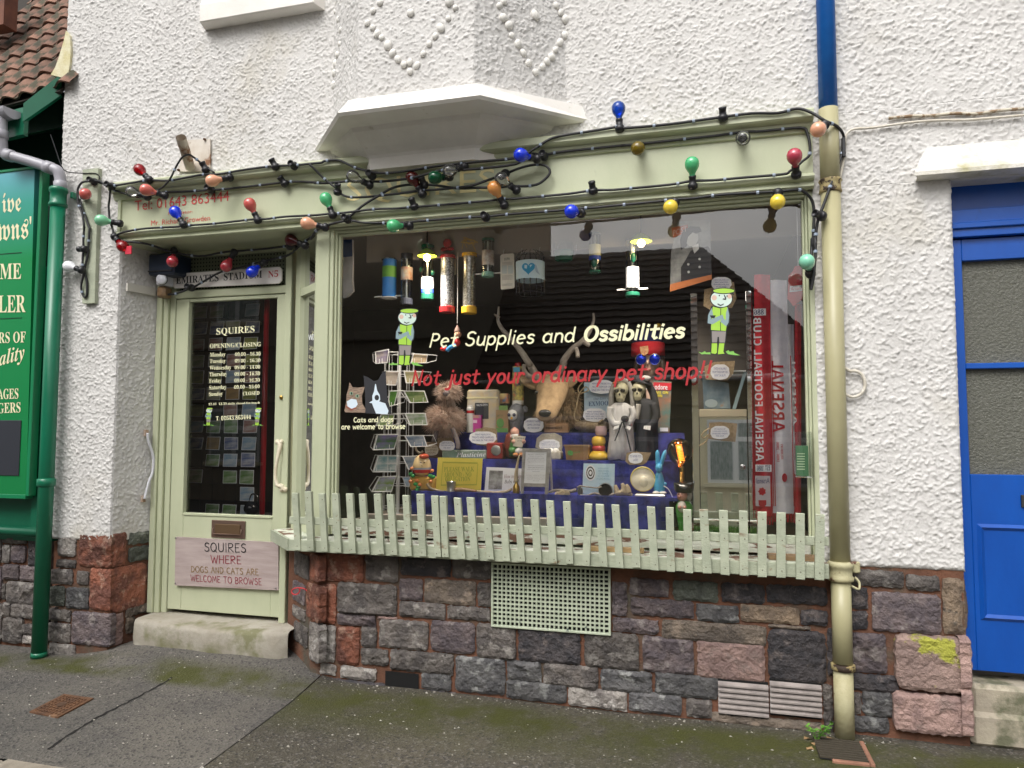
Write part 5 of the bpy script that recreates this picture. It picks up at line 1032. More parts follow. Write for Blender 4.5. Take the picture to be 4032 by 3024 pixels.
cable([('z1',[(600,1185,-.06),(540,1190,-.07),(510,1230,-.075),(507,1262,-.075),(512,1330,-.075),(538,1400,-.075),(550,1480,-.075)]),('z4',[(550,0,-.07),(545,70,-.07),(545,135,-.07),(540,200,-.07),(540,270,-.07),(545,300,-.07),(530,380,-.06),(545,440,-.055),(565,440,-.055),(568,350,-.055),(552,270,-.06),(570,190,-.06),(580,80,-.06),(585,0,-.06)]),('z1',[(580,1480,-.06),(560,1420,-.06),(540,1370,-.06),(522,1300,-.06)])], 'black festoon cable dangling down the timber batten')
cable([('z1',[(722,1215,-.12),(716,1300,-.10),(710,1350,-.08),(718,1440,-.08),(738,1500,-.09),(748,1556,-.09)])], 'short black cable hanging at the left end of the fascia')
cable([('z1',[(1005,1255,-.08),(1060,1225,-.12),(1110,1170,-.13),(1150,1090,-.13),(1188,1032,-.15),(1230,1010,-.17),(1272,1032,-.15),(1330,1078,-.12),(1400,1128,-.12)])], 'black cable looped over the rusty bracket stub', r=.0065)
HOLD = G(); HOLD.lathe([(.0,0),(.012,.0),(.024,.008),(.026,.018),(.026,.030),(.022,.034),(.0185,.036),(.0185,.060),(.0200,.062),(.0200,.072),(.0165,.074),(.0165,.066),(.0,.064)], (0,0,0), 14, cap=False)
hme = bpy.data.meshes.new('lampholder'); hme.from_pydata([tuple(v) for v in HOLD.v], [], HOLD.f); hme.polygons.foreach_set('use_smooth', [True]*len(hme.polygons)); hme.materials.append(BLACK)
BPROF = [(.0135,.0),(.0140,.008),(.0165,.018),(.0245,.030),(.0315,.043),(.0345,.058),(.0335,.072),(.0285,.084),(.0195,.0925),(.009,.097),(.0,.098)]
def bulbmat(nm, c, clear):
    if clear:
        m = bpy.data.materials.new(nm); m.use_nodes = True; N = m.node_tree.nodes; L = m.node_tree.links; N.remove(N['Principled BSDF'])
        t = N.new('ShaderNodeBsdfTransparent'); t.inputs[0].default_value = (*c, 1); g_ = N.new('ShaderNodeBsdfGlossy'); g_.inputs[0].default_value = (1,1,1,1); g_.inputs['Roughness'].default_value = .03
        dcol = N.new('ShaderNodeBsdfDiffuse'); dcol.inputs[0].default_value = (*c, 1); f = N.new('ShaderNodeLayerWeight'); f.inputs[0].default_value = .35
        x0 = N.new('ShaderNodeMixShader'); x0.inputs[0].default_value = .35 if min(c) < .5 else .04; L.new(t.outputs[0], x0.inputs[1]); L.new(dcol.outputs[0], x0.inputs[2])
        x = N.new('ShaderNodeMixShader'); L.new(f.outputs['Fresnel'], x.inputs[0]); L.new(x0.outputs[0], x.inputs[1]); L.new(g_.outputs[0], x.inputs[2]); L.new(x.outputs[0], N['Material Output'].inputs['Surface']); return m
    return mat(nm, c, rough=.13, spec=.6, coat=.5)
BC = {k: bulbmat('bulb_'+k, c, cl) for k, c, cl in (('ruby_clear',(.55,.004,.012),True),('salmon',(.60,.13,.10),False),('clear',(.92,.92,.90),True),('coral',(.55,.10,.085),False),('pale_green',(.22,.56,.33),False),('blue',(.005,.035,.66),False),
      ('peach',(.74,.36,.22),False),('green',(.08,.46,.19),False),('dark_red',(.16,.004,.012),True),('white',(.80,.81,.84),False),('red',(.40,.035,.05),False),('rust_red',(.20,.012,.008),True),('dark_green',(.004,.16,.06),True),('orange',(.72,.30,.08),False),
      ('sky_clear',(.02,.14,.72),True),('amber',(.40,.28,.02),True),('crimson',(.45,.05,.085),False),('yellow',(.82,.60,.06),False),('mint',(.24,.62,.43),False))}
bme = {}
for k, m in BC.items():
    g = G().lathe(BPROF, (0,0,0), 18, cap=False); me = bpy.data.meshes.new('bulb'); me.from_pydata([tuple(v) for v in g.v], [], g.f); me.polygons.foreach_set('use_smooth', [True]*len(me.polygons)); me.materials.append(m); bme[k] = me
def lamp(fr, h, b, kind, label, Y=-.105, dy=0, group='festoon lamps along the shopfront'):
    """h: holder pixel, b: bulb centre pixel (or the open mouth of an empty holder)"""
    if kind is None: t = thing('lampholder', label, 'lampholder', (0,0,0), 'empty festoon lampholders')
    else: t = thing('festoon_lamp', label, 'lamp', (0,0,0), group)
    ph = q(fr, h[0], h[1], Y)
    if b is None: d = Vector((0,-1,.05))
    else: d = q(fr, b[0], b[1], Y)-ph
    want = .088 if kind else .05
    l = d.length
    if b is not None and l < want: d.y = -math.sqrt(max(want*want-l*l, 0))*.9
    d.y += dy; d.normalize(); M = d.to_track_quat('Z', 'Y').to_matrix().to_4x4()
    if b is not None and kind: base = q(fr, b[0], b[1], Y+d.y*want)-d*.128      # seat the bulb centre on its pixel
    else: base = ph-d*.03
    t.matrix_world = Matrix.Translation(base) @ M
    o = bpy.data.objects.new('lampholder', hme) if kind else bpy.data.objects.new('socket', hme)
    COL.objects.link(o); o.parent = t
    if kind:
        o2 = bpy.data.objects.new('bulb', bme[kind]); COL.objects.link(o2); o2.parent = t; o2.location = (0,0,.068); o2.scale = (1.1,1.1,1.06)
    return t
lamp('z1',(972,1170),(915,1112),'ruby_clear','ruby red clear bulb tilted up on the fascia top near the bracket stub', -.12)
lamp('z1',(1005,1250),(960,1242),'salmon','salmon pink bulb in front of the cornice above the telephone number', -.12)
lamp('z1',(930,1275),(865,1255),'clear','clear glass bulb lying sideways at the left end of the fascia', -.10)
lamp('z1',(507,1262),(557,1268),'coral','coral red bulb pointing out from the timber batten', -.08)
lamp('z1',(718,1442),(665,1440),'pale_green','pale green bulb pointing away from the left end of the fascia', -.08)
lamp('z1',(1195,1460),(1148,1388),'blue','blue bulb standing up in front of the painted proprietor line', -.09)
lamp('z1',(1665,1415),(1635,1338),'coral','coral red bulb standing up on the bead right of the telephone number', -.09)
lamp('z1',(1440,1145),(1390,1180),'peach','peach bulb hanging below the cornice under the bracket stub', -.12)
lamp('z2',(172,1385),(140,1303),'green','green bulb standing on the bead before the faded fascia lettering', -.09)
lamp('z1',(2085,1470),(2010,1460),'peach','peach bulb pointing sideways over the top of the corner post', -.10)
lamp('z1',(1985,1600),(1905,1570),'dark_red','dark red clear bulb under the soffit beside the corner post', .05)
lamp('z1',(750,1555),(800,1608),'ruby_clear','ruby red clear bulb hanging below the left corner of the soffit', -.09)
lamp('z4',(545,275),(455,248),'white','white bulb pointing sideways from the foot of the timber batten', -.08)
lamp('z4',(1105,150),(1127,212),'red','red bulb hanging beside the alarm box', .10)
lamp('z4',(1505,165),(1480,242),'red','red bulb hanging before the perforated panel above the street name plate', .16)
lamp('z4',(1685,220),(1650,280),'blue','blue bulb hanging in front of the street name plate', .19)
lamp('z2',(370,1175),(318,1155),'clear','clear glass bulb at the start of the faded fascia lettering', -.10)
lamp('z2',(630,1455),(583,1475),'green','green bulb hanging at the left end of the window head', -.10)
lamp('z2',(745,1240),(705,1165),'rust_red','dark rust red bulb before the faded fascia lettering', -.09)
lamp('z2',(895,1130),(855,1160),'dark_green','dark green clear bulb before the middle of the faded lettering', -.13)
lamp('z2',(1000,1070),(950,1115),'clear','smoky clear bulb under the corbel of the bay', -.15)
lamp('z2',(1345,1205),(1290,1172),'clear','clear glass bulb at the end of the faded fascia lettering', -.09)
lamp('z2',(1275,1300),(1240,1232),'orange','orange bulb standing on the bead below the faded lettering', -.09)
lamp('z2',(1475,1005),(1415,1013),'blue','bright blue bulb beside the right end of the bay corbel', -.14)
lamp('z2',(1775,1365),(1745,1382),'blue','blue bulb hanging at the middle of the window head', -.10)
lamp('z2',(2057,820),(2050,715),'sky_clear','tall clear blue bulb standing on the fascia top', -.11)
lamp('z3',(155,760),(152,792),'amber','amber clear bulb hanging on the fascia panel', -.08)
lamp('z3',(712,705),(712,738),'clear','clear glass bulb on the right part of the fascia panel', -.08)
lamp('z3',(443,960),(440,880),'green','green bulb standing on the bead at the right of the fascia', -.09)
lamp('z3',(1003,885),(987,837),'crimson','crimson bulb standing near the right end of the fascia', -.10)
lamp('z3',(1150,645),(1115,690),'peach','peach bulb hanging in front of the downpipe', -.15)
lamp('z3',(340,1065),(327,1103),'yellow','yellow bulb hanging at the window head left of its twin', -.10)
lamp('z3',(905,1020),(897,1075),'yellow','yellow bulb hanging at the window head near the downpipe', -.10)
lamp('z8',(325,255),(295,220),'mint','mint green bulb on the right window post beside the downpipe', -.09)
for fr, h, b, Y, lab in [('z1',(1340,1100),(1330,1060),-.12,'empty lampholder standing beside the bracket stub'),('z1',(1795,1080),(1780,1040),-.12,'empty lampholder standing on the fascia top left of the bay'),('z1',(1920,1082),None,-.115,'empty lampholder facing out on the fascia top beside the bay'),
    ('z1',(1375,1238),None,-.065,'empty lampholder facing out above the end of the telephone number'),('z1',(1855,1192),(1838,1160),-.07,'empty lampholder standing on the fascia panel left of the faded lettering'),('z1',(610,1185),None,-.06,'empty lampholder at the head of the timber batten'),
    ('z4',(545,135),(500,135),-.07,'empty lampholder pointing sideways halfway down the timber batten'),('z4',(1245,385),None,.20,'empty round lampholder below the street name plate'),('z2',(435,1145),None,-.13,'empty lampholder facing out below the bay corbel'),('z2',(215,1245),(230,1205),-.08,'empty lampholder standing at the start of the loop of cable'),
    ('z2',(275,1430),None,-.095,'empty lampholder facing out above the corner post'),('z2',(712,1340),(705,1300),-.095,'empty lampholder standing on the bead under the faded lettering'),('z2',(778,1200),(770,1165),-.09,'empty lampholder beside the dark rust red bulb'),('z2',(1305,1138),(1290,1170),-.10,'empty lampholder behind the clear bulb at the end of the lettering'),
    ('z2',(1560,1018),None,-.075,'empty lampholder facing out beside the bright blue bulb'),('z2',(1180,1417),None,-.09,'empty lampholder facing out over the window head'),('z2',(1882,1235),(1878,1190),-.095,'empty lampholder standing on the bead at mid fascia'),('z3',(605,618),(601,575),-.125,'empty lampholder standing on the fascia top right of the tall blue bulb'),
    ('z3',(1125,1150),(1085,1145),-.12,'empty lampholder pointing sideways in front of the downpipe'),('z4',(1900,115),(1960,110),.10,'empty lampholder under the soffit beside the dark red bulb'),('z1',(725,1215),None,-.12,'small black cable joint at the left corner of the cornice')]:
    lamp(fr, h, b, None, lab, Y)
# red plastic tags on the cable
a = q('z4',848,140,-.10); G().box(a.x-.03,a.x+.02,-.11,-.10,a.z-.03,a.z+.025,.002).mk('red_tag', mat('red_tag', (.60,.03,.06), rough=.5), label='red plastic tag hanging below the ruby bulb under the soffit', cat='tag')
a = q('z3',1250,785,-.06); G().box(a.x-.009,a.x+.009,-.065,-.045,a.z-.05,a.z+.05,.003).mk('cable_connector', BLACK, label='black inline cable connector on the wall beside the downpipe', cat='connector')
# ================================================================ goods in the window
def bx(fr, x0, y0, x1, y1, Y):
    cx, cy = (x0+x1)/2, (y0+y1)/2; return q(fr,x0,cy,Y).x, q(fr,x1,cy,Y).x, q(fr,cx,y1,Y).z, q(fr,cx,y0,Y).z
def pxm(fr, Y, x=2200): return FR[fr][2]*(Y-CAM.y)/FPX*1.02         # metres per pixel of that zoom
def pbox(name, fr, x0, y0, x1, y1, Y, dep, m, parent=None, sit=None, b=.002, **k):
    X0, X1, Z0, Z1 = bx(fr, x0, y0, x1, y1, Y)
    if sit is not None: Z0 = sit
    return G().box(X0, X1, Y, Y+dep, Z0, Z1, b).mk(name, m, parent, **k) if parent else G().box(X0, X1, Y, Y+dep, Z0, Z1, b).mk(name, m, loc=((X0+X1)/2, Y, Z0), **k)
def tth(name, fr, x, y, Y, label, cat, sit=None, group=None):
    p = q(fr, x, y, Y)
    if sit is not None: p.z = sit
    return thing(name, label, cat, p, group)
def flat(name, pts, m, parent, th=.0015):
    n = len(pts); d = Vector((0, th, 0)); return mk(name, list(pts)+[p+d for p in pts], [tuple(range(n)), tuple(range(2*n-1, n-1, -1))]+[(i, n+i, n+(i+1) % n, (i+1) % n) for i in range(n)], m, parent)
def oval(fr, x0, y0, x1, y1, Y, n=44, w=.025):
    return [q(fr, (x0+x1)/2+(x1-x0)/2*math.copysign(abs(math.cos(t))**.8, math.cos(t))*(1+w*math.sin(11*t)), (y0+y1)/2+(y1-y0)/2*math.copysign(abs(math.sin(t))**.8, math.sin(t))*(1+w*math.sin(9*t)), Y) for t in [2*math.pi*k/n for k in range(n)]]
def bubble(fr, x0, y0, x1, y1, Y, lines, label, slope=0):
    t = tth('speech_bubble_card', fr, (x0+x1)/2, y1, Y, label, 'card'); flat('card', oval(fr, x0, y0, x1, y1, Y), PAPER, t)
    w, h = x1-x0, y1-y0; lines_px(lines, fr, x0+w*.10, y0+h*.16, x1-w*.10, y1-h*.16, Y-.001, BLUEI, t, slope=slope); return t
def sackcloth(fr, pts, Y, label, cat='tag'):
    P = [q(fr, x, y, Y) for x, y in pts]; t = thing('hessian_tag', label, cat, P[0]); flat('cloth', P, HESS, t, .004); return t
GLZ = lambda nm, c, r=.25: mat(nm, c, rough=r, coat=.3)
CLR = glass_mat('clear_tube_plastic', 2.2, (.86,.90,.90))
DGRN = GLZ('dark_green_plastic', (.012,.10,.06)); WHT = GLZ('white_plastic_part', (.78,.78,.76)); DK = GLZ('charcoal_plastic', (.02,.022,.03))
LRED = GLZ('red_plastic', (.42,.02,.025)); LYEL = GLZ('yellow_plastic', (.72,.42,.03)); LBLU = GLZ('bright_blue_seed', (.02,.20,.62), .5)
HY = .34
def hang(t, p, z1, m=STEEL): G().tube([p, Vector((p.x, p.y, z1))], .0018, 5).mk('hanging_wire', m, t)
def feeder(fr, x0, x1, y0, y1, Y, label, lid, base, tube, lid_h, base_h, lidw=1.12, label_=None, perches=None, top=None, extra=None):
    X0, X1, Z0, Z1 = bx(fr, x0, y0, x1, y1, Y); r = (X1-X0)/2; cx = (X0+X1)/2
    t = thing('bird_feeder', label, 'bird feeder', (cx, Y, Z0), 'bird feeders hanging in the window'); c = (cx, Y, 0); h = Z1-Z0
    G().lathe([(r*lidw*.6,Z1+.004),(r*lidw,Z1),(r*lidw,Z1-lid_h*h),(r,Z1-lid_h*h-.002)], c, 20).mk('lid', lid, t, smooth=False)
    G().lathe([(r,Z0+base_h*h),(r,Z1-lid_h*h)], c, 20, cap=False).mk('tube', tube, t, smooth=True)
    G().lathe([(r*lidw*.9,Z0),(r*lidw,Z0+.004),(r*lidw,Z0+base_h*h*.9),(r,Z0+base_h*h)], c, 20).mk('base', base, t)
    hang(t, Vector((cx-.6*r, Y, Z1)), 2.60); hang(t, Vector((cx+.6*r, Y, Z1)), 2.60)
    G().lathe([(r*.16,Z0+.01),(r*.16,Z1-.01)], c, 8).mk('core_rod', WHT, t)
    for (a, b_, m) in (label_ or []): G().lathe([(r*1.02,Z0+h*a),(r*1.02,Z0+h*b_)], c, 20, cap=False).mk('label_band', m, t, smooth=True)
    for a in (perches or []): G().tube([Vector((cx-r*2.3,Y,Z0+h*a)), Vector((cx+r*2.3,Y,Z0+h*a))], .0045, 6).mk('perch', WHT, t)
    return t, cx, r, Z0, Z1
OWL = mat('orange_white_label', (.75,.74,.72), (.62,.20,.08), sc=14, rough=.5); LBW = mat('printed_white_label', (.76,.77,.80), (.40,.42,.48), sc=40, rough=.5, lo=.58, hi=.72); LBB = mat('blue_label', (.03,.08,.45), rough=.5)
MESH = mat('galvanised_mesh', (.50,.51,.53), (.12,.12,.13), sc=120, rough=.4, metal=.6, lo=.45, hi=.55)
feeder('A', 575,715,470,900, HY, 'bright blue plastic seed tube with white perches', CLR, WHT, LBLU, .03,.03,1.15, [(.52,.80,mat('lime_tag', (.15,.42,.06), rough=.5))], [.06])
feeder('A', 775,892,415,972, HY, 'charcoal seed tube with an orange and white label', DK, DK, CLR, .10,.13,1.08, [(.48,.73,OWL)])
t, cx, r, Z0, Z1 = feeder('A', 997,1123,320,915, HY, 'clear seed tube with dark green lid and a blue-footed label', DGRN, DGRN, CLR, .05,.11,1.04, [(.20,.40,LBW),(.12,.195,LBB)])
for zf, sx in ((.55,-1),(.48,1)): G().ball((cx+sx*r*.95,HY-.01,Z0+(Z1-Z0)*zf), .016,.016,.02,8,6).mk('feeding_port', DGRN, t, smooth=True)
t, cx, r, Z0, Z1 = feeder('A', 1208,1345,432,1055, HY, 'red capped wire mesh peanut feeder with cream tag', LRED, LRED, MESH, .045,.11,1.18)
a = bx('A',1236,392,1370,640,HY+.05); G().box(a[0],a[1],HY+.055,HY+.058,a[2],a[3]).mk('cream_tag', mat('cream_tag', (.66,.56,.38), rough=.7), t)
g = G()
for sx in (-1,1): g.ball((cx+sx*.022,HY-.01,q('A',1290,365,HY).z), .024,.01,.014,10,6)
g.ball((cx,HY-.01,q('A',1290,300,HY).z), .03,.02,.03,8,6); g.mk('ribbon_bow', LRED, t, smooth=True)
t, cx, r, Z0, Z1 = feeder('A', 1450,1580,410,1065, HY, 'yellow capped steel mesh feeder tied with straw', LYEL, LYEL, mat('perforated_steel', (.60,.58,.52), (.28,.26,.22), sc=90, rough=.3, metal=.8, lo=.46, hi=.54), .05,.12,1.22)
STRAW = mat('raffia', (.55,.38,.15), rough=.8)
for k in range(9): g = G(); rr = random.Random(k); g.tube(smooth_pts([q('A',1510,250,HY-.03),q('A',1510+rr.uniform(-110,110),235+rr.uniform(-10,60),HY-.04),q('A',1560+rr.uniform(-150,70),300+rr.uniform(-20,90),HY-.04)],4), .0025, 5); g.mk('raffia_strand', STRAW, t)
feeder('A', 1655,1780,250,665, HY, 'small clear seed tube with green cap and round picture label', DGRN, GLZ('pale_green_plastic', (.20,.42,.33)), CLR, .06,.12,1.04, [(.29,.68,mat('picture_label', (.66,.68,.66), (.34,.20,.14), sc=22, rough=.5))], [.09])
# white hanging card
t = tth('hanging_card', 'A', 1925, 800, HY, 'white instruction card hanging between the bird feeders', 'card'); P = [q('A',x,y,HY) for x, y in ((1850,435),(1870,418),(1990,405),(2004,415),(2007,775),(1995,788),(1870,803),(1858,795))]; flat('card', P, mat('cream_card', (.72,.69,.60), rough=.6), t); hang(t, q('A',1925,405,HY), 2.6)
tpx('SUPA','A',(1895,485),(1955,478),(1895,458),HY-.001,DGRN,t)
for x in (1868,1935): pbox('picture_frame_print','A',x,540,x+55,628,HY-.0012,.0008,mat('pale_print', (.55,.60,.58), rough=.6),t,b=0)
for y in (505,518,531,650,663,676,689,740,753): pbox('print_line','A',1872,y,1985,y+4,HY-.0012,.0008,mat('grey_print', (.38,.36,.32), rough=.7),t,b=0)
# caged feeder with blue band
X0, X1, Z0, Z1 = bx('B',90,400,397,850,HY); cx, r = (X0+X1)/2, (X1-X0)/2; t = thing('bird_feeder', 'squirrel-proof black wire cage feeder with pale blue paper band', 'bird feeder', (cx,HY,Z0), 'bird feeders hanging in the window')
zb0, zb1 = q('B',240,672,HY-r).z, q('B',240,470,HY-r).z
PBL = mat('pale_blue_band', (.55,.72,.80), rough=.6); G().lathe([(r,zb0),(r,zb1)], (cx,HY,0), 28, cap=False).mk('paper_band', PBL, t, smooth=True)
for k in range(14): a = 2*math.pi*k/14; G().tube(smooth_pts([Vector((cx+.5*r*math.cos(a),HY+.5*r*math.sin(a),Z1+.01)),Vector((cx+.93*r*math.cos(a),HY+.93*r*math.sin(a),Z1-.02)),Vector((cx+.97*r*math.cos(a),HY+.97*r*math.sin(a),(Z0+Z1)/2)),Vector((cx+.97*r*math.cos(a),HY+.97*r*math.sin(a),Z0))],3), .0022, 5).mk('cage_wire', DK, t)
for z in (Z0, Z0+.04, Z1-.03): G().tube([Vector((cx+.98*r*math.cos(a*math.pi/12),HY+.98*r*math.sin(a*math.pi/12),z)) for a in range(25)], .0022, 5).mk('cage_wire', DK, t)
hz_ = (zb0+zb1)/2
hp = [(16*math.sin(a)**3, 13*math.cos(a)-5*math.cos(2*a)-2*math.cos(3*a)-math.cos(4*a)) for a in [2*math.pi*k/40 for k in range(40)]]
def onband(x, z): a = x/r; return Vector((cx+r*1.012*math.sin(a), HY-r*1.012*math.cos(a), hz_+z))
mk('heart_print', [onband(x*.0026+.01, z*.0026+.003) for x, z in hp], [tuple(range(40))], mat('heart_blue', (.02,.30,.55), rough=.6), t)
mk('bird_print', [onband(x, z) for x, z in ((.045,.02),(.052,.028),(.06,.02),(.07,-.01),(.085,-.035),(.07,-.03),(.058,-.022),(.05,-.005))], [tuple(range(8))], mat('bird_grey_print', (.35,.48,.60), rough=.6), t)
hang(t, Vector((cx,HY,Z1)), 2.6)
# green hanging dish
X0, X1, Z0, Z1 = bx('B',488,385,722,492,HY); cx, r = (X0+X1)/2, (X1-X0)/2; t = thing('green_feeding_dish', 'dark green hanging feeding dish beside the caged feeder', 'dish', (cx,HY,Z0)); G().lathe([(r*.6,Z0),(r*.8,Z0+.008),(r*.93,Z1-.02),(r,Z1),(r*.95,Z1),(r*.7,Z0+.015)], (cx,HY,0), 24).mk('dish', DGRN, t, smooth=True); hang(t, Vector((cx-r*.8,HY,Z1)), 2.6); hang(t, Vector((cx+r*.8,HY,Z1)), 2.6)
G().lathe([(r,Z1+.001),(r*.9,Z1+.05)], (cx,HY,0), 24, cap=False).mk('clear_dome', CLR, t, smooth=True)
t, cx, r, Z0, Z1 = feeder('B', 882,1010,190,622, HY, 'clear seed tube with yellow and white label and green port', GLZ('smoke_plastic', (.20,.24,.24)), DGRN, CLR, .04,.06,1.03, [(.42,.70,mat('yellow_white_label', (.72,.72,.55), (.60,.60,.30), sc=18, rough=.5)),(.31,.415,LBB)])
G().ball((cx,HY-r,Z0+(Z1-Z0)*.22), .018,.008,.028,10,8).mk('feeding_port', DGRN, t, smooth=True)
t, cx, r, Z0, Z1 = feeder('B', 1280,1425,262,880, HY, 'tall clear seed tube with white barcode label and long perch', CLR, DGRN, CLR, .02,.07,1.12, [(.15,.51,LBW)], [.13])
G().ball((cx+.01,HY-r,Z0+(Z1-Z0)*.66), .016,.01,.03,10,8).mk('feeding_port', DGRN, t, smooth=True)
# clear bag at the left
P = [q('A',x,y,.20) for x, y in ((142,262),(240,260),(245,450),(242,700),(250,820),(190,880),(140,895))]; t = thing('polythene_bag', 'clear polythene bag with blue header hanging at the left of the window', 'bag', P[-1])
flat('bag', P, mat('milky_polythene', (.45,.45,.46), (.62,.62,.64), sc=12, rough=.25), t, .02); flat('header', [q('A',x,y,.198) for x, y in ((143,258),(238,256),(240,440),(141,450))], mat('blue_header', (.02,.06,.20), rough=.4), t); hang(t, q('A',190,258,.2), 2.66)
# poster at upper right
P = [q('C',x,y,.16) for x, y in ((105,825),(558,690),(545,40),(185,62),(118,400))]; t = thing('photo_poster', 'black and white portrait poster with orange foot strip hanging in the window', 'poster', P[0])
PSM = mat('poster_grey', (.20,.21,.21), (.42,.43,.42), sc=7, rough=.5, lo=.42, hi=.6)
flat('sheet', P, PSM, t); pp_ = lambda L, d: [q('C',x,y,.16-d) for x, y in L]
flat('orange_strip', pp_(((105,825),(560,690),(558,628),(108,745)), .002), mat('orange_strip', (.70,.22,.06), rough=.5), t, .001)
flat('dark_coat', pp_(((225,715),(225,560),(280,470),(330,380),(420,350),(520,330),(552,380),(556,640)), .0022), mat('poster_black', (.03,.03,.035), rough=.5), t, .001)
flat('hat', pp_(((215,260),(245,160),(330,110),(430,120),(450,170),(360,200),(300,260),(290,330),(225,370)), .0024), MATS['poster_black'], t, .001)
flat('face', pp_(((285,300),(300,230),(350,180),(410,200),(415,260),(380,320),(320,330)), .0026), mat('poster_pale', (.52,.53,.52), rough=.5), t, .001)
flat('collar', pp_(((345,330),(415,300),(420,360),(370,410)), .0028), mat('poster_white', (.74,.75,.74), rough=.5), t, .001)
for x, y in ((428,470),(428,556),(305,527),(308,610)): flat('button', [q('C',x+14*math.cos(a*math.pi/5),y+14*math.sin(a*math.pi/5),.157) for a in range(10)], MATS['poster_white'], t, .0008)
flat('orange_corner', pp_(((120,130),(300,95),(305,165),(140,240)), .0023), mat('red_corner', (.62,.16,.10), rough=.5), t, .001); tpx('POST','C',(138,220),(292,165),(138,160),.157,mat('pale_pink', (.75,.55,.50), rough=.6),t)
hang(t, q('C',360,50,.16), 2.67)
# small wooden toy hanging on a string
p0 = q('A',1370,1300,.32); t = thing('hanging_string_toy', 'little painted figure in red and blue hanging on a string', 'toy', q('A',1330,1480,.32)); g = G(); m_ = pxm('A',.32)
G().ball(q('A',1390,1290,.32), 42*m_, n=12, m=8).mk('head', mat('toy_skin', (.55,.28,.18), rough=.5), t, smooth=True); G().lathe([(40*m_,0),(34*m_,20*m_),(8*m_,75*m_)], q('A',1385,1262,.32), 12).mk('hat', mat('toy_brown', (.16,.09,.07), rough=.6), t)
G().ball(q('A',1375,1375,.32), 48*m_,34*m_,55*m_,12,8).mk('red_coat', LRED, t, smooth=True); G().tube(smooth_pts([q('A',x,y,.31) for x, y in ((1370,1410),(1310,1430),(1270,1470))],4), 24*m_, 8).mk('blue_legs', mat('toy_blue', (.03,.22,.48), rough=.5), t, smooth=True)
G().ball(q('A',1235,1450,.31), 45*m_,30*m_,28*m_,10,8).mk('red_shoes', LRED, t, smooth=True); hang(t, q('A',1385,1170,.32), 2.62, mat('thread', (.5,.5,.5), rough=.8))
# pendant lamps, lit
def pendant(fr, x, y, label):
    pl = q(fr, x, y, .23); t = thing('pendant_lamp', label, 'lamp', pl, 'lit pendant lamps in the window')
    G().lathe([(.062,-.01),(.052,.012),(.022,.034),(.010,.04)], pl+Vector((0,0,.02)), 20, cap=False).mk('shade', GLZ('lime_shade', (.30,.42,.06)), t, smooth=True); G().tube([pl+Vector((0,0,.055)), Vector((pl.x,pl.y,2.79))], .004, 6).mk('flex', BLACK, t)
    G().ball(pl, .022, n=14, m=10).mk('bulb', mat('lit_bulb', (1,.74,.42), emit=50), t, smooth=True)
    lt = bpy.data.lights.new('pendant_light','SPOT'); lt.spot_size = R(112); lt.spot_blend = .55; lt.energy = 52; lt.color = (1,.90,.76); lt.shadow_soft_size = .06; lo_ = bpy.data.objects.new('pendant_light', lt); COL.objects.link(lo_); lo_.parent = t; lo_.location = (0,0,-.05)
pendant('B',1450,298,'small lit pendant lamp with green shade beside the tall seed tube'); pendant('A',1055,455,'small lit pendant lamp with green shade hanging before the feeders')
# ---------------------------------------------------------------- stag's head
t = tth('stag_head', 'E', 760, 760, .62, 'mounted stag head with branching grey antlers in the middle of the window', 'stag head', T3)
FUR = mat('tan_fur', (.42,.29,.16), (.26,.17,.09), sc=26, rough=.9, bump=1, bsc=170, bdist=.006, stretch=(1,1,.45)); me_ = pxm('E',.6)
rings = []; RD = [(676,655,70,38,.415),(684,645,104,72,.425),(700,612,122,98,.46),(720,545,132,120,.505),(738,470,150,140,.55),(750,400,172,150,.60),(760,345,182,140,.66),(768,330,176,150,.74),(790,430,200,230,.80),(805,520,228,270,.90),(810,560,240,290,1.02)]
for x, y, hw, hh, Y in RD:
    c = q('E',x,y,Y); m_ = pxm('E',Y); rings.append([c+Vector((hw*m_*math.copysign(abs(math.cos(a))**.85,math.cos(a)),0,hh*m_*math.sin(a)*(1 if math.sin(a)>0 else 1.05))) for a in [2*math.pi*k/22 for k in range(22)]])
hd_ = G().loft(rings).mk('head', FUR, t, smooth=True)
NOS = mat('wet_black_nose', (.012,.012,.014), rough=.25, bump=.4, bsc=150)
g = G(); c = q('E',678,628,.405); g.ball(c, 68*me_, .02, 40*me_, 16, 10); g.mk('nose', NOS, hd_, smooth=True)
for x, y in ((588,402),(838,388)): G().ball(q('E',x,y,.565 if x < 700 else .575), 25*me_,.018,20*me_,12,8).mk('eye', NOS, hd_, smooth=True)
for cx_, sgn in ((505,-1),(955,1)):
    c = q('E',cx_,292,.67); u_ = Vector((sgn*.86,-.1,.5)).normalized(); v_ = Vector((sgn*-.5,0,.86)); R_ = []
    for k in range(9): tt = k/8; wdt = .034*math.sin(math.pi*min(tt*.9+.1,1))**.8+.002; cc = c+u_*((tt-.5)*.15); R_.append([cc+v_*(wdt*math.cos(a))+Vector((0,1,0))*(.012*math.sin(a)+.010*(1-abs(math.cos(a)))) for a in [2*math.pi*i_/12 for i_ in range(12)]])
    G().loft(R_).mk('ear', FUR, t, smooth=True)
HORN = mat('grey_antler', (.30,.265,.225), (.19,.165,.14), sc=18, rough=.6, bump=.6, bsc=60, stretch=(1,1,.4), c3=(.42,.39,.34), sc3=6, lo3=.55, hi3=.7)
def antler(L, r0, r1, nm='antler', par=None):
    P = smooth_pts([q(f, x, y, Y) for f, x, y, Y in L], 4); n = len(P); return G().tube(P, [r0+(r1-r0)*i/(n-1) for i in range(n)], 10).mk(nm, HORN, par or t, smooth=True)
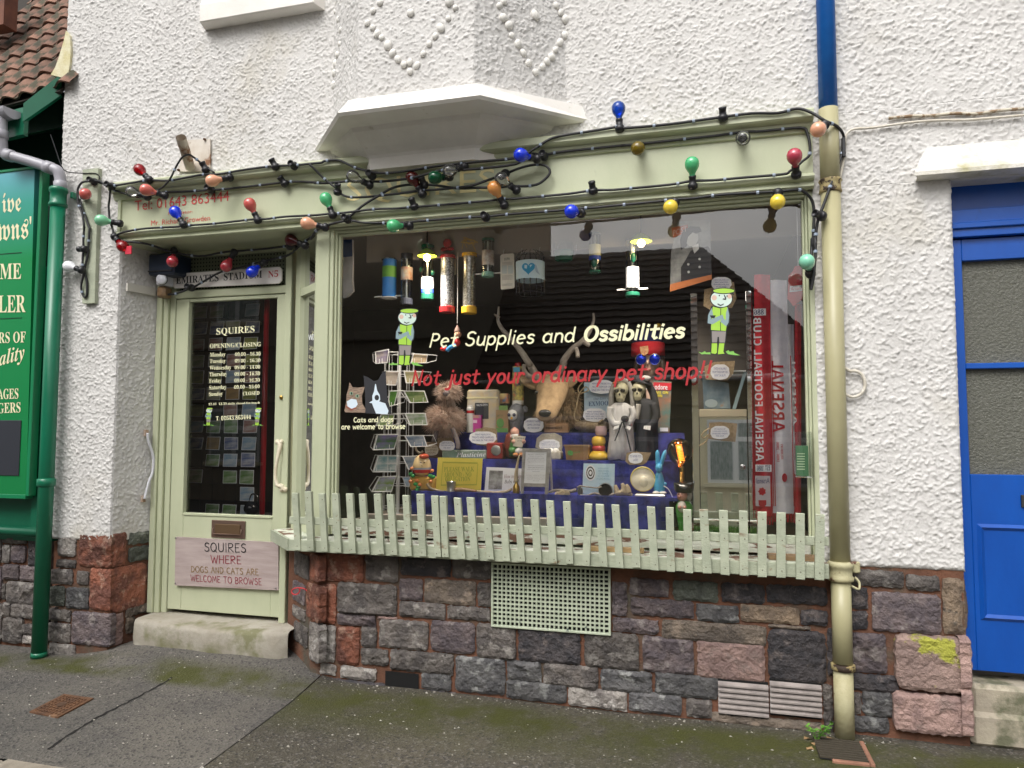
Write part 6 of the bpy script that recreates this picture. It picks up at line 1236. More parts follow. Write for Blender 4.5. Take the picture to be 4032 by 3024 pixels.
A1 = antler([('E',600,250,.66),('E',570,200,.64),('E',520,110,.62),('A',2160,1600,.60),('A',2060,1450,.58),('A',1960,1330,.57),('A',1880,1240,.56),('A',1830,1150,.55),('A',1830,1060,.55),('A',1836,988,.55)], .030, .006)
antler([('A',1840,1110,.55),('A',1815,1090,.55),('A',1785,1068,.55)], .012, .004, 'tine', A1); antler([('E',560,245,.64),('E',490,215,.58),('E',450,150,.55),('E',455,95,.54)], .022, .010, 'tine', A1)
A2 = antler([('E',800,245,.66),('E',830,180,.64),('E',880,100,.62),('B',610,1570,.60),('B',700,1450,.58),('B',790,1380,.57),('B',870,1290,.56),('B',915,1200,.56),('B',935,1120,.56),('B',930,1058,.56)], .030, .006)
antler([('B',735,1430,.58),('B',755,1490,.55),('B',758,1540,.54)], .016, .013, 'tine', A2); antler([('B',830,1370,.57),('B',870,1400,.55),('B',890,1412,.55)], .017, .012, 'tine', A2)
# ragged neck fur
def fur(name, centres, n, ln, m, parent, seed, wid=.0022, droop=.3):
    rr = random.Random(seed); vs, fs = [], []
    for _ in range(n):
        c, rx, ry, rz = rr.choice(centres); u = rr.uniform(-1,1); a = rr.uniform(0,6.283); sq = math.sqrt(1-u*u); d = Vector((sq*math.cos(a), sq*math.sin(a), u))
        if d.y > .45: continue
        p = c+Vector((d.x*rx, d.y*ry, d.z*rz)); e = (d+Vector((rr.uniform(-.5,.5),rr.uniform(-.5,.2),rr.uniform(-.5,.5)-droop))).normalized(); l = ln*rr.uniform(.5,1.2); sd = e.cross(Vector((0,1,0))).normalized()*wid
        k = len(vs); vs += [p-sd, p+sd, p+e*l*.6+sd*.6+Vector((0,0,-l*.05)), p+e*l+Vector((0,0,-l*.18))]; fs += [(k,k+1,k+2),(k,k+2,k+3)]
    return mk(name, vs, fs, m, parent, kind='stuff')
fur('neck_fur', [(q('E',880,600,.78),.10,.06,.10),(q('E',720,640,.80),.09,.05,.06),(q('E',940,560,.85),.07,.06,.12)], 1500, .045, FUR, t, 3, .003, 1.0)
# ---------------------------------------------------------------- shaggy long-legged bird toy
t = tth('shaggy_bird_toy', 'D', 1250, 1030, .56, 'shaggy pinkish brown ostrich-like plush bird sitting on a hessian sack', 'toy', T2); m_ = pxm('D',.56)
FEA = mat('shaggy_pink_fur', (.56,.40,.32), (.32,.24,.19), sc=30, rough=.9, rnd=0, c3=(.60,.48,.40), sc3=16, lo3=.5, hi3=.6); GRL = mat('grey_felt', (.17,.145,.15), rough=.95, bump=.4, bsc=120)
cb, ch_ = q('D',1240,700,.56), q('D',1285,400,.55)
G().ball(cb, 175*m_,.10,140*m_,18,12).mk('body', FEA, t, smooth=True); G().ball(ch_, 85*m_,.06,80*m_,14,10).mk('head', FEA, t, smooth=True)
G().tube(smooth_pts([q('D',1270,470,.55),q('D',1265,530,.55),q('D',1255,600,.56)],3), 30*m_, 10).mk('neck', GRL, t, smooth=True); G().ball(q('D',1268,412,.49), 42*m_,.03,36*m_,12,8).mk('beak', GRL, t, smooth=True)
for L in (((1180,790),(1150,850),(1125,940)),((1330,790),(1360,860),(1390,950),(1390,1020))): G().tube(smooth_pts([q('D',x,y,.49) for x, y in L],3), 26*m_, 10).mk('leg', GRL, t, smooth=True)
fur('shaggy_fur', [(cb,175*m_,.10,140*m_)]*3+[(ch_,85*m_,.06,80*m_)], 5200, .055, FEA, t, 4, .0016, .25)
sackcloth('D', [(1165,900),(1330,890),(1345,930),(1340,1025),(1170,1030)], .545, 'hessian sack under the shaggy bird toy')
# ---------------------------------------------------------------- top tier goods
S3 = Y3+.03
t = tth('dog_treat_pouch', 'D', 1660, 840, S3, 'clear resealable pouch of dog treats with a black label', 'pouch', T3)
pbox('pouch','D',1485,370,1830,820,S3,.06,mat('treats_in_pouch', (.50,.47,.42), (.62,.50,.30), sc=14, rough=.2, coat=.6),t,sit=T3,b=.012); pbox('black_label','D',1575,515,1725,690,S3-.002,.0015,mat('slate_label', (.03,.035,.045), rough=.5),t,b=0); tpx('WALTER SMITH','D',(1592,552),(1712,548),(1592,530),S3-.003,PAPER,t)
pbox('seal_strip','D',1487,450,1828,468,S3-.003,.002,mat('yellow_seal', (.72,.66,.40), rough=.4),t,b=0)
t = tth('white_tub', 'D', 1515, 750, S3-.05, 'white pet supplement bottle with red band', 'bottle', T3); X0,X1,Z0,Z1 = bx('D',1478,540,1555,800,S3-.05); G().lathe([((X1-X0)/2,T3),((X1-X0)/2,Z1-.02),((X1-X0)/2*.8,Z1-.012),((X1-X0)/2*.8,Z1)], ((X0+X1)/2,S3-.03,0), 16).mk('bottle', WHT, t, smooth=False); G().lathe([((X1-X0)/2*1.02,Z1-.055),((X1-X0)/2*1.02,Z1-.035)], ((X0+X1)/2,S3-.03,0), 16, cap=False).mk('red_band', LRED, t)
t = tth('pink_carton', 'D', 1578, 805, S3-.04, 'magenta carton with yellow band in front of the treat pouch', 'carton', T3); pbox('carton','D',1515,648,1642,805,S3-.04,.035,mat('magenta_card', (.50,.06,.30), rough=.45),t,sit=T3); pbox('band','D',1518,650,1640,682,S3-.0415,.001,mat('violet_orange_band', (.70,.42,.10), (.20,.10,.42), sc=9, rough=.4),t,b=0); pbox('print','D',1530,700,1600,735,S3-.0415,.001,mat('pale_pink_print', (.75,.55,.68), rough=.5),t,b=0)
t = tth('kraft_green_box', 'D', 1868, 840, S3-.02, 'kraft box with green roundel and hanging tab', 'carton', T3); pbox('carton','D',1803,592,1935,838,S3-.02,.05,KRAFT,t,sit=T3); pbox('hang_tab','D',1838,545,1932,596,S3-.02,.002,mat('leaf_green_card', (.20,.36,.10), rough=.6),t,b=0)
LGN = mat('roundel_green', (.10,.28,.07), rough=.6); flat('roundel', [q('D',1852+40*math.cos(a*.314),735+52*math.sin(a*.314),S3-.0225) for a in range(20)], LGN, t, .001); tpx('BECO','D',(1822,665),(1880,662),(1822,645),S3-.0225,mat('dark_green_print', (.06,.14,.05), rough=.6),t); pbox('green_foot','D',1805,790,1933,836,S3-.0215,.001,LGN,t,b=0)
t = tth('comic_tin', 'D', 1730, 520, S3+.09, 'yellow cartoon-printed tin behind the treat pouch', 'tin', None); pbox('tin','D',1540,415,1935,525,S3+.09,.06,mat('comic_print', (.68,.60,.28), (.50,.18,.12), sc=13, rough=.35, c3=(.10,.25,.45), sc3=15),t,b=.006); pbox('support_block','D',1560,527,1920,840,S3+.10,.05,DARKW,t,sit=T3)
t = tth('treat_tube', 'E', 370, 520, S3+.09, 'tall tube printed in bright coloured spots beside the stag', 'tube', T3); X0,X1,Z0,Z1 = bx('E',310,100,430,520,S3+.09); c = ((X0+X1)/2,S3+.09+.04,0); r=(X1-X0)/2
G().lathe([(r,Z0),(r,Z1-.01)], c, 20).mk('tube', mat('spotty_print', (.70,.60,.15), (.03,.04,.10), sc=26, rough=.35, c3=(.60,.07,.06), sc3=22, lo3=.55, hi3=.6),t,smooth=False); G().lathe([(r*1.02,Z0-.008),(r*1.02,Z0+.02)], c, 20).mk('base_rim', WHT, t); G().lathe([(r*.6,Z1-.01),(r*.55,Z1+.015),(r*.2,Z1+.02)], c, 16).mk('cap', LRED, t); G().lathe([(r*.9,T3),(r*.9,Z0-.009)], c, 12).mk('support_block', DARKW, t)
pbox('blue_roundel','E',335,128,405,180,S3+.088,.001,mat('sky_print', (.10,.42,.62), rough=.5),t,b=0)
t = tth('owl_ornament', 'E', 370, 790, S3, 'plain grey and white owl-like ornament with large eyes', 'ornament', T3); m_ = pxm('E',S3); c = q('E',370,660,S3+.05)
OWG = mat('grey_fluff', (.26,.27,.30), (.14,.15,.17), sc=40, rough=.8, bump=.6, bsc=100); G().lathe([(70*m_,T3-c.z),(82*m_,-60*m_),(86*m_,10*m_),(80*m_,80*m_),(55*m_,125*m_),(10*m_,142*m_)], c, 20).mk('body', OWG, t, smooth=True); G().ball(c+Vector((-25*m_,-.055,10*m_)), 62*m_,.02,62*m_,16,10).mk('face', WHT, t, smooth=True)
for dx in (-55,5): G().ball(c+Vector((dx*m_,-.075,12*m_)), 19*m_,.008,19*m_,12,8).mk('eye', mat('dark_blue_eye', (.02,.03,.09), rough=.15), t, smooth=True)
G().lathe([(14*m_,0),(2*m_,.02)], c+Vector((-24*m_,-.072,-22*m_)), 8, (0,-1,-.4)).mk('beak', LYEL, t, smooth=True)
for dx in (-55,95): G().ball(c+Vector((dx*m_,.01,75*m_)), 34*m_,.02,40*m_,10,8).mk('ear', OWG, t, smooth=True)
bubble('E', 447,678,665,835, S3-.03, ['DIFFERENT FAMILY','GAMES ON SALE','IN THE SHOP'], 'white speech bubble card about family games beside the dominoes box', -.05)
t = tth('dominoes_box', 'E', 795, 835, S3-.02, 'flat wooden dominoes box lying below the stag', 'box', T3); pbox('box','E',668,745,925,835,S3-.02,.06,mat('pale_wood', (.36,.22,.12), (.30,.18,.10), sc=4, rough=.5, stretch=(1,1,8)),t,sit=T3,b=.003); tpx(bold('DOMINOES',0x1D5D4),'E',(690,802),(868,798),(690,778),S3-.0225,mat('burnt_brown', (.06,.03,.015), rough=.7),t); pbox('sliding_lid','E',670,733,923,744,S3-.018,.056,MATS['pale_wood'],t,b=.001)
t = tth('seed_sack', 'E', 1180, 840, S3-.02, 'open sack of pale seeds lying on its side', 'sack', T3); m_ = pxm('E',S3); c = q('E',1190,765,S3+.06)
G().ball(c, 205*m_,.07,72*m_,22,12).mk('sack', mat('seed_mix', (.42,.33,.22), (.28,.20,.12), sc=70, rough=.9, bump=.8, bsc=160), t, smooth=True); 
g = G(); g.tube([c+Vector((120*m_+.02*math.cos(a*.4),-.06+.02*math.sin(a),(-55+a*9)*m_)) for a in range(14)], .008, 6); g.mk('rope_edge', HESS, t, smooth=True)
t = tth('moor_book', 'E', 1245, 670, S3+.1, 'upright book with pale blue sky cover behind the bubble cards', 'book', None); pbox('cover','E',1105,290,1395,680,S3+.10,.02,mat('sky_cover', (.34,.56,.72), (.70,.74,.78), sc=4, rough=.35, stretch=(.4,1,2)),t); tpx(bold('Our Love of',0x1D434,0),'E',(1210,492),(1392,482),(1210,458),S3+.0985,mat('cover_blue', (.04,.10,.26), rough=.5),t); tpx(bold('EXMOOR'),'E',(1155,552),(1410,540),(1155,502),S3+.0985,MATS['cover_blue'],t); pbox('stand','E',1150,682,1350,840,S3+.11,.03,DARKW,t,sit=T3)
bubble('E', 1160,265,1432,415, S3+.06, ['MANY MORE BOOKS','ABOUT EXMOOR ON','SALE IN THE SHOP'], 'white speech bubble card about books on the sky cover book')
bubble('E', 1095,575,1345,720, S3+.0, ['MANY DIFFERENT','TYPES OF WILD BIRD','SEEDS AND FOOD ON','SALE IN THE SHOP'], 'white speech bubble card about bird seed on the open sack', .02)
TW = mat('jute_twine', (.42,.32,.19), rough=.9)
G().tube(smooth_pts([q('E',x,y,S3+.02) for x, y in ((1090,290),(1040,360),(1060,410),(1150,380),(1120,340),(1050,420),(1020,560),(1000,640),(1010,700),(1060,720))],4), .004, 5).mk('jute_twine', TW, label='length of jute twine trailing beside the stag', cat='twine', loc=q('E',1090,290,S3))
# mannequin head
t = tth('mannequin_head', 'B', 1540, 1700, .86, 'mannequin head in red and navy football hat and round blue sunglasses', 'mannequin head', T3); m_ = pxm('B',.86); SKIN = mat('painted_skin', (.72,.50,.40), (.66,.44,.34), sc=6, rough=.5); HAIR = mat('brown_hair', (.05,.028,.018), (.03,.018,.012), sc=30, rough=.5, stretch=(4,4,.6))
c = q('B',1545,1590,.90); R_ = []
for z, hw, hd2, dx in ((-165,38,.05,0),(-150,58,.062,0),(-110,86,.078,0),(-50,104,.088,0),(10,110,.092,0),(70,112,.095,0),(140,108,.095,0),(200,80,.075,0)): R_.append([c+Vector((hw*m_*math.cos(a),-hd2*math.sin(a) if math.sin(a) > 0 else -hd2*math.sin(a),z*m_)) for a in [2*math.pi*k/20 for k in range(20)]])
G().loft(R_).mk('face', SKIN, t, smooth=True); g = G(); nz_ = c+Vector((-12*m_,-.092,-20*m_)); g.ball(nz_, 15*m_,.022,30*m_,10,8); g.mk('nose', SKIN, t, smooth=True)
g = G(); g.ball(c+Vector((-12*m_,-.083,-90*m_)), 36*m_,.012,9*m_,12,6); g.ball(c+Vector((-12*m_,-.083,-99*m_)), 30*m_,.012,8*m_,12,6); g.mk('lips', mat('lip_pink', (.45,.14,.12), rough=.4), t, smooth=True)
for x in (1450,1597): lc = q('B',x,1562,.79); G().lathe([(54*m_,0),(54*m_,.004),(46*m_,.008),(0,.009)], lc, 22, (0,-1,0)).mk('lens', mat('blue_mirror_lens', (.01,.03,.42), rough=.08, metal=.7), t, smooth=True); G().tube([lc+Vector((56*m_*math.cos(a*.3927),-.003,56*m_*math.sin(a*.3927))) for a in range(17)], .0025, 5).mk('lens_rim', STEEL, t)
G().tube([q('B',1503,1550,.785), q('B',1545,1548,.785)], .003, 5).mk('bridge', STEEL, t)
for sx in (-1,1): G().tube(smooth_pts([c+Vector((sx*100*m_,0,120*m_)),c+Vector((sx*128*m_,-.02,0)),c+Vector((sx*140*m_,-.02,-150*m_)),c+Vector((sx*120*m_,-.02,-260*m_))],3), 34*m_, 10).mk('hair_lock', HAIR, t, smooth=True)
G().tube([c+Vector((0,.01,-150*m_)), Vector((c.x,c.y+.01,T3))], 45*m_, 14).mk('neck', SKIN, t, smooth=True)
ck = q('B',1525,1465,.89); NVK = mat('navy_knit', (.015,.02,.12), rough=.9, bump=.6, bsc=180); RDK = mat('red_knit', (.55,.02,.03), rough=.9, bump=.6, bsc=180)
cuff = G().lathe([(160*m_,-62*m_),(178*m_,-58*m_),(176*m_,70*m_),(160*m_,80*m_)], ck, 26, (0,0,1)).mk('hat_cuff', RDK, t, smooth=True); G().lathe([(158*m_,70*m_),(162*m_,110*m_),(140*m_,180*m_),(85*m_,225*m_),(10*m_,240*m_)], ck, 26).mk('hat_crown', NVK, t, smooth=True)
flat('hat_badge', [q('B',x,y,.89-178*m_-.004) for x, y in ((1435,1425),(1525,1412),(1530,1470),(1520,1500),(1485,1522),(1450,1505),(1440,1475))], mat('gold_badge', (.60,.36,.16), (.40,.14,.07), sc=60, rough=.6), cuff, .003); G().ball(ck+Vector((110*m_,-.02,255*m_)), 30*m_, n=10, m=8).mk('gold_pompom', mat('gold_wool', (.62,.40,.04), rough=.9), t, smooth=True)
# ---------------------------------------------------------------- middle tier goods
S2 = Y2+.04
t = tth('stoneware_mug', 'D', 1090, 1095, S2, 'brown stoneware mug with cream oval label and curly handle', 'mug', T2); X0,X1,Z0,Z1 = bx('D',1005,945,1190,1095,S2); r=(X1-X0)/2; STW = mat('brown_stoneware', (.24,.16,.10), (.18,.12,.08), sc=14, rough=.35); G().lathe([(r*.95,T2),(r,T2+.01),(r,Z1),(r*.92,Z1),(r*.9,T2+.02)], ((X0+X1)/2,S2+r,0), 24).mk('body', STW, t, smooth=True)
G().tube(smooth_pts([q('D',x,y,S2+r) for x, y in ((1010,960),(960,955),(932,990),(945,1040),(985,1060),(1010,1040))],4), .008, 8).mk('handle', GLZ('cream_handle', (.50,.42,.32)), t, smooth=True); flat('label', oval('D',1030,965,1178,1090,S2-.004,28,0), mat('cream_label', (.60,.55,.44), rough=.6), t); lines_px(['PEN AND','DUFFERS','HOURS'],'D',1045,985,1165,1072,S2-.005,STW,t)
bubble('D', 1188,928,1357,1040, .52, ['MANY MORE DOG','TOYS ON SALE IN','THE SHOP'], 'white speech bubble card about dog toys beside the mug', -.1)
sackcloth('D', [(1580,800),(1700,780),(1815,800),(1820,960),(1700,985),(1590,975)], .57, 'hessian bag behind the bubble card about dog treats')
bubble('D', 1515,825,1810,965, .55, ['MANY MORE DOG','TREATS AND SUPPLIES','ON SALE IN THE SHOP'], 'white speech bubble card about dog treats on a hessian bag', -.04)
t = tth('modelling_clay_box', 'D', 1460, 1110, S2-.02, 'long green box with white lettering lying on the middle tier', 'box', T2); pbox('box','D',1220,1030,1700,1108,S2-.02,.07,mat('sage_print_card', (.16,.26,.20), (.30,.36,.30), sc=12, rough=.4),t,sit=T2); tpx(bold('Plasticine',0x1D468),'D',(1372,1108),(1695,1100),(1372,1056),S2-.0225,PAPER,t); tpx(bold('The World Famous Modelling Material'),'D',(1355,1050),(1690,1040),(1355,1034),S2-.0225,PAPER,t)
t = tth('red_radio', 'D', 1790, 1110, S2-.03, 'small red cube radio with round steel speaker', 'radio', T2); pbox('case','D',1702,950,1875,1110,S2-.03,.08,mat('dark_red_case', (.30,.025,.025), rough=.35),t,sit=T2,b=.006); c = q('D',1806,1032,S2-.03); G().lathe([(57*pxm('D',S2),0),(57*pxm('D',S2),.004),(50*pxm('D',S2),.006),(0,.004)], c, 26, (0,-1,0)).mk('speaker', mat('brushed_disc', (.55,.55,.53), rough=.3, metal=.8), t, smooth=True)
# gnome reading a paper
t = tth('garden_gnome', 'E', 360, 1110, S2-.01, 'painted garden gnome seated in a chair reading a newspaper', 'gnome', T2); m_ = pxm('E',S2); P = lambda x, y, d=0: q('E',x,y,S2-.01+d); GNG = GLZ('gnome_green', (.05,.20,.05)); GNR = GLZ('gnome_red', (.22,.04,.03)); FLE = GLZ('gnome_skin', (.60,.34,.26)); 
G().lathe([(40*m_,0),(95*m_,30*m_),(110*m_,150*m_),(85*m_,270*m_),(40*m_,300*m_)], (P(330,1110,.06).x,S2+.06,T2), 20).mk('chair_back', GNR, t, smooth=True); G().lathe([(78*m_,0),(85*m_,60*m_),(70*m_,140*m_),(45*m_,210*m_)], (P(360,1100).x,S2+.0,T2+.02), 18).mk('coat', GNG, t, smooth=True)
G().ball(P(352,835,-.02), 48*m_,.04,48*m_,14,10).mk('head', FLE, t, smooth=True); G().lathe([(50*m_,0),(40*m_,15*m_),(8*m_,40*m_)], P(350,818,-.02), 14).mk('cap', GLZ('gnome_pink', (.60,.30,.26)), t, smooth=True); G().lathe([(40*m_,0),(30*m_,-40*m_),(8*m_,-75*m_)], P(352,855,-.035), 12).mk('beard', WHT, t, smooth=True)
flat('newspaper', [P(x,y,-.07) for x, y in ((335,870),(470,880),(430,1000),(330,985))], mat('old_newsprint', (.62,.58,.48), rough=.8), t, .003); tpx(bold('RETIREMENT'),'E',(345,905),(455,912),(346,888),S2-.083,INKB,t); tpx(bold('FUND'),'E',(380,938),(430,940),(380,920),S2-.083,INKB,t)
for x, y in ((335,935),(450,935)): G().ball(P(x,y,-.075), 22*m_,.014,24*m_,10,8).mk('hand', FLE, t, smooth=True)
for x, y, mm in ((325,1030,GNG),(400,1040,WHT)): G().ball(P(x,y,-.05), 45*m_,.04,40*m_,12,8).mk('trouser_leg', mm, t, smooth=True)
for x in (365,430): G().ball(P(x,1078,-.07), 34*m_,.04,24*m_,10,8).mk('boot', GLZ('tan_boot', (.50,.22,.08)), t, smooth=True)
# egg tray
t = tth('egg_tray', 'E', 720, 1130, S2, 'upright grey pulp egg tray with white eggs', 'egg tray', T2); PULP = mat('grey_pulp', (.48,.45,.38), (.40,.37,.31), sc=30, rough=.95, bump=.6, bsc=120)
P = [q('E',x,y,S2+.07) for x, y in ((575,1000),(590,900),(650,850),(780,842),(860,880),(868,1000),(850,1090))]; flat('lid', P, PULP, t, .012); X0,X1,Z0,Z1 = bx('E',575,1040,850,1130,S2-.02); G().box(X0,X1,S2-.02,S2+.07,T2,Z1,.008).mk('base', PULP, t)
for i in range(3): G().ball(q('E',690+55*i,1045,S2+.01), 36*m_,.03,42*m_,12,10).mk('egg', mat('egg_shell', (.80,.78,.74), rough=.5), t, smooth=True)
bubble('E', 615,912,840,1035, S2+.0, ['CHICKEN EGGS','FRESHLY LAID EACH','DAY £1.50p FOR 6','ENQUIRE WITHIN FOR'], 'white speech bubble card about chicken eggs in the pulp egg tray')
t = tth('kraft_bowl_box', 'E', 1020, 1140, S2-.02, 'open brown kraft compost caddy box with green print', 'box', T2); X0,X1,Z0,Z1 = bx('E',890,978,1160,1138,S2-.02)
g = G(); k_ = .012; g.add([(X0+k_,S2-.01,T2),(X1-k_,S2-.01,T2),(X1-k_,S2+.09,T2),(X0+k_,S2+.09,T2),(X0,S2-.02,Z1),(X1,S2-.02,Z1),(X1,S2+.10,Z1),(X0,S2+.10,Z1)], [(0,1,5,4),(1,2,6,5),(2,3,7,6),(3,0,4,7),(0,3,2,1)]); g.mk('bowl', mat('kraft_gloss', (.36,.21,.09), (.30,.17,.07), sc=5, rough=.45), t); g = G(); g.box(X0-.004,X1+.004,S2-.024,S2-.016,Z1-.006,Z1+.004); g.mk('rim', KRAFT, t); flat('green_print', [q('E',x,y,S2-.0185) for x, y in ((930,1040),(960,1030),(985,1050),(980,1085),(950,1090),(925,1070))], LGN, t, .001); tpx('Compost Bin','E',(985,1075),(1065,1068),(985,1045),S2-.02,LGN,t)
# plain yellow and red jar (stands where a character ornament stood)
t = tth('yellow_jar', 'E', 1265, 1140, S2, 'plain yellow ceramic jar with red waist band and pink pot on top', 'jar', T2); c = q('E',1265,1140,S2+.05); c.z = T2; YGL = GLZ('honey_yellow_glaze', (.72,.47,.05)); G().lathe([(60*m_,0),(112*m_,10*m_),(115*m_,50*m_),(72*m_,95*m_)], c, 22).mk('base', YGL, t, smooth=True); G().lathe([(72*m_,96*m_),(74*m_,130*m_),(66*m_,150*m_)], c, 22).mk('red_band', GLZ('red_glaze', (.50,.05,.05)), t, smooth=True); G().lathe([(64*m_,151*m_),(76*m_,190*m_),(72*m_,235*m_),(40*m_,258*m_)], c, 22).mk('upper_body', YGL, t, smooth=True); G().lathe([(45*m_,259*m_),(62*m_,275*m_),(66*m_,325*m_),(60*m_,350*m_),(64*m_,358*m_),(50*m_,362*m_)], c+Vector((28*m_,0,0)), 20).mk('pink_pot', GLZ('pink_glaze', (.62,.42,.42)), t, smooth=True)
# skeleton bride and groom
SKL = mat('skull_cream', (.60,.57,.40), (.46,.42,.27), sc=14, rough=.6); GAUZE = mat('white_gauze', (.66,.65,.64), (.52,.51,.50), sc=10, rough=.95, bump=.6, bsc=30, stretch=(3,3,.6)); BLK = mat('black_cloth', (.018,.020,.026), (.03,.03,.036), sc=8, rough=.8, bump=.5, bsc=40)
def skull(t, x, y, Y, k, yaw):
    c = q('E',x,y,Y); m_ = pxm('E',Y)*k; sx = yaw
    g = G(); g.ball(c+Vector((0,0,25*m_)), 76*m_,.055*k,80*m_,18,12); g.ball(c+Vector((sx*10*m_,-.015,-40*m_)), 56*m_,.045*k,58*m_,14,10); g.ball(c+Vector((sx*12*m_,-.02,-82*m_)), 46*m_,.038*k,30*m_,12,8); sk = g.mk('skull', SKL, t, smooth=True)
    for dx in (-34,30): G().ball(c+Vector(((dx+sx*14)*m_,-.052*k,8*m_)), 26*m_,.012,20*m_,10,8).mk('eye_socket', NOS, sk, smooth=True)
    G().ball(c+Vector((sx*16*m_,-.058*k,-32*m_)), 11*m_,.01,15*m_,8,6).mk('nose_hole', NOS, sk, smooth=True)
    for i in range(6): pbx = c+Vector(((-30+12*i+sx*14)*m_,-.062*k,-66*m_)); G().box(pbx.x,pbx.x+10*m_,pbx.y,pbx.y+.012,pbx.z-9*m_,pbx.z+9*m_,.001).mk('tooth', SKL, sk)
    for dx, d in ((-36,.25),(32,-.25)): p = c+Vector(((dx+sx*14)*m_,-.058*k,30*m_)); G().tube([p+Vector((-26*m_,0,-d*24*m_)),p+Vector((26*m_,0,d*24*m_))], 9*m_, 6).mk('brow', SKL, sk)
    return c
t = tth('skeleton_bride', 'E', 1510, 1130, S2, 'skeleton bride figure in tattered white gown and veil holding a black bouquet', 'figure', T2); c = skull(t, 1510, 395, S2+.05, 1, -.4); m_ = pxm('E',S2)
gz_ = [(1500,515,60,.05),(1505,560,130,.06),(1505,640,150,.075),(1505,760,125,.07),(1510,880,130,.08),(1510,1000,145,.085),(1505,1120,150,.085)]; R_ = []
for x, y, hw, d in gz_: cc = q('E',x,y,S2+.06); R_.append([cc+Vector((hw*m_*math.cos(a)*(1+.05*math.sin(7*a)),d*math.sin(a)*(1+.06*math.sin(9*a)),0 if y < 1100 else .015*math.sin(6*a))) for a in [2*math.pi*k/28 for k in range(28)]])
for v in R_[-1]: v.z = max(v.z, T2+.002)
G().loft(R_).mk('gown', GAUZE, t, smooth=True)
for L in (((1395,560),(1385,660),(1430,740),(1500,745)),((1620,560),(1640,650),(1600,730),(1540,745))): G().tube(smooth_pts([q('E',x,y,S2-.02) for x, y in L],4), 34*m_, 10).mk('sleeve', GAUZE, t, smooth=True)
VEIL = mat('grey_white_hair', (.50,.48,.44), (.34,.32,.29), sc=20, rough=.95, stretch=(3,3,.5))
for L in (((1440,300),(1405,400),(1400,520),(1390,640)),((1585,290),(1620,380),(1630,480),(1640,560)),((1450,285),(1510,262),(1580,285))): G().tube(smooth_pts([q('E',x,y,S2+.07) for x, y in L],4), 28*m_, 8).mk('veil', VEIL, t, smooth=True)
G().ball(q('E',1550,690,S2-.05), 42*m_,.03,36*m_,12,8).mk('bouquet', BLK, t, smooth=True)
for L in (((1530,720),(1570,850),(1615,1040)),((1520,720),(1480,830),(1440,930))): G().tube(smooth_pts([q('E',x,y,S2-.05) for x, y in L],3), .0045, 6).mk('black_ribbon', BLK, t)
for x, w_ in ((1490,-1),(1580,1)):
    for i in range(4): G().tube([q('E',x-8+w_*i*14,760+i*4,S2-.05), q('E',x-20+w_*i*14,795+i*5,S2-.055)], .004, 5).mk('finger_bone', WHT, t)
for x, y in ((1470,270),(1440,300)): G().ball(q('E',x,y,S2), 22*m_,.015,20*m_,10,8).mk('orange_flower', GLZ('orange_bloom', (.65,.20,.08), .7), t, smooth=True)
t = tth('skeleton_groom', 'E', 1780, 1130, S2, 'skeleton groom figure in tattered black coat and hat beside the bride', 'figure', T2); c = skull(t, 1705, 385, S2+.07, .95, -.9); R_ = []
for x, y, hw, d in ((1740,470,70,.05),(1770,520,125,.06),(1780,640,130,.07),(1785,780,115,.07),(1785,920,118,.07),(1785,1080,120,.07),(1785,1140,118,.07)):
    cc = q('E',x,y,S2+.09); R_.append([cc+Vector((hw*m_*math.cos(a)*(1+.05*math.sin(5*a)),d*math.sin(a),0)) for a in [2*math.pi*k/24 for k in range(24)]])
for v in R_[-1]: v.z = T2+.002
G().loft(R_).mk('coat', BLK, t, smooth=True); G().tube(smooth_pts([q('E',x,y,S2+.0) for x, y in ((1850,520),(1890,640),(1860,740),(1800,780))],4), 38*m_, 10).mk('sleeve', BLK, t, smooth=True); G().tube(smooth_pts([q('E',x,y,S2+.0) for x, y in ((1700,530),(1690,600),(1670,690))],4), 28*m_, 8).mk('cravat', VEIL, t, smooth=True)
for i in range(5): G().tube([q('E',1765+i*15,765,S2-.045), q('E',1760+i*15,800+3*i,S2-.05)], .0045, 5).mk('finger_bone', WHT, t)
G().lathe([(105*m_,0),(100*m_,12*m_),(78*m_,20*m_),(70*m_,70*m_),(20*m_,90*m_)], q('E',1735,305,S2+.08), 20, (.25,0,1)).mk('hat', BLK, t, smooth=True); G().tube(smooth_pts([q('E',x,y,S2+.12) for x, y in ((1800,300),(1850,400),(1880,520),(1900,680))],4), 42*m_, 8).mk('hair', BLK, t, smooth=True); G().ball(q('E',1775,250,S2+.06), 60*m_,.03,34*m_,12,8).mk('hat_band', VEIL, t, smooth=True)
sackcloth('E', [(1570,1060),(1640,1045),(1835,1058),(1790,1160),(1740,1195),(1600,1190),(1552,1150)], .43, 'hessian tag hanging over the edge of the middle tier'); bubble('E', 1588,1058,1745,1175, .425, ["IT'S NEVER TOO",'LATE?'], 'small white speech bubble card on the hessian tag by the plate')
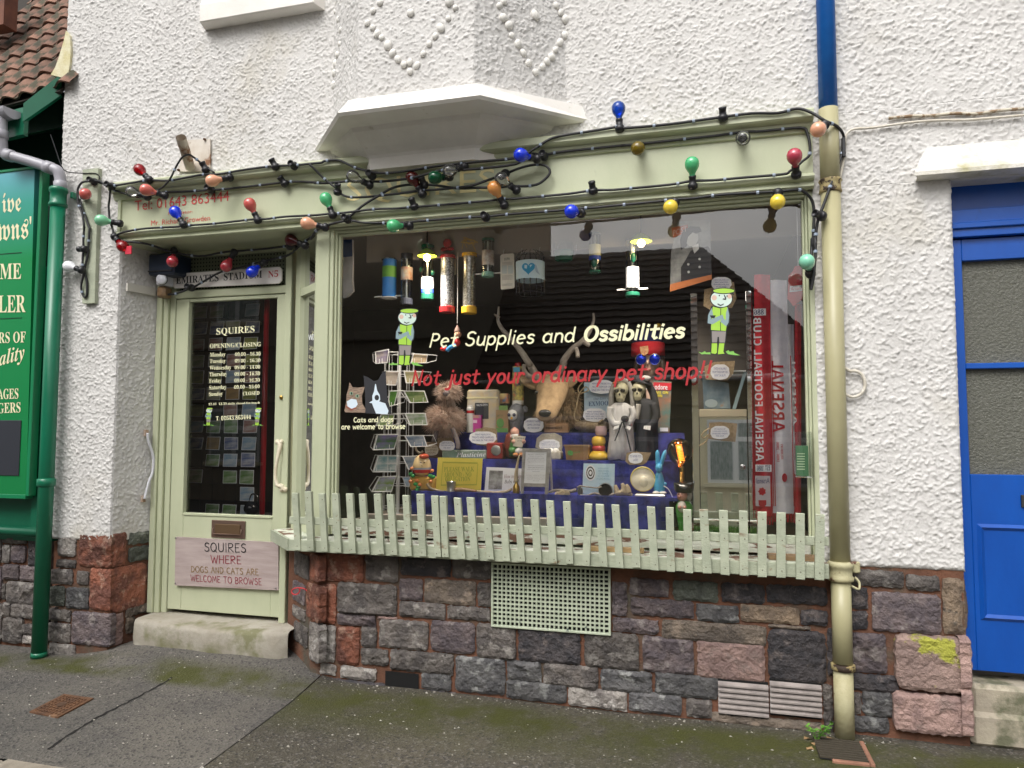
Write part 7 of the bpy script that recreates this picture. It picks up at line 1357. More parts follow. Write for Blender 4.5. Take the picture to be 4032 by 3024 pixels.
# magazine
P = [q('F',x,y,.80) for x, y in ((190,850),(375,850),(400,285),(200,270))]; t = thing('computer_magazine', 'computer magazine with red masthead and yellow headline behind the groom', 'magazine', P[0]); flat('cover', P, mat('magazine_cover', (.10,.22,.20), (.34,.16,.10), sc=12, rough=.3, c3=(.08,.10,.34), sc3=9), t, .006); flat('masthead', [q('F',x,y,.797) for x, y in ((200,375),(394,378),(398,300),(202,290))], mat('masthead_red', (.60,.03,.05), rough=.35), t, .001); tpx(bold('Commodore',0x1D5D4),'F',(60,368),(355,372),(60,312),.794,PAPER,t); tpx(bold('COME ON',0x1D5D4),'F',(170,415),(362,420),(170,385),.794,mat('headline_yellow', (.80,.68,.04), rough=.4),t); tpx(bold('DOWN',0x1D5D4),'F',(185,450),(298,454),(185,420),.794,MATS['headline_yellow'],t); pbox('barcode','F',272,785,360,825,.795,.001,PAPER,t,b=0); pbox('rest','F',210,852,370,1000,.80,.03,DARKW,t,sit=T3)
# ---------------------------------------------------------------- front tier goods
S1_ = Y1+.03
t = tth('egg_man_ornament', 'D', 990, 1480, S1_, 'egg-shaped nursery rhyme ornament sitting on a yellow flowered wall', 'ornament', T1); m_ = pxm('D',S1_); EGG = GLZ('egg_cream', (.74,.56,.30)); X0,X1,Z0,Z1 = bx('D',858,1320,1130,1480,S1_)
G().box(X0,X1,S1_,S1_+.08,T1,Z1,.012).mk('wall', mat('yellow_brick_glaze', (.62,.38,.10), (.46,.26,.06), sc=26, rough=.3), t); c = q('D',1000,1200,S1_+.04)
G().lathe([(10*m_,-120*m_),(70*m_,-105*m_),(105*m_,-50*m_),(108*m_,0),(92*m_,60*m_),(60*m_,110*m_),(20*m_,132*m_)], c, 22).mk('egg_body', EGG, t, smooth=True); G().lathe([(105*m_,-78*m_),(112*m_,-50*m_),(111*m_,-40*m_)], c, 22, cap=False).mk('red_trousers', GLZ('red_trousers', (.42,.03,.03)), t, smooth=True); G().lathe([(112*m_,-40*m_),(112*m_,-18*m_)], c, 22, cap=False).mk('grey_belt', GLZ('grey_belt', (.36,.36,.42)), t, smooth=True)
G().ball(c+Vector((40*m_,-.02,110*m_)), 52*m_,.05,32*m_,14,8).mk('red_cap', GLZ('red_cap', (.55,.10,.05)), t, smooth=True)
for dx in (22,62): G().ball(c+Vector((dx*m_,-104*m_*.86,42*m_)), 8*m_, n=8, m=6).mk('eye', NOS, t, smooth=True)
G().ball(c+Vector((44*m_,-100*m_,10*m_)), 12*m_, n=8, m=6).mk('nose', EGG, t, smooth=True); LFG = GLZ('leaf_glaze', (.04,.30,.08)); FLW = GLZ('flower_glaze', (.66,.24,.08))
for x, y in ((880,1290),(900,1310),(1090,1310),(1120,1320),(930,1400),(945,1460),(960,1430)): G().ball(q('D',x,y,S1_-.004), 30*m_,.012,22*m_,8,6).mk('leaf', LFG, t, smooth=True)
for x, y in ((890,1230),(1110,1255),(945,1360),(975,1405),(875,1370),(1095,1370)): G().ball(q('D',x,y,S1_-.006), 24*m_,.012,22*m_,10,6).mk('flower', FLW, t, smooth=True)
P = [q('D',x,y,S1_+.03) for x, y in ((1150,1478),(1640,1470),(1660,1120),(1172,1110))]; t = thing('yellow_plaque', 'yellow metal notice plaque with green decorative lettering leaning on the velvet', 'sign', P[0]); flat('plate', P, mat('yellow_enamel', (.74,.62,.12), (.68,.56,.10), sc=4, rough=.35), t, .004); GLN = mat('olive_print', (.34,.38,.06), rough=.5)
for (t_, bl, br, h) in (('PLEASE WALK',(1240,1265),(1568,1262),52),('AROUND - NO',(1240,1322),(1538,1318),50),('OBLIGATION',(1252,1372),(1525,1368),50)): tpx(bold(t_), 'D', bl, br, (bl[0],bl[1]-h), S1_+.028, GLN, t)
for a, b_ in (((1205,1418),(1590,1412)),((1225,1168),(1605,1178)),):
    for k in (0,8): p0, p1 = q('D',a[0],a[1]-k,S1_+.028), q('D',b_[0],b_[1]-k,S1_+.028); g = G(); g.quad(p0, p1, p1+Vector((0,0,.003)), p0+Vector((0,0,.003))); g.mk('border_line', GLN, t)
for a, b_ in (((1205,1418),(1225,1168)),((1590,1412),(1605,1178))): p0, p1 = q('D',a[0],a[1],S1_+.028), q('D',b_[0],b_[1],S1_+.028); g = G(); g.quad(p0, p0+Vector((.003,0,0)), p1+Vector((.003,0,0)), p1); g.mk('border_line', GLN, t)
t = tth('pewter_tankard', 'D', 1315, 1500, .265+.05, 'small pewter tankard standing before the yellow plaque', 'tankard', T1); X0,X1,Z0,Z1 = bx('D',1268,1372,1362,1498,.32); r=(X1-X0)/2; G().lathe([(r*1.08,T1),(r*1.08,T1+.006),(r*.97,T1+.012),(r,Z1-.004),(r*1.05,Z1),(r*.9,Z1),(r*.88,T1+.02)], ((X0+X1)/2,.325,0), 22).mk('body', mat('pewter', (.42,.41,.39), rough=.3, metal=.9), t, smooth=True)
def stick(L, r0, r1, name, label, cat, m, Y=.325, fr='E'):
    P = smooth_pts([q(fr,a[0],a[1],a[2] if len(a) > 2 else Y) for a in L], 4); n = len(P); return G().tube(P, [r0+(r1-r0)*i/(n-1) for i in range(n)], 9).mk(name, m, label=label, cat=cat, loc=P[0], smooth=True)
HRN2 = mat('pale_antler', (.46,.38,.26), (.30,.23,.15), sc=18, rough=.55, bump=.4, bsc=60)
stick(((1055,1395),(1090,1440),(1150,1462),(1230,1478)), .010, .004, 'antler_tip', 'cream curved antler tip lying beside the egg ornament', 'antler', HRN2, fr='D')
stick(((1360,1465),(1440,1462),(1520,1470),(1590,1480)), .016, .009, 'wooden_shoehorn', 'flat brown wooden shoehorn lying before the plaque', 'shoehorn', mat('walnut', (.20,.11,.05), rough=.5), fr='D')
stick(((1600,1480),(1700,1485),(1800,1490),(1930,1478)), .008, .006, 'antler_stick', 'thin antler stick lying before the picture book', 'antler', HRN2, fr='D')
stick(((0,1482),(120,1490),(240,1488),(320,1455)), .006, .009, 'antler_offcut', 'antler offcut lying beside the little brass bottle', 'antler', HRN2)
stick(((720,1490),(780,1470),(860,1468),(950,1480),(1020,1465)), .007, .012, 'antler_prong', 'grey antler prong lying before the display tiers', 'antler', HORN)
stick(((1030,1440),(1060,1420),(1120,1428),(1240,1440),(1300,1430)), .004, .005, 'twisted_rod', 'thin dark twisted rod lying across the blue card', 'rod', HORN)
stick(((1060,1520),(1140,1525),(1220,1500),(1330,1525),(1440,1505)), .006, .008, 'bent_twig_handle', 'crooked twig handle lying before the blue card', 'handle', HORN)
for i, (x, y, lab) in enumerate(((820,1515,'pale antler slice lying flat'),(868,1492,'pale antler slice leaning on its twin'),(922,1508,'large pale antler ring standing on edge'))):
    c = q('E',x,y,.31); G().lathe([(.018,0),(.018,.008),(.008,.009),(.008,.002)], c, 14, (0,-1,.3 if i < 2 else 0)).mk('antler_slice', HRN2, label=lab, cat='antler slice', loc=c, smooth=False)
t = tth('round_magnifier', 'E', 1340, 1520, .33, 'round black magnifying glass with antler handle', 'magnifier', T1); c = q('E',1340,1465,.33); G().lathe([(72*m_,0),(72*m_,.006),(60*m_,.007)], c, 24, (0,-1,.2)).mk('lens', mat('black_lens', (.01,.01,.012), rough=.08), t, smooth=False); G().tube([c+Vector((74*m_*math.cos(a*.3),-.004,72*m_*math.sin(a*.3))) for a in range(22)], .0035, 6).mk('rim', STEEL, t)
t = tth('small_magnifier', 'E', 1060, 1520, .33, 'small oval magnifier standing by the A-frame', 'magnifier', T1); c = q('E',1065,1480,.33); G().ball(c, 24*m_,.008,50*m_,14,10).mk('lens', mat('grey_lens', (.10,.10,.10), rough=.12), t, smooth=True); G().tube([c+Vector((27*m_*math.cos(a*.3),-.002,53*m_*math.sin(a*.3))) for a in range(22)], .003, 6).mk('rim', STEEL, t)
t = tth('antler_holder', 'E', 1550, 1530, .34, 'stubby branched antler holder beside the blue card', 'antler', T1)
for L in (((1450,1500),(1540,1495),(1630,1520)),((1470,1500),(1455,1450),(1445,1410)),((1530,1490),(1535,1440),(1520,1392)),((1590,1495),(1580,1440),(1560,1405))): P = smooth_pts([q('E',x,y,.34) for x, y in L],4); G().tube(P, [.020-.012*i/len(P) for i in range(len(P))], 8).mk('prong', HRN2, t, smooth=True)
t = tth('brass_bottle', 'E', 365, 1515, .315, 'little brass bottle stoppered with an antler tip', 'bottle', T1); c = Vector((q('E',365,1500,.32).x,.325,T1)); G().lathe([(36*m_,0),(40*m_,20*m_),(38*m_,70*m_),(18*m_,105*m_),(16*m_,130*m_),(22*m_,136*m_)], c, 18).mk('bottle', BRASS, t, smooth=True); P = smooth_pts([c+Vector((0,0,125*m_)), q('E',365,1300,.325), q('E',380,1180,.325), q('E',400,1085,.325)],4); G().tube(P, [.016-.013*i/len(P) for i in range(len(P))], 9).mk('antler_stopper', HRN2, t, smooth=True)
P = [q('E',x,y,S1_+.04) for x, y in ((20,1478),(425,1478),(425,1232),(42,1215))]; t = thing('picture_book', 'white picture book with a black and white photograph of children', 'book', P[0]); flat('cover', P, PAPER, t, .01)
flat('photograph', [q('E',x,y,S1_+.0385) for x, y in ((62,1458),(210,1458),(222,1255),(76,1250))], mat('grey_photo', (.42,.42,.42), (.10,.10,.10), sc=22, rough=.5), t, .001); tpx(bold('How to keep',0x1D434,0),'E',(232,1348),(420,1345),(232,1295),S1_+.038,mat('maroon_print', (.22,.10,.11), rough=.5),t); tpx(bold('Baby well',0x1D434,0),'E',(238,1405),(400,1400),(238,1352),S1_+.038,INKB,t)
# A-frame notice
t = tth('a_frame_notice', 'E', 580, 1525, .33, 'small grey carved A-frame notice with a printed white sheet', 'notice', T1); FRM = mat('driftwood_frame', (.36,.345,.33), (.24,.23,.22), sc=30, rough=.8, bump=.5, bsc=90)
fl_ = lambda L, Y: [q('E',x,y,Y) for x, y in L]; fy = .305
for L in (((412,1515),(442,1518),(470,1012),(436,1012)),((675,1525),(710,1525),(742,1018),(700,1018)),((436,1045),(738,1050),(740,1015),(438,1010)),((425,1425),(715,1432),(716,1395),(428,1388))): flat('frame_bar', fl_(L, fy+(.0015 if L[0][1] < 1500 else 0)), FRM, t, .012)
flat('sheet', fl_(((442,1390),(700,1395),(708,1048),(465,1045)), fy+.006), PAPER, t, .002); lines_px(['And their room too over','Gomme, we buy more','than their antlers come','March to April and grow a','bigger set every summer','','On show are some of the','items that Richard has','made using Antlers that he','has found','','A larger selection of items','including whistles and key','rings are available within','the shop'],'E',480,1065,685,1375,fy+.0045,mat('grey_ink', (.16,.16,.18), rough=.7),t,fill=.42)
for L in (((720,1050),(745,1050),(765,1500),(745,1500)),): flat('rear_leg', fl_(L, fy+.10), FRM, t, .01)
P = [q('E',x,y,S1_+.03) for x, y in ((1085,1525),(1432,1530),(1440,1180),(1100,1175))]; t = thing('blue_joke_card', 'pale blue card with a drawing of a paper roll', 'card', P[0]); flat('card', P, mat('pale_blue_card', (.50,.68,.80), (.62,.76,.84), sc=8, rough=.5), t, .005); TQ = mat('teal_print', (.16,.38,.52), rough=.5)
lines_px(['HOW MANY','MEN DOES','IT TAKE','TO CHANGE','A LOO ROLL?','','NO ONE','KNOWS'],'E',1240,1215,1392,1440,S1_+.0285,TQ,t,fill=.66)
for k, rr_ in enumerate((75,60,46,32,18)): c = q('E',1175,1278,S1_+.0285-.0003*k); mk('roll_drawing', [c+Vector((rr_*.75*m_*math.cos(a*.314),0,rr_*1.15*m_*math.sin(a*.314))) for a in range(20)], [tuple(range(20))], PAPER if k % 2 == 0 else INKB if k < 4 else PAPER, t)
# plate and plain blue rabbit ornament
t = tth('cream_plate', 'E', 1760, 1535, .34, 'cream round plate with a yellow rim standing on a white base', 'plate', T1); c = q('E',1745,1345,.36); G().lathe([(0,.0),(112*m_,.002),(122*m_,.008),(126*m_,.014),(120*m_,.018)], c+Vector((0,.015,0)), 32, (0,-1,.12)).mk('plate', CREAM, t, smooth=True); G().tube([c+Vector((125*m_*math.cos(a*.2244),0,125*m_*math.sin(a*.2244))) for a in range(29)], .004, 6).mk('yellow_rim', GLZ('yellow_rim', (.74,.62,.18)), t, smooth=True); G().ball(c+Vector((10*m_,-.012,-25*m_)), 45*m_,.014,60*m_,14,10).mk('raised_flower', CREAM, t, smooth=True)
X0,X1 = q('E',1665,1540,.36).x, q('F',335,1540,.36).x; G().box(X0,X1,.31,.40,T1,T1+.014,.005).mk('base', GLZ('white_base', (.74,.70,.62)), t)
t = tth('blue_rabbit_ornament', 'F', 265, 1480, .35, 'plain glossy blue ceramic rabbit ornament beside the cream plate', 'ornament', T1); TQB = GLZ('sky_blue_glaze', (.09,.40,.66)); c = Vector((q('F',265,1400,.37).x,.375,T1+.0145)); mF = pxm('F',.37)
G().lathe([(48*mF,0),(60*mF,40*mF),(58*mF,110*mF),(40*mF,190*mF),(28*mF,225*mF)], c, 18).mk('body', TQB, t, smooth=True); G().ball(c+Vector((0,-.01,268*mF)), 40*mF,.034,50*mF,14,10).mk('head', TQB, t, smooth=True)
for dx, tx in ((-14,-2),(20,50)): G().tube(smooth_pts([c+Vector((dx*mF,0,300*mF)),c+Vector(((dx+tx*.4)*mF,0,370*mF)),c+Vector(((dx+tx)*mF,0,455*mF))],3), [.012,.0125,.013,.0135,.013,.0115,.003], 8).mk('ear', TQB, t, smooth=True)
for dx in (-30,40): G().ball(c+Vector((dx*mF,-.03,14*mF)), 40*mF,.03,18*mF,10,6).mk('foot', GLZ('white_foot', (.74,.72,.68)), t, smooth=True)
G().ball(c+Vector((56*mF,.0,100*mF)), 22*mF, n=10, m=8).mk('tail', TQB, t, smooth=True)
# globe filament lamp, lit
gc = q('F',487,1060,.42); t = tth('filament_globe_lamp', 'F', 520, 1400, .42, 'large lit amber globe bulb with spiral filament on a brass stand', 'lamp', .91); mF = pxm('F',.42); AMB = glass_mat('amber_glass', 3.4, (.74,.48,.22))
G().lathe([(22*mF,-165*mF),(40*mF,-140*mF),(100*mF,-90*mF),(125*mF,-30*mF),(128*mF,10*mF),(115*mF,70*mF),(75*mF,112*mF),(25*mF,130*mF),(0,132*mF)], gc+Vector((0,0,18*mF)), 28, cap=False).mk('globe', AMB, t, smooth=True)
g = G(); g.tube([gc+Vector(((30*math.cos(a*.75)+(.16*(a*2.3)-10))*mF, .02*math.sin(a*.75), (85-a*1.9)*mF)) for a in range(90)], .0022, 5); g.mk('filament', mat('hot_filament', (1,.42,.08), emit=3.5), t)
G().tube([gc+Vector((20*mF,0,-150*mF)), Vector((gc.x+22*mF,.42,.93))], .014, 12).mk('brass_stem', BRASS, t, smooth=True); G().lathe([(26*mF,-190*mF),(26*mF,-150*mF),(20*mF,-140*mF)], gc+Vector((20*mF,0,0)), 14).mk('lamp_socket', BRASS, t); G().lathe([(.06,.0),(.055,.012),(.02,.02)], (gc.x+22*mF,.42,.912), 20).mk('base', BRASS, t, smooth=True)
w = [q('F',x,y,.34) for x, y in ((310,1420),(360,1450),(400,1520),(425,1600))]; G().tube(smooth_pts(w,4), .003, 6).mk('white_flex', WHT, label='thin white lamp flex curving down beside the velvet', cat='flex', loc=w[0])
# character jug in tricorn hat
t = tth('toby_jug', 'F', 535, 1740, .24, 'toby jug figure in black tricorn hat and green coat', 'jug', .912); mF = pxm('F',.24); cx = q('F',535,1600,.26).x
def zz_(y): return q('F',535,y,.26).z
G().lathe([(50*mF,.912),(62*mF,.93),(84*mF,zz_(1720)),(88*mF,zz_(1640)),(60*mF,zz_(1590))] if zz_(1720) > .935 else [(60*mF,.912),(84*mF,.95),(88*mF,zz_(1640)),(60*mF,zz_(1590))], (cx,.28,0), 20).mk('coat', GLZ('green_coat', (.08,.30,.05)), t, smooth=True)
G().ball((cx-18*mF,.265,zz_(1525)), 56*mF,.05,62*mF,16,12).mk('face', GLZ('jug_skin', (.56,.27,.20)), t, smooth=True); G().ball((cx-42*mF,.215,zz_(1528)), 12*mF,.016,16*mF,8,6).mk('nose', GLZ('jug_nose', (.56,.25,.18)), t, smooth=True)
for dx in (-52,-18): G().ball((cx+dx*mF,.222,zz_(1505)), 7*mF,.006,6*mF,8,6).mk('eye', NOS, t, smooth=True)
R_ = []
for z, k in ((zz_(1490),1.0),(zz_(1475),1.15),(zz_(1420),1.25),(zz_(1400),1.2)): R_.append([Vector((cx+82*mF*k*math.cos(a)*(1+.10*math.cos(3*a+1.5)),.28+.06*k*math.sin(a)*(1+.10*math.cos(3*a+1.5)),z+.010*math.cos(3*a+1.5)*(k-1)*6)) for a in [2*math.pi*i/24 for i in range(24)]])
G().loft(R_).mk('tricorn_hat', GLZ('jug_black', (.012,.012,.012)), t, smooth=True); G().ball((cx+45*mF,.30,zz_(1530)), 36*mF,.04,60*mF,10,8).mk('grey_wig', GLZ('jug_wig', (.42,.40,.38)), t, smooth=True); G().ball((cx-20*mF,.225,zz_(1640)), 46*mF,.03,60*mF,12,8).mk('white_waistcoat', GLZ('jug_white', (.70,.66,.58)), t, smooth=True)
for dx in (-40,10): G().ball((cx+dx*mF,.19,zz_(1640)), 18*mF,.02,18*mF,8,6).mk('hand', MATS['jug_skin'], t, smooth=True)
# ---------------------------------------------------------------- mirrored cabinet
MIR = mat('mirror', (.88,.90,.88), rough=.015, metal=1); CBF = mat('cream_cabinet', (.52,.46,.32), rough=.5); MY = .34
cabx = [Q(x,1500,MY).x for x in (2723,2749,2752,2938,2942,2970)]; zt, zs, zl = Q(2840,1150,MY).z, Q(2840,1612,MY).z, Q(2840,1642,MY).z
t = thing('mirrored_cabinet', 'tall mirrored display cabinet with a glass shelf beside the football scarves', 'cabinet', (cabx[2], MY, .905))
G().box(cabx[0],cabx[1],MY,MY+.02,.905,zt,.001).mk('mirror_strip', MIR, t); G().box(cabx[4],cabx[5],MY,MY+.02,.905,zt,.001).mk('mirror_strip', MIR, t); G().box(cabx[2],cabx[3],MY,MY+.01,.905,zl,.0015).mk('mirror_door', MIR, t)
G().box(cabx[2],cabx[3],MY-.004,MY+.28,zl+.001,zs,.002).mk('shelf', CBF, t); G().box(cabx[0],cabx[5],MY+.29,MY+.30,.905,zt).mk('back', DARKW, t); zm = Q(2840,1460,MY).z; G().box(cabx[2],cabx[3],MY,MY+.28,zm-.006,zm).mk('glass_shelf', mat('shelf_edge', (.55,.58,.58), rough=.3), t)
k = q('F',1175,1215,MY-.01); G().lathe([(.010,0),(.016,.01),(.013,.022),(.003,.026)], k, 8, (0,-1,0)).mk('crystal_knob', STEEL, t)
P = [q('F',x,y,MY+.05) for x, y in ((750,578),(1040,578),(1020,300),(735,245))]; d_ = thing('dvd_case', 'blue-grey film case leaning in the mirrored cabinet', 'case', P[0]); flat('case', P, mat('film_cover', (.12,.20,.26), (.30,.38,.42), sc=14, rough=.2, c3=(.40,.30,.24), sc3=16, lo3=.62, hi3=.7), d_, .014); flat('title_disc', [q('F',830+70*math.cos(a*.314),520+45*math.sin(a*.314),MY+.048) for a in range(20)], mat('silver_disc', (.48,.58,.62), rough=.3), d_, .001)
P = [q('F',x,y,MY+.05) for x, y in ((1060,580),(1100,580),(1218,180),(1185,178))]; d_ = thing('dvd_case', 'pale blue film case tilted edge-on in the mirrored cabinet', 'case', P[0]); flat('case', P, mat('pale_case', (.36,.52,.56), rough=.25), d_, .10)
sackcloth('F', [(755,120),(860,70),(1090,58),(1070,200),(1010,270),(770,262)], MY-.02, 'hessian tag hanging over the film cases'); bubble('F', 825,95,1030,262, MY-.026, ['DVDS AVAILABLE','FROM THE SHOP FOR','RENT OR BUY!'], 'white speech bubble card above the film cases')
sackcloth('F', [(808,730),(930,722),(1115,740),(1095,940),(960,930),(800,905)], MY-.02, 'hessian tag on the mirrored cabinet door'); bubble('F', 822,765,1030,910, MY-.026, ['MY SOCKS OF','LOGS AND STICKS','AVAILABLE INSIDE','THE SHOP'], 'white speech bubble card with dark blue print on the cabinet door')
w = [q('F',x,y,MY-.03) for x, y in ((810,790),(750,830),(725,880),(760,900),(800,860),(780,930),(700,985))]; G().tube(smooth_pts(w,4), .004, 5).mk('jute_twine', TW, label='jute twine bow on the cabinet door tag', cat='twine', loc=w[0])
bubble('C', 555,665,775,805, .245, ['THERE ARE JEWELLERY','MANY MORE ITEMS','AVAILABLE FOR SALE','IN THE SHOP'], 'white speech bubble card above the cartoon sticker near the scarves')
sackcloth('C', [(480,800),(800,720),(830,900),(780,1000),(540,1020),(470,980)], .30, 'ragged hessian tag behind the cartoon sticker')
# ---------------------------------------------------------------- football scarves
SRED = mat('red_scarf_wool', (.50,.016,.03), (.42,.012,.024), sc=40, rough=.9, bump=.4, bsc=160); SWHT = mat('white_scarf_wool', (.70,.70,.76), (.62,.62,.70), sc=30, rough=.9, bump=.4, bsc=160); SNVY = mat('navy_print', (.02,.025,.12), rough=.8)
def scarf(fr0, xt0, xt1, yt, fr1, xb0, xb1, yb, Y, m, label, amp=.008, parts=()):
    a0, a1 = q(fr0,xt0,yt,Y), q(fr0,xt1,yt,Y); b0, b1 = q(fr1,xb0,yb,Y), q(fr1,xb1,yb,Y); t = thing('football_scarf', label, 'scarf', (b0.x, Y, b0.z), 'football scarves hanging in the window'); nx, nz = 12, 30; vs = []
    for j in range(nz+1):
        for i in range(nx+1):
            u, v = i/nx, j/nz; l = b0.lerp(a0, v); r = b1.lerp(a1, v); p = l.lerp(r, u); p.y = Y+amp*math.sin(u*7+v*2)+.004*math.sin(v*11); vs.append(p)
    mk('cloth', vs, [(j*(nx+1)+i, j*(nx+1)+i+1, (j+1)*(nx+1)+i+1, (j+1)*(nx+1)+i) for j in range(nz) for i in range(nx)], m, t, smooth=True)
    n = max(6, int((b1.x-b0.x)/.008))
    g = G()
    for i in range(n): x = b0.x+(b1.x-b0.x)*(i+.5)/n; g.tube([Vector((x,Y,b0.z+.002)), Vector((x+.002*math.sin(i*3),Y-.003*math.cos(i*5),max(b0.z-.045,.908)))], .0028, 4)
    g.mk('fringe', SRED, t, kind='stuff')
    return t, (lambda x, z: None)
def vtext(t, txt, fr0, x0, yb, fr1, yt, w, Y, m):                                 # print reading upwards with its tops to the right, as seen from the back
    BL = q(fr0,x0,yb,Y); TL = q(fr0,x0+w,yb,Y); BR = q(fr1,*( (FR[fr0][0]+x0*FR[fr0][2]-FR[fr1][0])/FR[fr1][2], yt), Y); BR.x = BL.x; lay('lettering', text_geo(txt), BL, BR, TL, m, t)
t, _ = scarf('C',1020,1195,640,'z7',690,785,190,.20,SRED,'red football scarf with white club lettering beside the cabinet')
vtext(t, bold('ARSENAL FOOTBALL CLUB',0x1D5D4), 'F', 1318, 1150, 'C', 1110, 88, .186, PAPER); pbox('date_panel','F',1312,1188,1488,1265,.187,.001,PAPER,t,b=0); tpx(bold('EST. 1886',0x1D5D4),'F',(1330,1255),(1470,1252),(1330,1198),.1855,SNVY,t,mirror=True)
pbox('crest_panel','F',1312,1310,1475,1640,.187,.001,mat('pale_scarf_panel', (.58,.52,.56), rough=.9),t,b=0); tpx('Arsenal','F',(1325,1395),(1465,1390),(1325,1335),.1855,SNVY,t,mirror=True); flat('cannon_badge', [q('F',1385+45*math.cos(a*.4488)*(1 if a%2 else .75),1480+48*math.sin(a*.4488)*(1 if a%2 else .75),.1855) for a in range(14)], SRED, t, .001); flat('shield_badge', [q('F',x,y,.1855) for x, y in ((1345,1575),(1430,1575),(1430,1625),(1390,1660),(1350,1630))], SRED, t, .001)
pbox('year_panel','C',1015,1010,1150,1085,.187,.001,PAPER,t,b=0); tpx(bold('886',0x1D5D4),'C',(1022,1078),(1125,1074),(1022,1020),.1855,SNVY,t,mirror=True)
t, _ = scarf('C',1200,1375,700,'z7',775,905,175,.235,SWHT,'white football scarf with large red lettering',.006)
vtext(t, bold('ARSENAL',0x1D5D4), 'F', 1500, 835, 'F', 58, 135, .222, SRED); vtext(t, bold('1886 - 2006'), 'F', 1545, 1160, 'F', 940, 30, .222, SRED); vtext(t, bold('HIGHBURY'), 'F', 1590, 1130, 'F', 960, 26, .222, SRED); flat('roundel', [q('F',1630+28*math.cos(a*.4488),1330+48*math.sin(a*.4488),.222) for a in range(14)], SRED, t, .001)
for x in (1470,1488,1690): a, b_ = q('F',x,0,.2215), q('F',x+38,1640,.2215); g = G(); g.quad(b_, b_+Vector((.004,0,0)), a+Vector((.004,0,0)), a); g.mk('red_stripe', SRED, t)
t, _ = scarf('C',1465,1535,960,'z7',905,945,185,.20,SRED,'narrow folded red and white football scarf by the window post',.004); vtext(t, bold('ARSENAL',0x1D5D4), 'F', 1722, 760, 'F', 20, 40, .19, PAPER)
t, _ = scarf('C',1385,1450,1180,'z7',880,930,180,.30,SWHT,'white folded football scarf behind the narrow red one',.004)
P = [q('C',x,y,.13) for x, y in ((1450,985),(1385,900),(1395,650),(1440,600),(1470,545),(1530,545),(1550,620),(1555,900))]; t = thing('red_pennant', 'red hexagonal badge pennant with white name strip by the window post', 'pennant', P[0]); flat('badge', P, mat('pennant_red', (.55,.05,.06), rough=.6), t, .003); flat('name_strip', [q('C',x,y,.128) for x, y in ((1408,830),(1555,815),(1555,750),(1412,765))], PAPER, t, .001); tpx('Arsenal','C',(1420,812),(1552,800),(1420,775),.1265,SRED,t); hang(t, q('C',1500,545,.13), 2.68)
# leaflet holder fixed to the right post
X0,X1,Z0,Z1 = bx('F',1735,830,1925,1325,-.02); t = thing('leaflet_holder', 'clear acrylic holder with green leaflets on the right window post', 'holder', (X0,-.02,Z0)); ACR = glass_mat('acrylic', 2.4, (.93,.95,.94)); G().box(X0,X1,-.055,-.012,Z0,Z1,.003).mk('holder', ACR, t); X0,X1,Z0,Z1 = bx('F',1750,980,1885,1310,-.03); G().box(X0,X1,-.042,-.022,Z0,Z1,.001).mk('leaflets', mat('green_leaflet', (.05,.14,.06), rough=.5), t)
for i in range(7): y = 1065+i*28; pbox('print_line','F',1765,y,1850,y+9,-.0435,.001,mat('pale_green_print', (.45,.55,.35), rough=.6),t,b=0)
# ---------------------------------------------------------------- wire postcard rack
t = tth('postcard_spinner', 'D', 700, 1500, .45, 'white wire postcard spinner full of landscape cards', 'postcard rack', .91); rx, ry_ = q('D',745,900,.50).x, .50; ztop = q('D',745,-20,.5).z; wr = .0022
G().tube([Vector((rx,ry_,.91)), Vector((rx,ry_,ztop))], .008, 10).mk('pole', WIRE, t)
for a in range(10):
    an = a*.628; p = Vector((rx+.10*math.cos(an), ry_+.10*math.sin(an), 0)); G().tube([p+Vector((0,0,.95)), p+Vector((0,0,ztop))], wr, 5).mk('upright_wire', WIRE, t)
for z in np.linspace(.98, ztop, 8): G().tube([Vector((rx+.103*math.cos(k*.314),ry_+.103*math.sin(k*.314),z)) for k in range(21)], wr, 5).mk('ring_wire', WIRE, t)
G().lathe([(.11,.0),(.11,.012),(.02,.03)], (rx,ry_,.908), 18).mk('base', WIRE, t)
cards = [('D',(605,320),(720,325),(755,172),(600,170),(.58,.50,.42),(.40,.34,.30),'pale sepia'),('D',(830,300),(945,300),(1000,175),(805,168),(.42,.38,.18),(.55,.50,.36),'straw coloured'),('D',(872,515),(1070,510),(1030,386),(800,386),(.10,.20,.05),(.30,.32,.16),'dark green woodland'),('D',(632,560),(702,540),(742,380),(650,385),(.10,.26,.04),(.05,.14,.03),'bright green'),
 ('D',(870,758),(1062,755),(1040,630),(815,630),(.62,.64,.60),(.12,.26,.06),'white and green hill'),('D',(500,765),(682,760),(702,640),(560,640),(.26,.40,.08),(.45,.52,.40),'light green field'),('D',(470,1028),(702,1020),(752,856),(512,860),(.08,.20,.05),(.20,.15,.38),'green and violet heather'),('D',(880,992),(1060,990),(1020,870),(810,872),(.16,.24,.36),(.55,.60,.66),'blue coastal'),
 ('D',(470,1268),(716,1266),(746,1086),(522,1086),(.70,.72,.72),(.12,.30,.34),'multi-view'),('D',(858,1242),(902,1232),(932,1092),(790,1096),(.20,.28,.38),(.50,.52,.55),'slate blue harbour'),('D',(455,1482),(672,1482),(722,1312),(540,1322),(.22,.34,.06),(.42,.40,.58),'green and lilac moor'),('D',(828,1424),(862,1424),(872,1320),(790,1322),(.30,.42,.58),(.60,.64,.70),'sky blue'),
 ('A',(500,1610),(622,1602),(642,1452),(495,1482),(.46,.40,.38),(.24,.20,.36),'faded violet'),('A',(882,1605),(1050,1602),(1062,1512),(905,1502),(.42,.28,.14),(.60,.52,.40),'russet brown')]
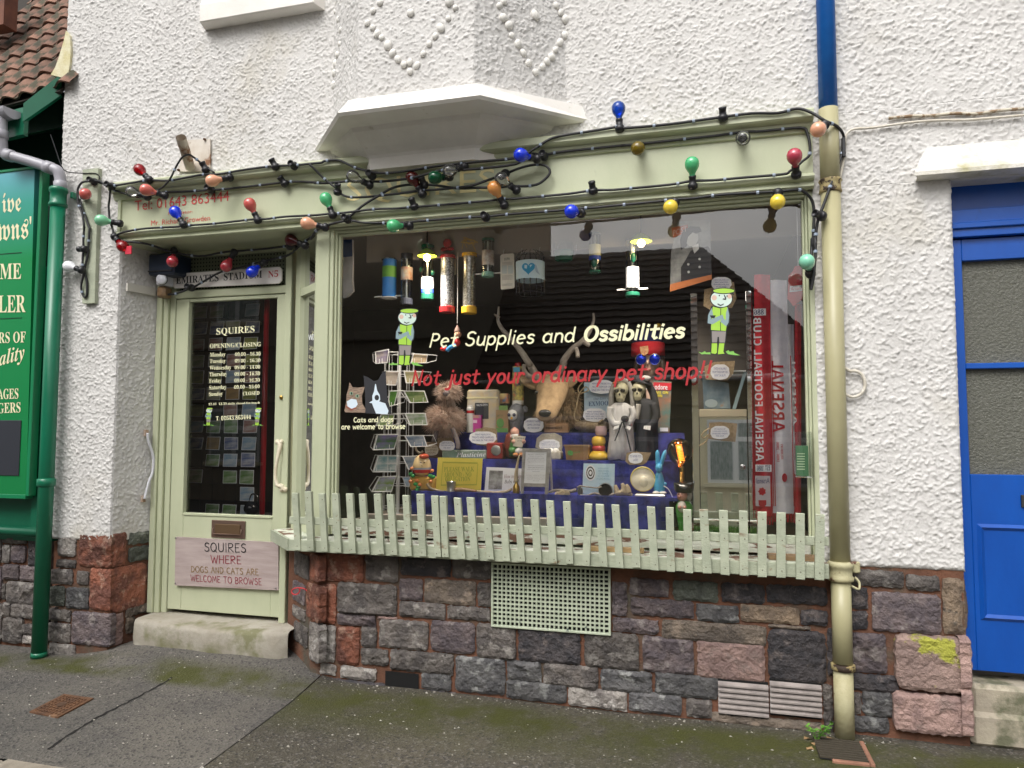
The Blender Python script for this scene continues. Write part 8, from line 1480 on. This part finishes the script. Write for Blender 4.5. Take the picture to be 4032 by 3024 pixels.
for i, (fr, bl, br, tr, tl, c1_, c2_, nm) in enumerate(cards):
    Yc = .385+.012*(i % 3); P = [q(fr,*p,Yc) for p in (bl, br, tr, tl)]; cd = thing('postcard', nm+' postcard in the white wire spinner', 'postcard', P[0], 'postcards in the wire spinner'); c = sum(P, Vector())/4; flat('border', P, PAPER, cd, .001)
    flat('view', [c+(p-c)*.9+Vector((0,-.001,0)) for p in P], mat('card_'+nm.replace(' ','_'), tuple(v*.8 for v in c1_), tuple(v*.85 for v in c2_), sc=14, rough=.6, spec=.2, stretch=(.6,1,2)), cd, .0005)
    G().tube([p+Vector((0,-.006,0)) for p in P+[P[0]]], wr*1.2, 5).mk('pocket_wire', WIRE, t)
    mid = (P[0]+P[1])/2; G().tube([P[0]+Vector((.03,-.016,.03)), P[0]+Vector((.03,-.016,0)), P[1]+Vector((-.03,-.016,0)), P[1]+Vector((-.03,-.016,.03))], wr, 5).mk('pocket_wire', WIRE, t); G().tube([P[3]+Vector((0,-.004,0)), Vector((rx,ry_-.1,P[3].z))], wr, 5).mk('arm_wire', WIRE, t)
    sx = -1 if i % 2 == 0 else 1; e = P[0] if sx < 0 else P[1]; tp_ = P[3] if sx < 0 else P[2]; G().tube([e+Vector((0,-.004,0)), e+Vector((sx*.045,.05,.02)), tp_+Vector((sx*.045,.05,.0)), tp_+Vector((0,-.004,0))], wr, 5).mk('pocket_wire', WIRE, t)
# ---------------------------------------------------------------- behind the shop door
t = tth('door_card_rack', 'G', 640, 2150, .46, 'black wire rack of picture cards behind the shop door glass', 'card rack', .235); x0, x1 = q('G',320,1400,.6).x, q('G',930,1400,.6).x
for i in range(7): x = x0+(x1-x0)*i/6; G().tube([Vector((x,.63,.5)), Vector((x,.63,2.45))], .003, 5).mk('upright_wire', BLACK, t)
rr = random.Random(12); CPAL = [((.10,.24,.05),(.45,.50,.40)),((.50,.54,.58),(.16,.26,.34)),((.40,.26,.10),(.20,.14,.08)),((.06,.10,.28),(.55,.55,.58)),((.60,.58,.50),(.20,.30,.10)),((.34,.36,.10),(.12,.16,.06)),((.30,.12,.10),(.55,.50,.45)),((.20,.34,.50),(.62,.64,.62))]
dm = [mat('door_card_%d' % k, a, b_, sc=13, rough=.35, stretch=(.6,1,2)) for k, (a, b_) in enumerate(CPAL)]
ORD = ['lowest','second','third','fourth','fifth','sixth','seventh','eighth','ninth','tenth','eleventh','twelfth','topmost']; PN = ['green','pale blue','brown','navy','cream','olive','rust red','sky blue']
for j in range(13):
    zz1 = .86+.122*j; G().tube([Vector((x0,.592,zz1-.012)), Vector((x1,.592,zz1-.012))], .0025, 5).mk('shelf_wire', BLACK, t)
    for i in range(4):
        xa = x0+(x1-x0)*(i+.08)/4.0; w_ = (x1-x0)/4*.78; lean = rr.uniform(.01,.03); h_ = .085+rr.uniform(-.006,.008); dx = rr.uniform(-.008,.012)
        P = [Vector((xa+dx,.595,zz1-.008)),Vector((xa+w_+dx,.595,zz1-.008+rr.uniform(-.004,.004))),Vector((xa+w_+dx-.01,.595+lean,zz1+h_)),Vector((xa+dx-.01,.595+lean,zz1+h_))]
        if rr.random() < .18: continue
        ki = rr.randrange(8); cd = thing('picture_card', PN[ki]+' picture card '+('nearest the reveal','second from reveal','second from post','nearest red post')[i]+', '+ORD[j]+' wire shelf behind door', 'card', P[0], 'picture cards behind the door'); flat('border', P, PAPER, cd, .001); c = sum(P, Vector())/4; flat('view', [c+(p-c)*.92+Vector((0,-.0012,0)) for p in P], dm[ki], cd, .0004)
X0,X1 = q('G',962,1200,.42).x, q('G',1002,1200,.42).x; G().tube([Vector(((X0+X1)/2,.42,.30)), Vector(((X0+X1)/2,.42,2.55))], (X1-X0)/2, 12).mk('red_post', mat('red_gloss', (.34,.012,.02), rough=.3), label='slim red painted post inside the shop door', cat='post', loc=((X0+X1)/2,.42,.30), smooth=True)
t = tth('black_kettle', 'z5', 1465, 180, .60, 'round black kettle on the shop floor display behind the door', 'kettle'); c = q('z5',1462,150,.60); KB = GLZ('black_enamel', (.012,.012,.016)); G().ball(c, .055,.055,.048,18,12).mk('body', KB, t, smooth=True); G().tube(smooth_pts([c+Vector((-.02,0,.045)),c+Vector((0,0,.10)),c+Vector((.045,0,.09)),c+Vector((.05,0,.03))],4), .006, 8).mk('handle', KB, t, smooth=True); G().box(c.x-.25,c.x+.2,.52,.75,.235,c.z-.045).mk('stand', DARKW, t)
# ---------------------------------------------------------------- vinyl on the glass
LIME = mat('lime_vinyl', (.36,.62,.06), rough=.5); PFACE = mat('pale_vinyl', (.60,.74,.66), rough=.5); ARM = mat('grey_blue_vinyl', (.24,.34,.37), rough=.5); SHORT = mat('grey_vinyl', (.27,.24,.23), rough=.5); OUT = mat('black_vinyl', (.012,.014,.016), rough=.5); CHK = mat('cheek_vinyl', (.66,.45,.36), rough=.5); GRV = mat('grass_vinyl', (.22,.52,.10), rough=.5)
def ell(cx, cy, rx, ry, n=22, a0=0, a1=360): return [(cx+rx*math.cos(R(a0+(a1-a0)*k/n)), cy+ry*math.sin(R(a0+(a1-a0)*k/n))) for k in range(n if a1-a0 == 360 else n+1)]
FIG = [(OUT,0,ell(840,1105,106,86)),(PFACE,1,ell(840,1108,97,77)),(CHK,2,ell(775,1098,24,24,14)),(CHK,2,ell(915,1085,20,22,14)),(OUT,2,[(752,1058),(765,1040),(950,1045),(955,1075),(930,1060),(850,1042),(780,1052)]),(OUT,3,ell(862,1034,104,30)),(LIME,4,ell(862,1034,97,22)),
 (OUT,5,[(868,1068),(886,1100),(882,1118),(852,1112),(855,1104),(874,1106),(862,1072)]),(OUT,5,[(806,1150),(832,1164),(864,1152),(862,1160),(832,1174),(804,1160)]),(OUT,5,ell(822,1078,6,7,10)),(OUT,5,ell(892,1082,6,7,10)),
 (OUT,0,[(752,1172),(820,1182),(900,1172),(922,1260),(915,1340),(890,1375),(890,1420),(735,1408),(740,1350),(705,1335),(715,1260)]),(LIME,1,[(762,1180),(830,1198),(892,1182),(905,1260),(880,1408),(745,1398),(752,1260)]),(ARM,2,[(752,1190),(765,1260),(740,1300),(850,1255),(862,1285),(760,1345),(715,1335),(720,1260)]),(ARM,2,[(898,1185),(912,1260),(905,1330),(885,1365),(830,1320),(850,1280),(880,1310),(882,1240)]),
 (OUT,3,[(735,1262),(790,1262),(775,1290),(745,1285)]),(OUT,3,[(832,1200),(838,1200),(836,1262),(830,1262)]),(OUT,3,[(828,1325),(834,1325),(836,1405),(830,1405)]),
 (OUT,0,[(745,1402),(890,1408),(880,1525),(742,1522)]),(SHORT,1,[(752,1408),(882,1412),(872,1515),(822,1515),(818,1462),(805,1462),(800,1515),(755,1515)]),
 (OUT,0,[(745,1515),(808,1515),(808,1610),(790,1632),(740,1622)]),(LIME,1,[(752,1522),(802,1522),(800,1608),(785,1622),(748,1614)]),(OUT,0,[(815,1515),(876,1515),(866,1600),(880,1625),(800,1632)]),(LIME,1,[(820,1522),(868,1522),(858,1602),(870,1618),(808,1624)]),
 (GRV,-1,[(630,1600),(660,1610),(690,1595),(700,1608),(740,1605),(745,1625),(690,1622),(660,1625)]),(GRV,-1,[(880,1600),(905,1585),(915,1600),(950,1595),(960,1612),(1015,1635),(960,1632),(900,1622)])]
def cartoon(fr, f, Y, parent):
    for m, lay_, L in FIG: P = [q(fr,*f(x,y),Y-.0004*(lay_+2)) for x, y in L]; mk('sticker_shape', P, [tuple(range(len(P)))], m, parent)
VY = GY-.003
cartoon('A', lambda x, y: (x, y), VY, pane); cartoon('C', lambda x, y: (662+(x-838)*1.19, 905+(y-1110)*1.17), VY, pane)
dp = [c for c in door.children if c.name.startswith('pane')][0]
for cx0 in (493,918): cartoon('G', lambda x, y: (cx0+(x-835)*.26, 1475+(y-1110)*.25), DGY, dp)
tpx(hand('Pet Supplies and Ossibilities', wfn=lambda i: .21 if i < 17 else .33), 'S', (1690,1391), (2702,1354), (1690,1309), VY, CREAMT, pane); tpx(hand('Not just your ordinary pet shop!!', .27), 'S', (1620,1544), (2808,1516), (1620,1456), VY, REDT, pane)
tpx(hand('Cats and dogs', .27, .02), 'D', (255,750), (690,742), (255,672), VY, CREAMT, pane); tpx(hand('are welcome to browse', .27, .02), 'D', (122,808), (820,803), (122,742), VY, CREAMT, pane)
DOGB = mat('sticker_black', (.02,.02,.025), rough=.6); DOGW = mat('sticker_white', (.62,.72,.80), rough=.6); CATB = mat('sticker_tabby', (.34,.24,.17), (.16,.11,.08), sc=40, rough=.6, stretch=(1,1,3)); CATE = mat('sticker_eye_green', (.20,.34,.22), rough=.4)
for m, k, L in [(DOGB,0,[(385,630),(380,420),(362,215),(420,240),(470,275),(520,270),(570,180),(605,165),(612,300),(625,480),(650,560),(668,625),(640,640)]),(DOGW,1,[(490,310),(498,310),(512,380),(540,430),(545,480),(535,500),(600,520),(635,600),(625,640),(500,632),(470,560),(455,520),(425,512),(460,490),(458,440),(478,390)]),(DOGB,2,ell(508,458,24,30)),(CATB,0,[(155,600),(175,500),(180,420),(200,360),(210,290),(245,345),(300,350),(378,340),(360,400),(345,440),(350,520),(385,580),(380,622),(165,618)]),(DOGW,1,[(180,500),(230,470),(285,480),(300,530),(260,590),(190,560)]),(CATE,2,ell(230,412,20,18,12)),(CATE,2,ell(295,440,20,18,12)),(DOGB,3,ell(232,412,8,14,10)),(DOGB,3,ell(296,440,8,14,10)),(mat('sticker_collar', (.26,.08,.05), rough=.5),2,[(170,540),(230,580),(285,560),(282,580),(225,600),(165,560)])]:
    P = [q('D',x,y,VY-.0004*(k+1)) for x, y in L]; mk('sticker_shape', P, [tuple(range(len(P)))], m, pane)
# vinyl strip lettering on the narrow side window
tpx(bold('WX',0x1D5D4), 'S', (1214,1340), (1246,1336), (1214,1318), 0, mat('white_vinyl', (.75,.78,.76), rough=.5), sw, plane=(SPA-sn*.02, sn)); 
# the terrace goes on to the right of the blue doorway, and the green shop's stone base to the left
G().box(2.36,4.6,-.008,.3,-.1,2.728).mk('rendered_wall', WHITE, B); G().box(2.102,4.6,-.008,.3,2.73,4.85).mk('rendered_wall', WHITE, B)
rr = random.Random(31); z = -.02
for h in (.14,.11,.13,.10,.12,.10):
    x = -7.0
    while x < -5.2:
        w_ = min(rr.uniform(.2,.42), -5.06-x); stone(x+.002, x+w_-.002, z+.002, z+h-.002, Vector((0,.05,0)), FU, FN, STN[rr.choice('ggpbnd')], NB, rr.randrange(9999)); x += w_
    z += h
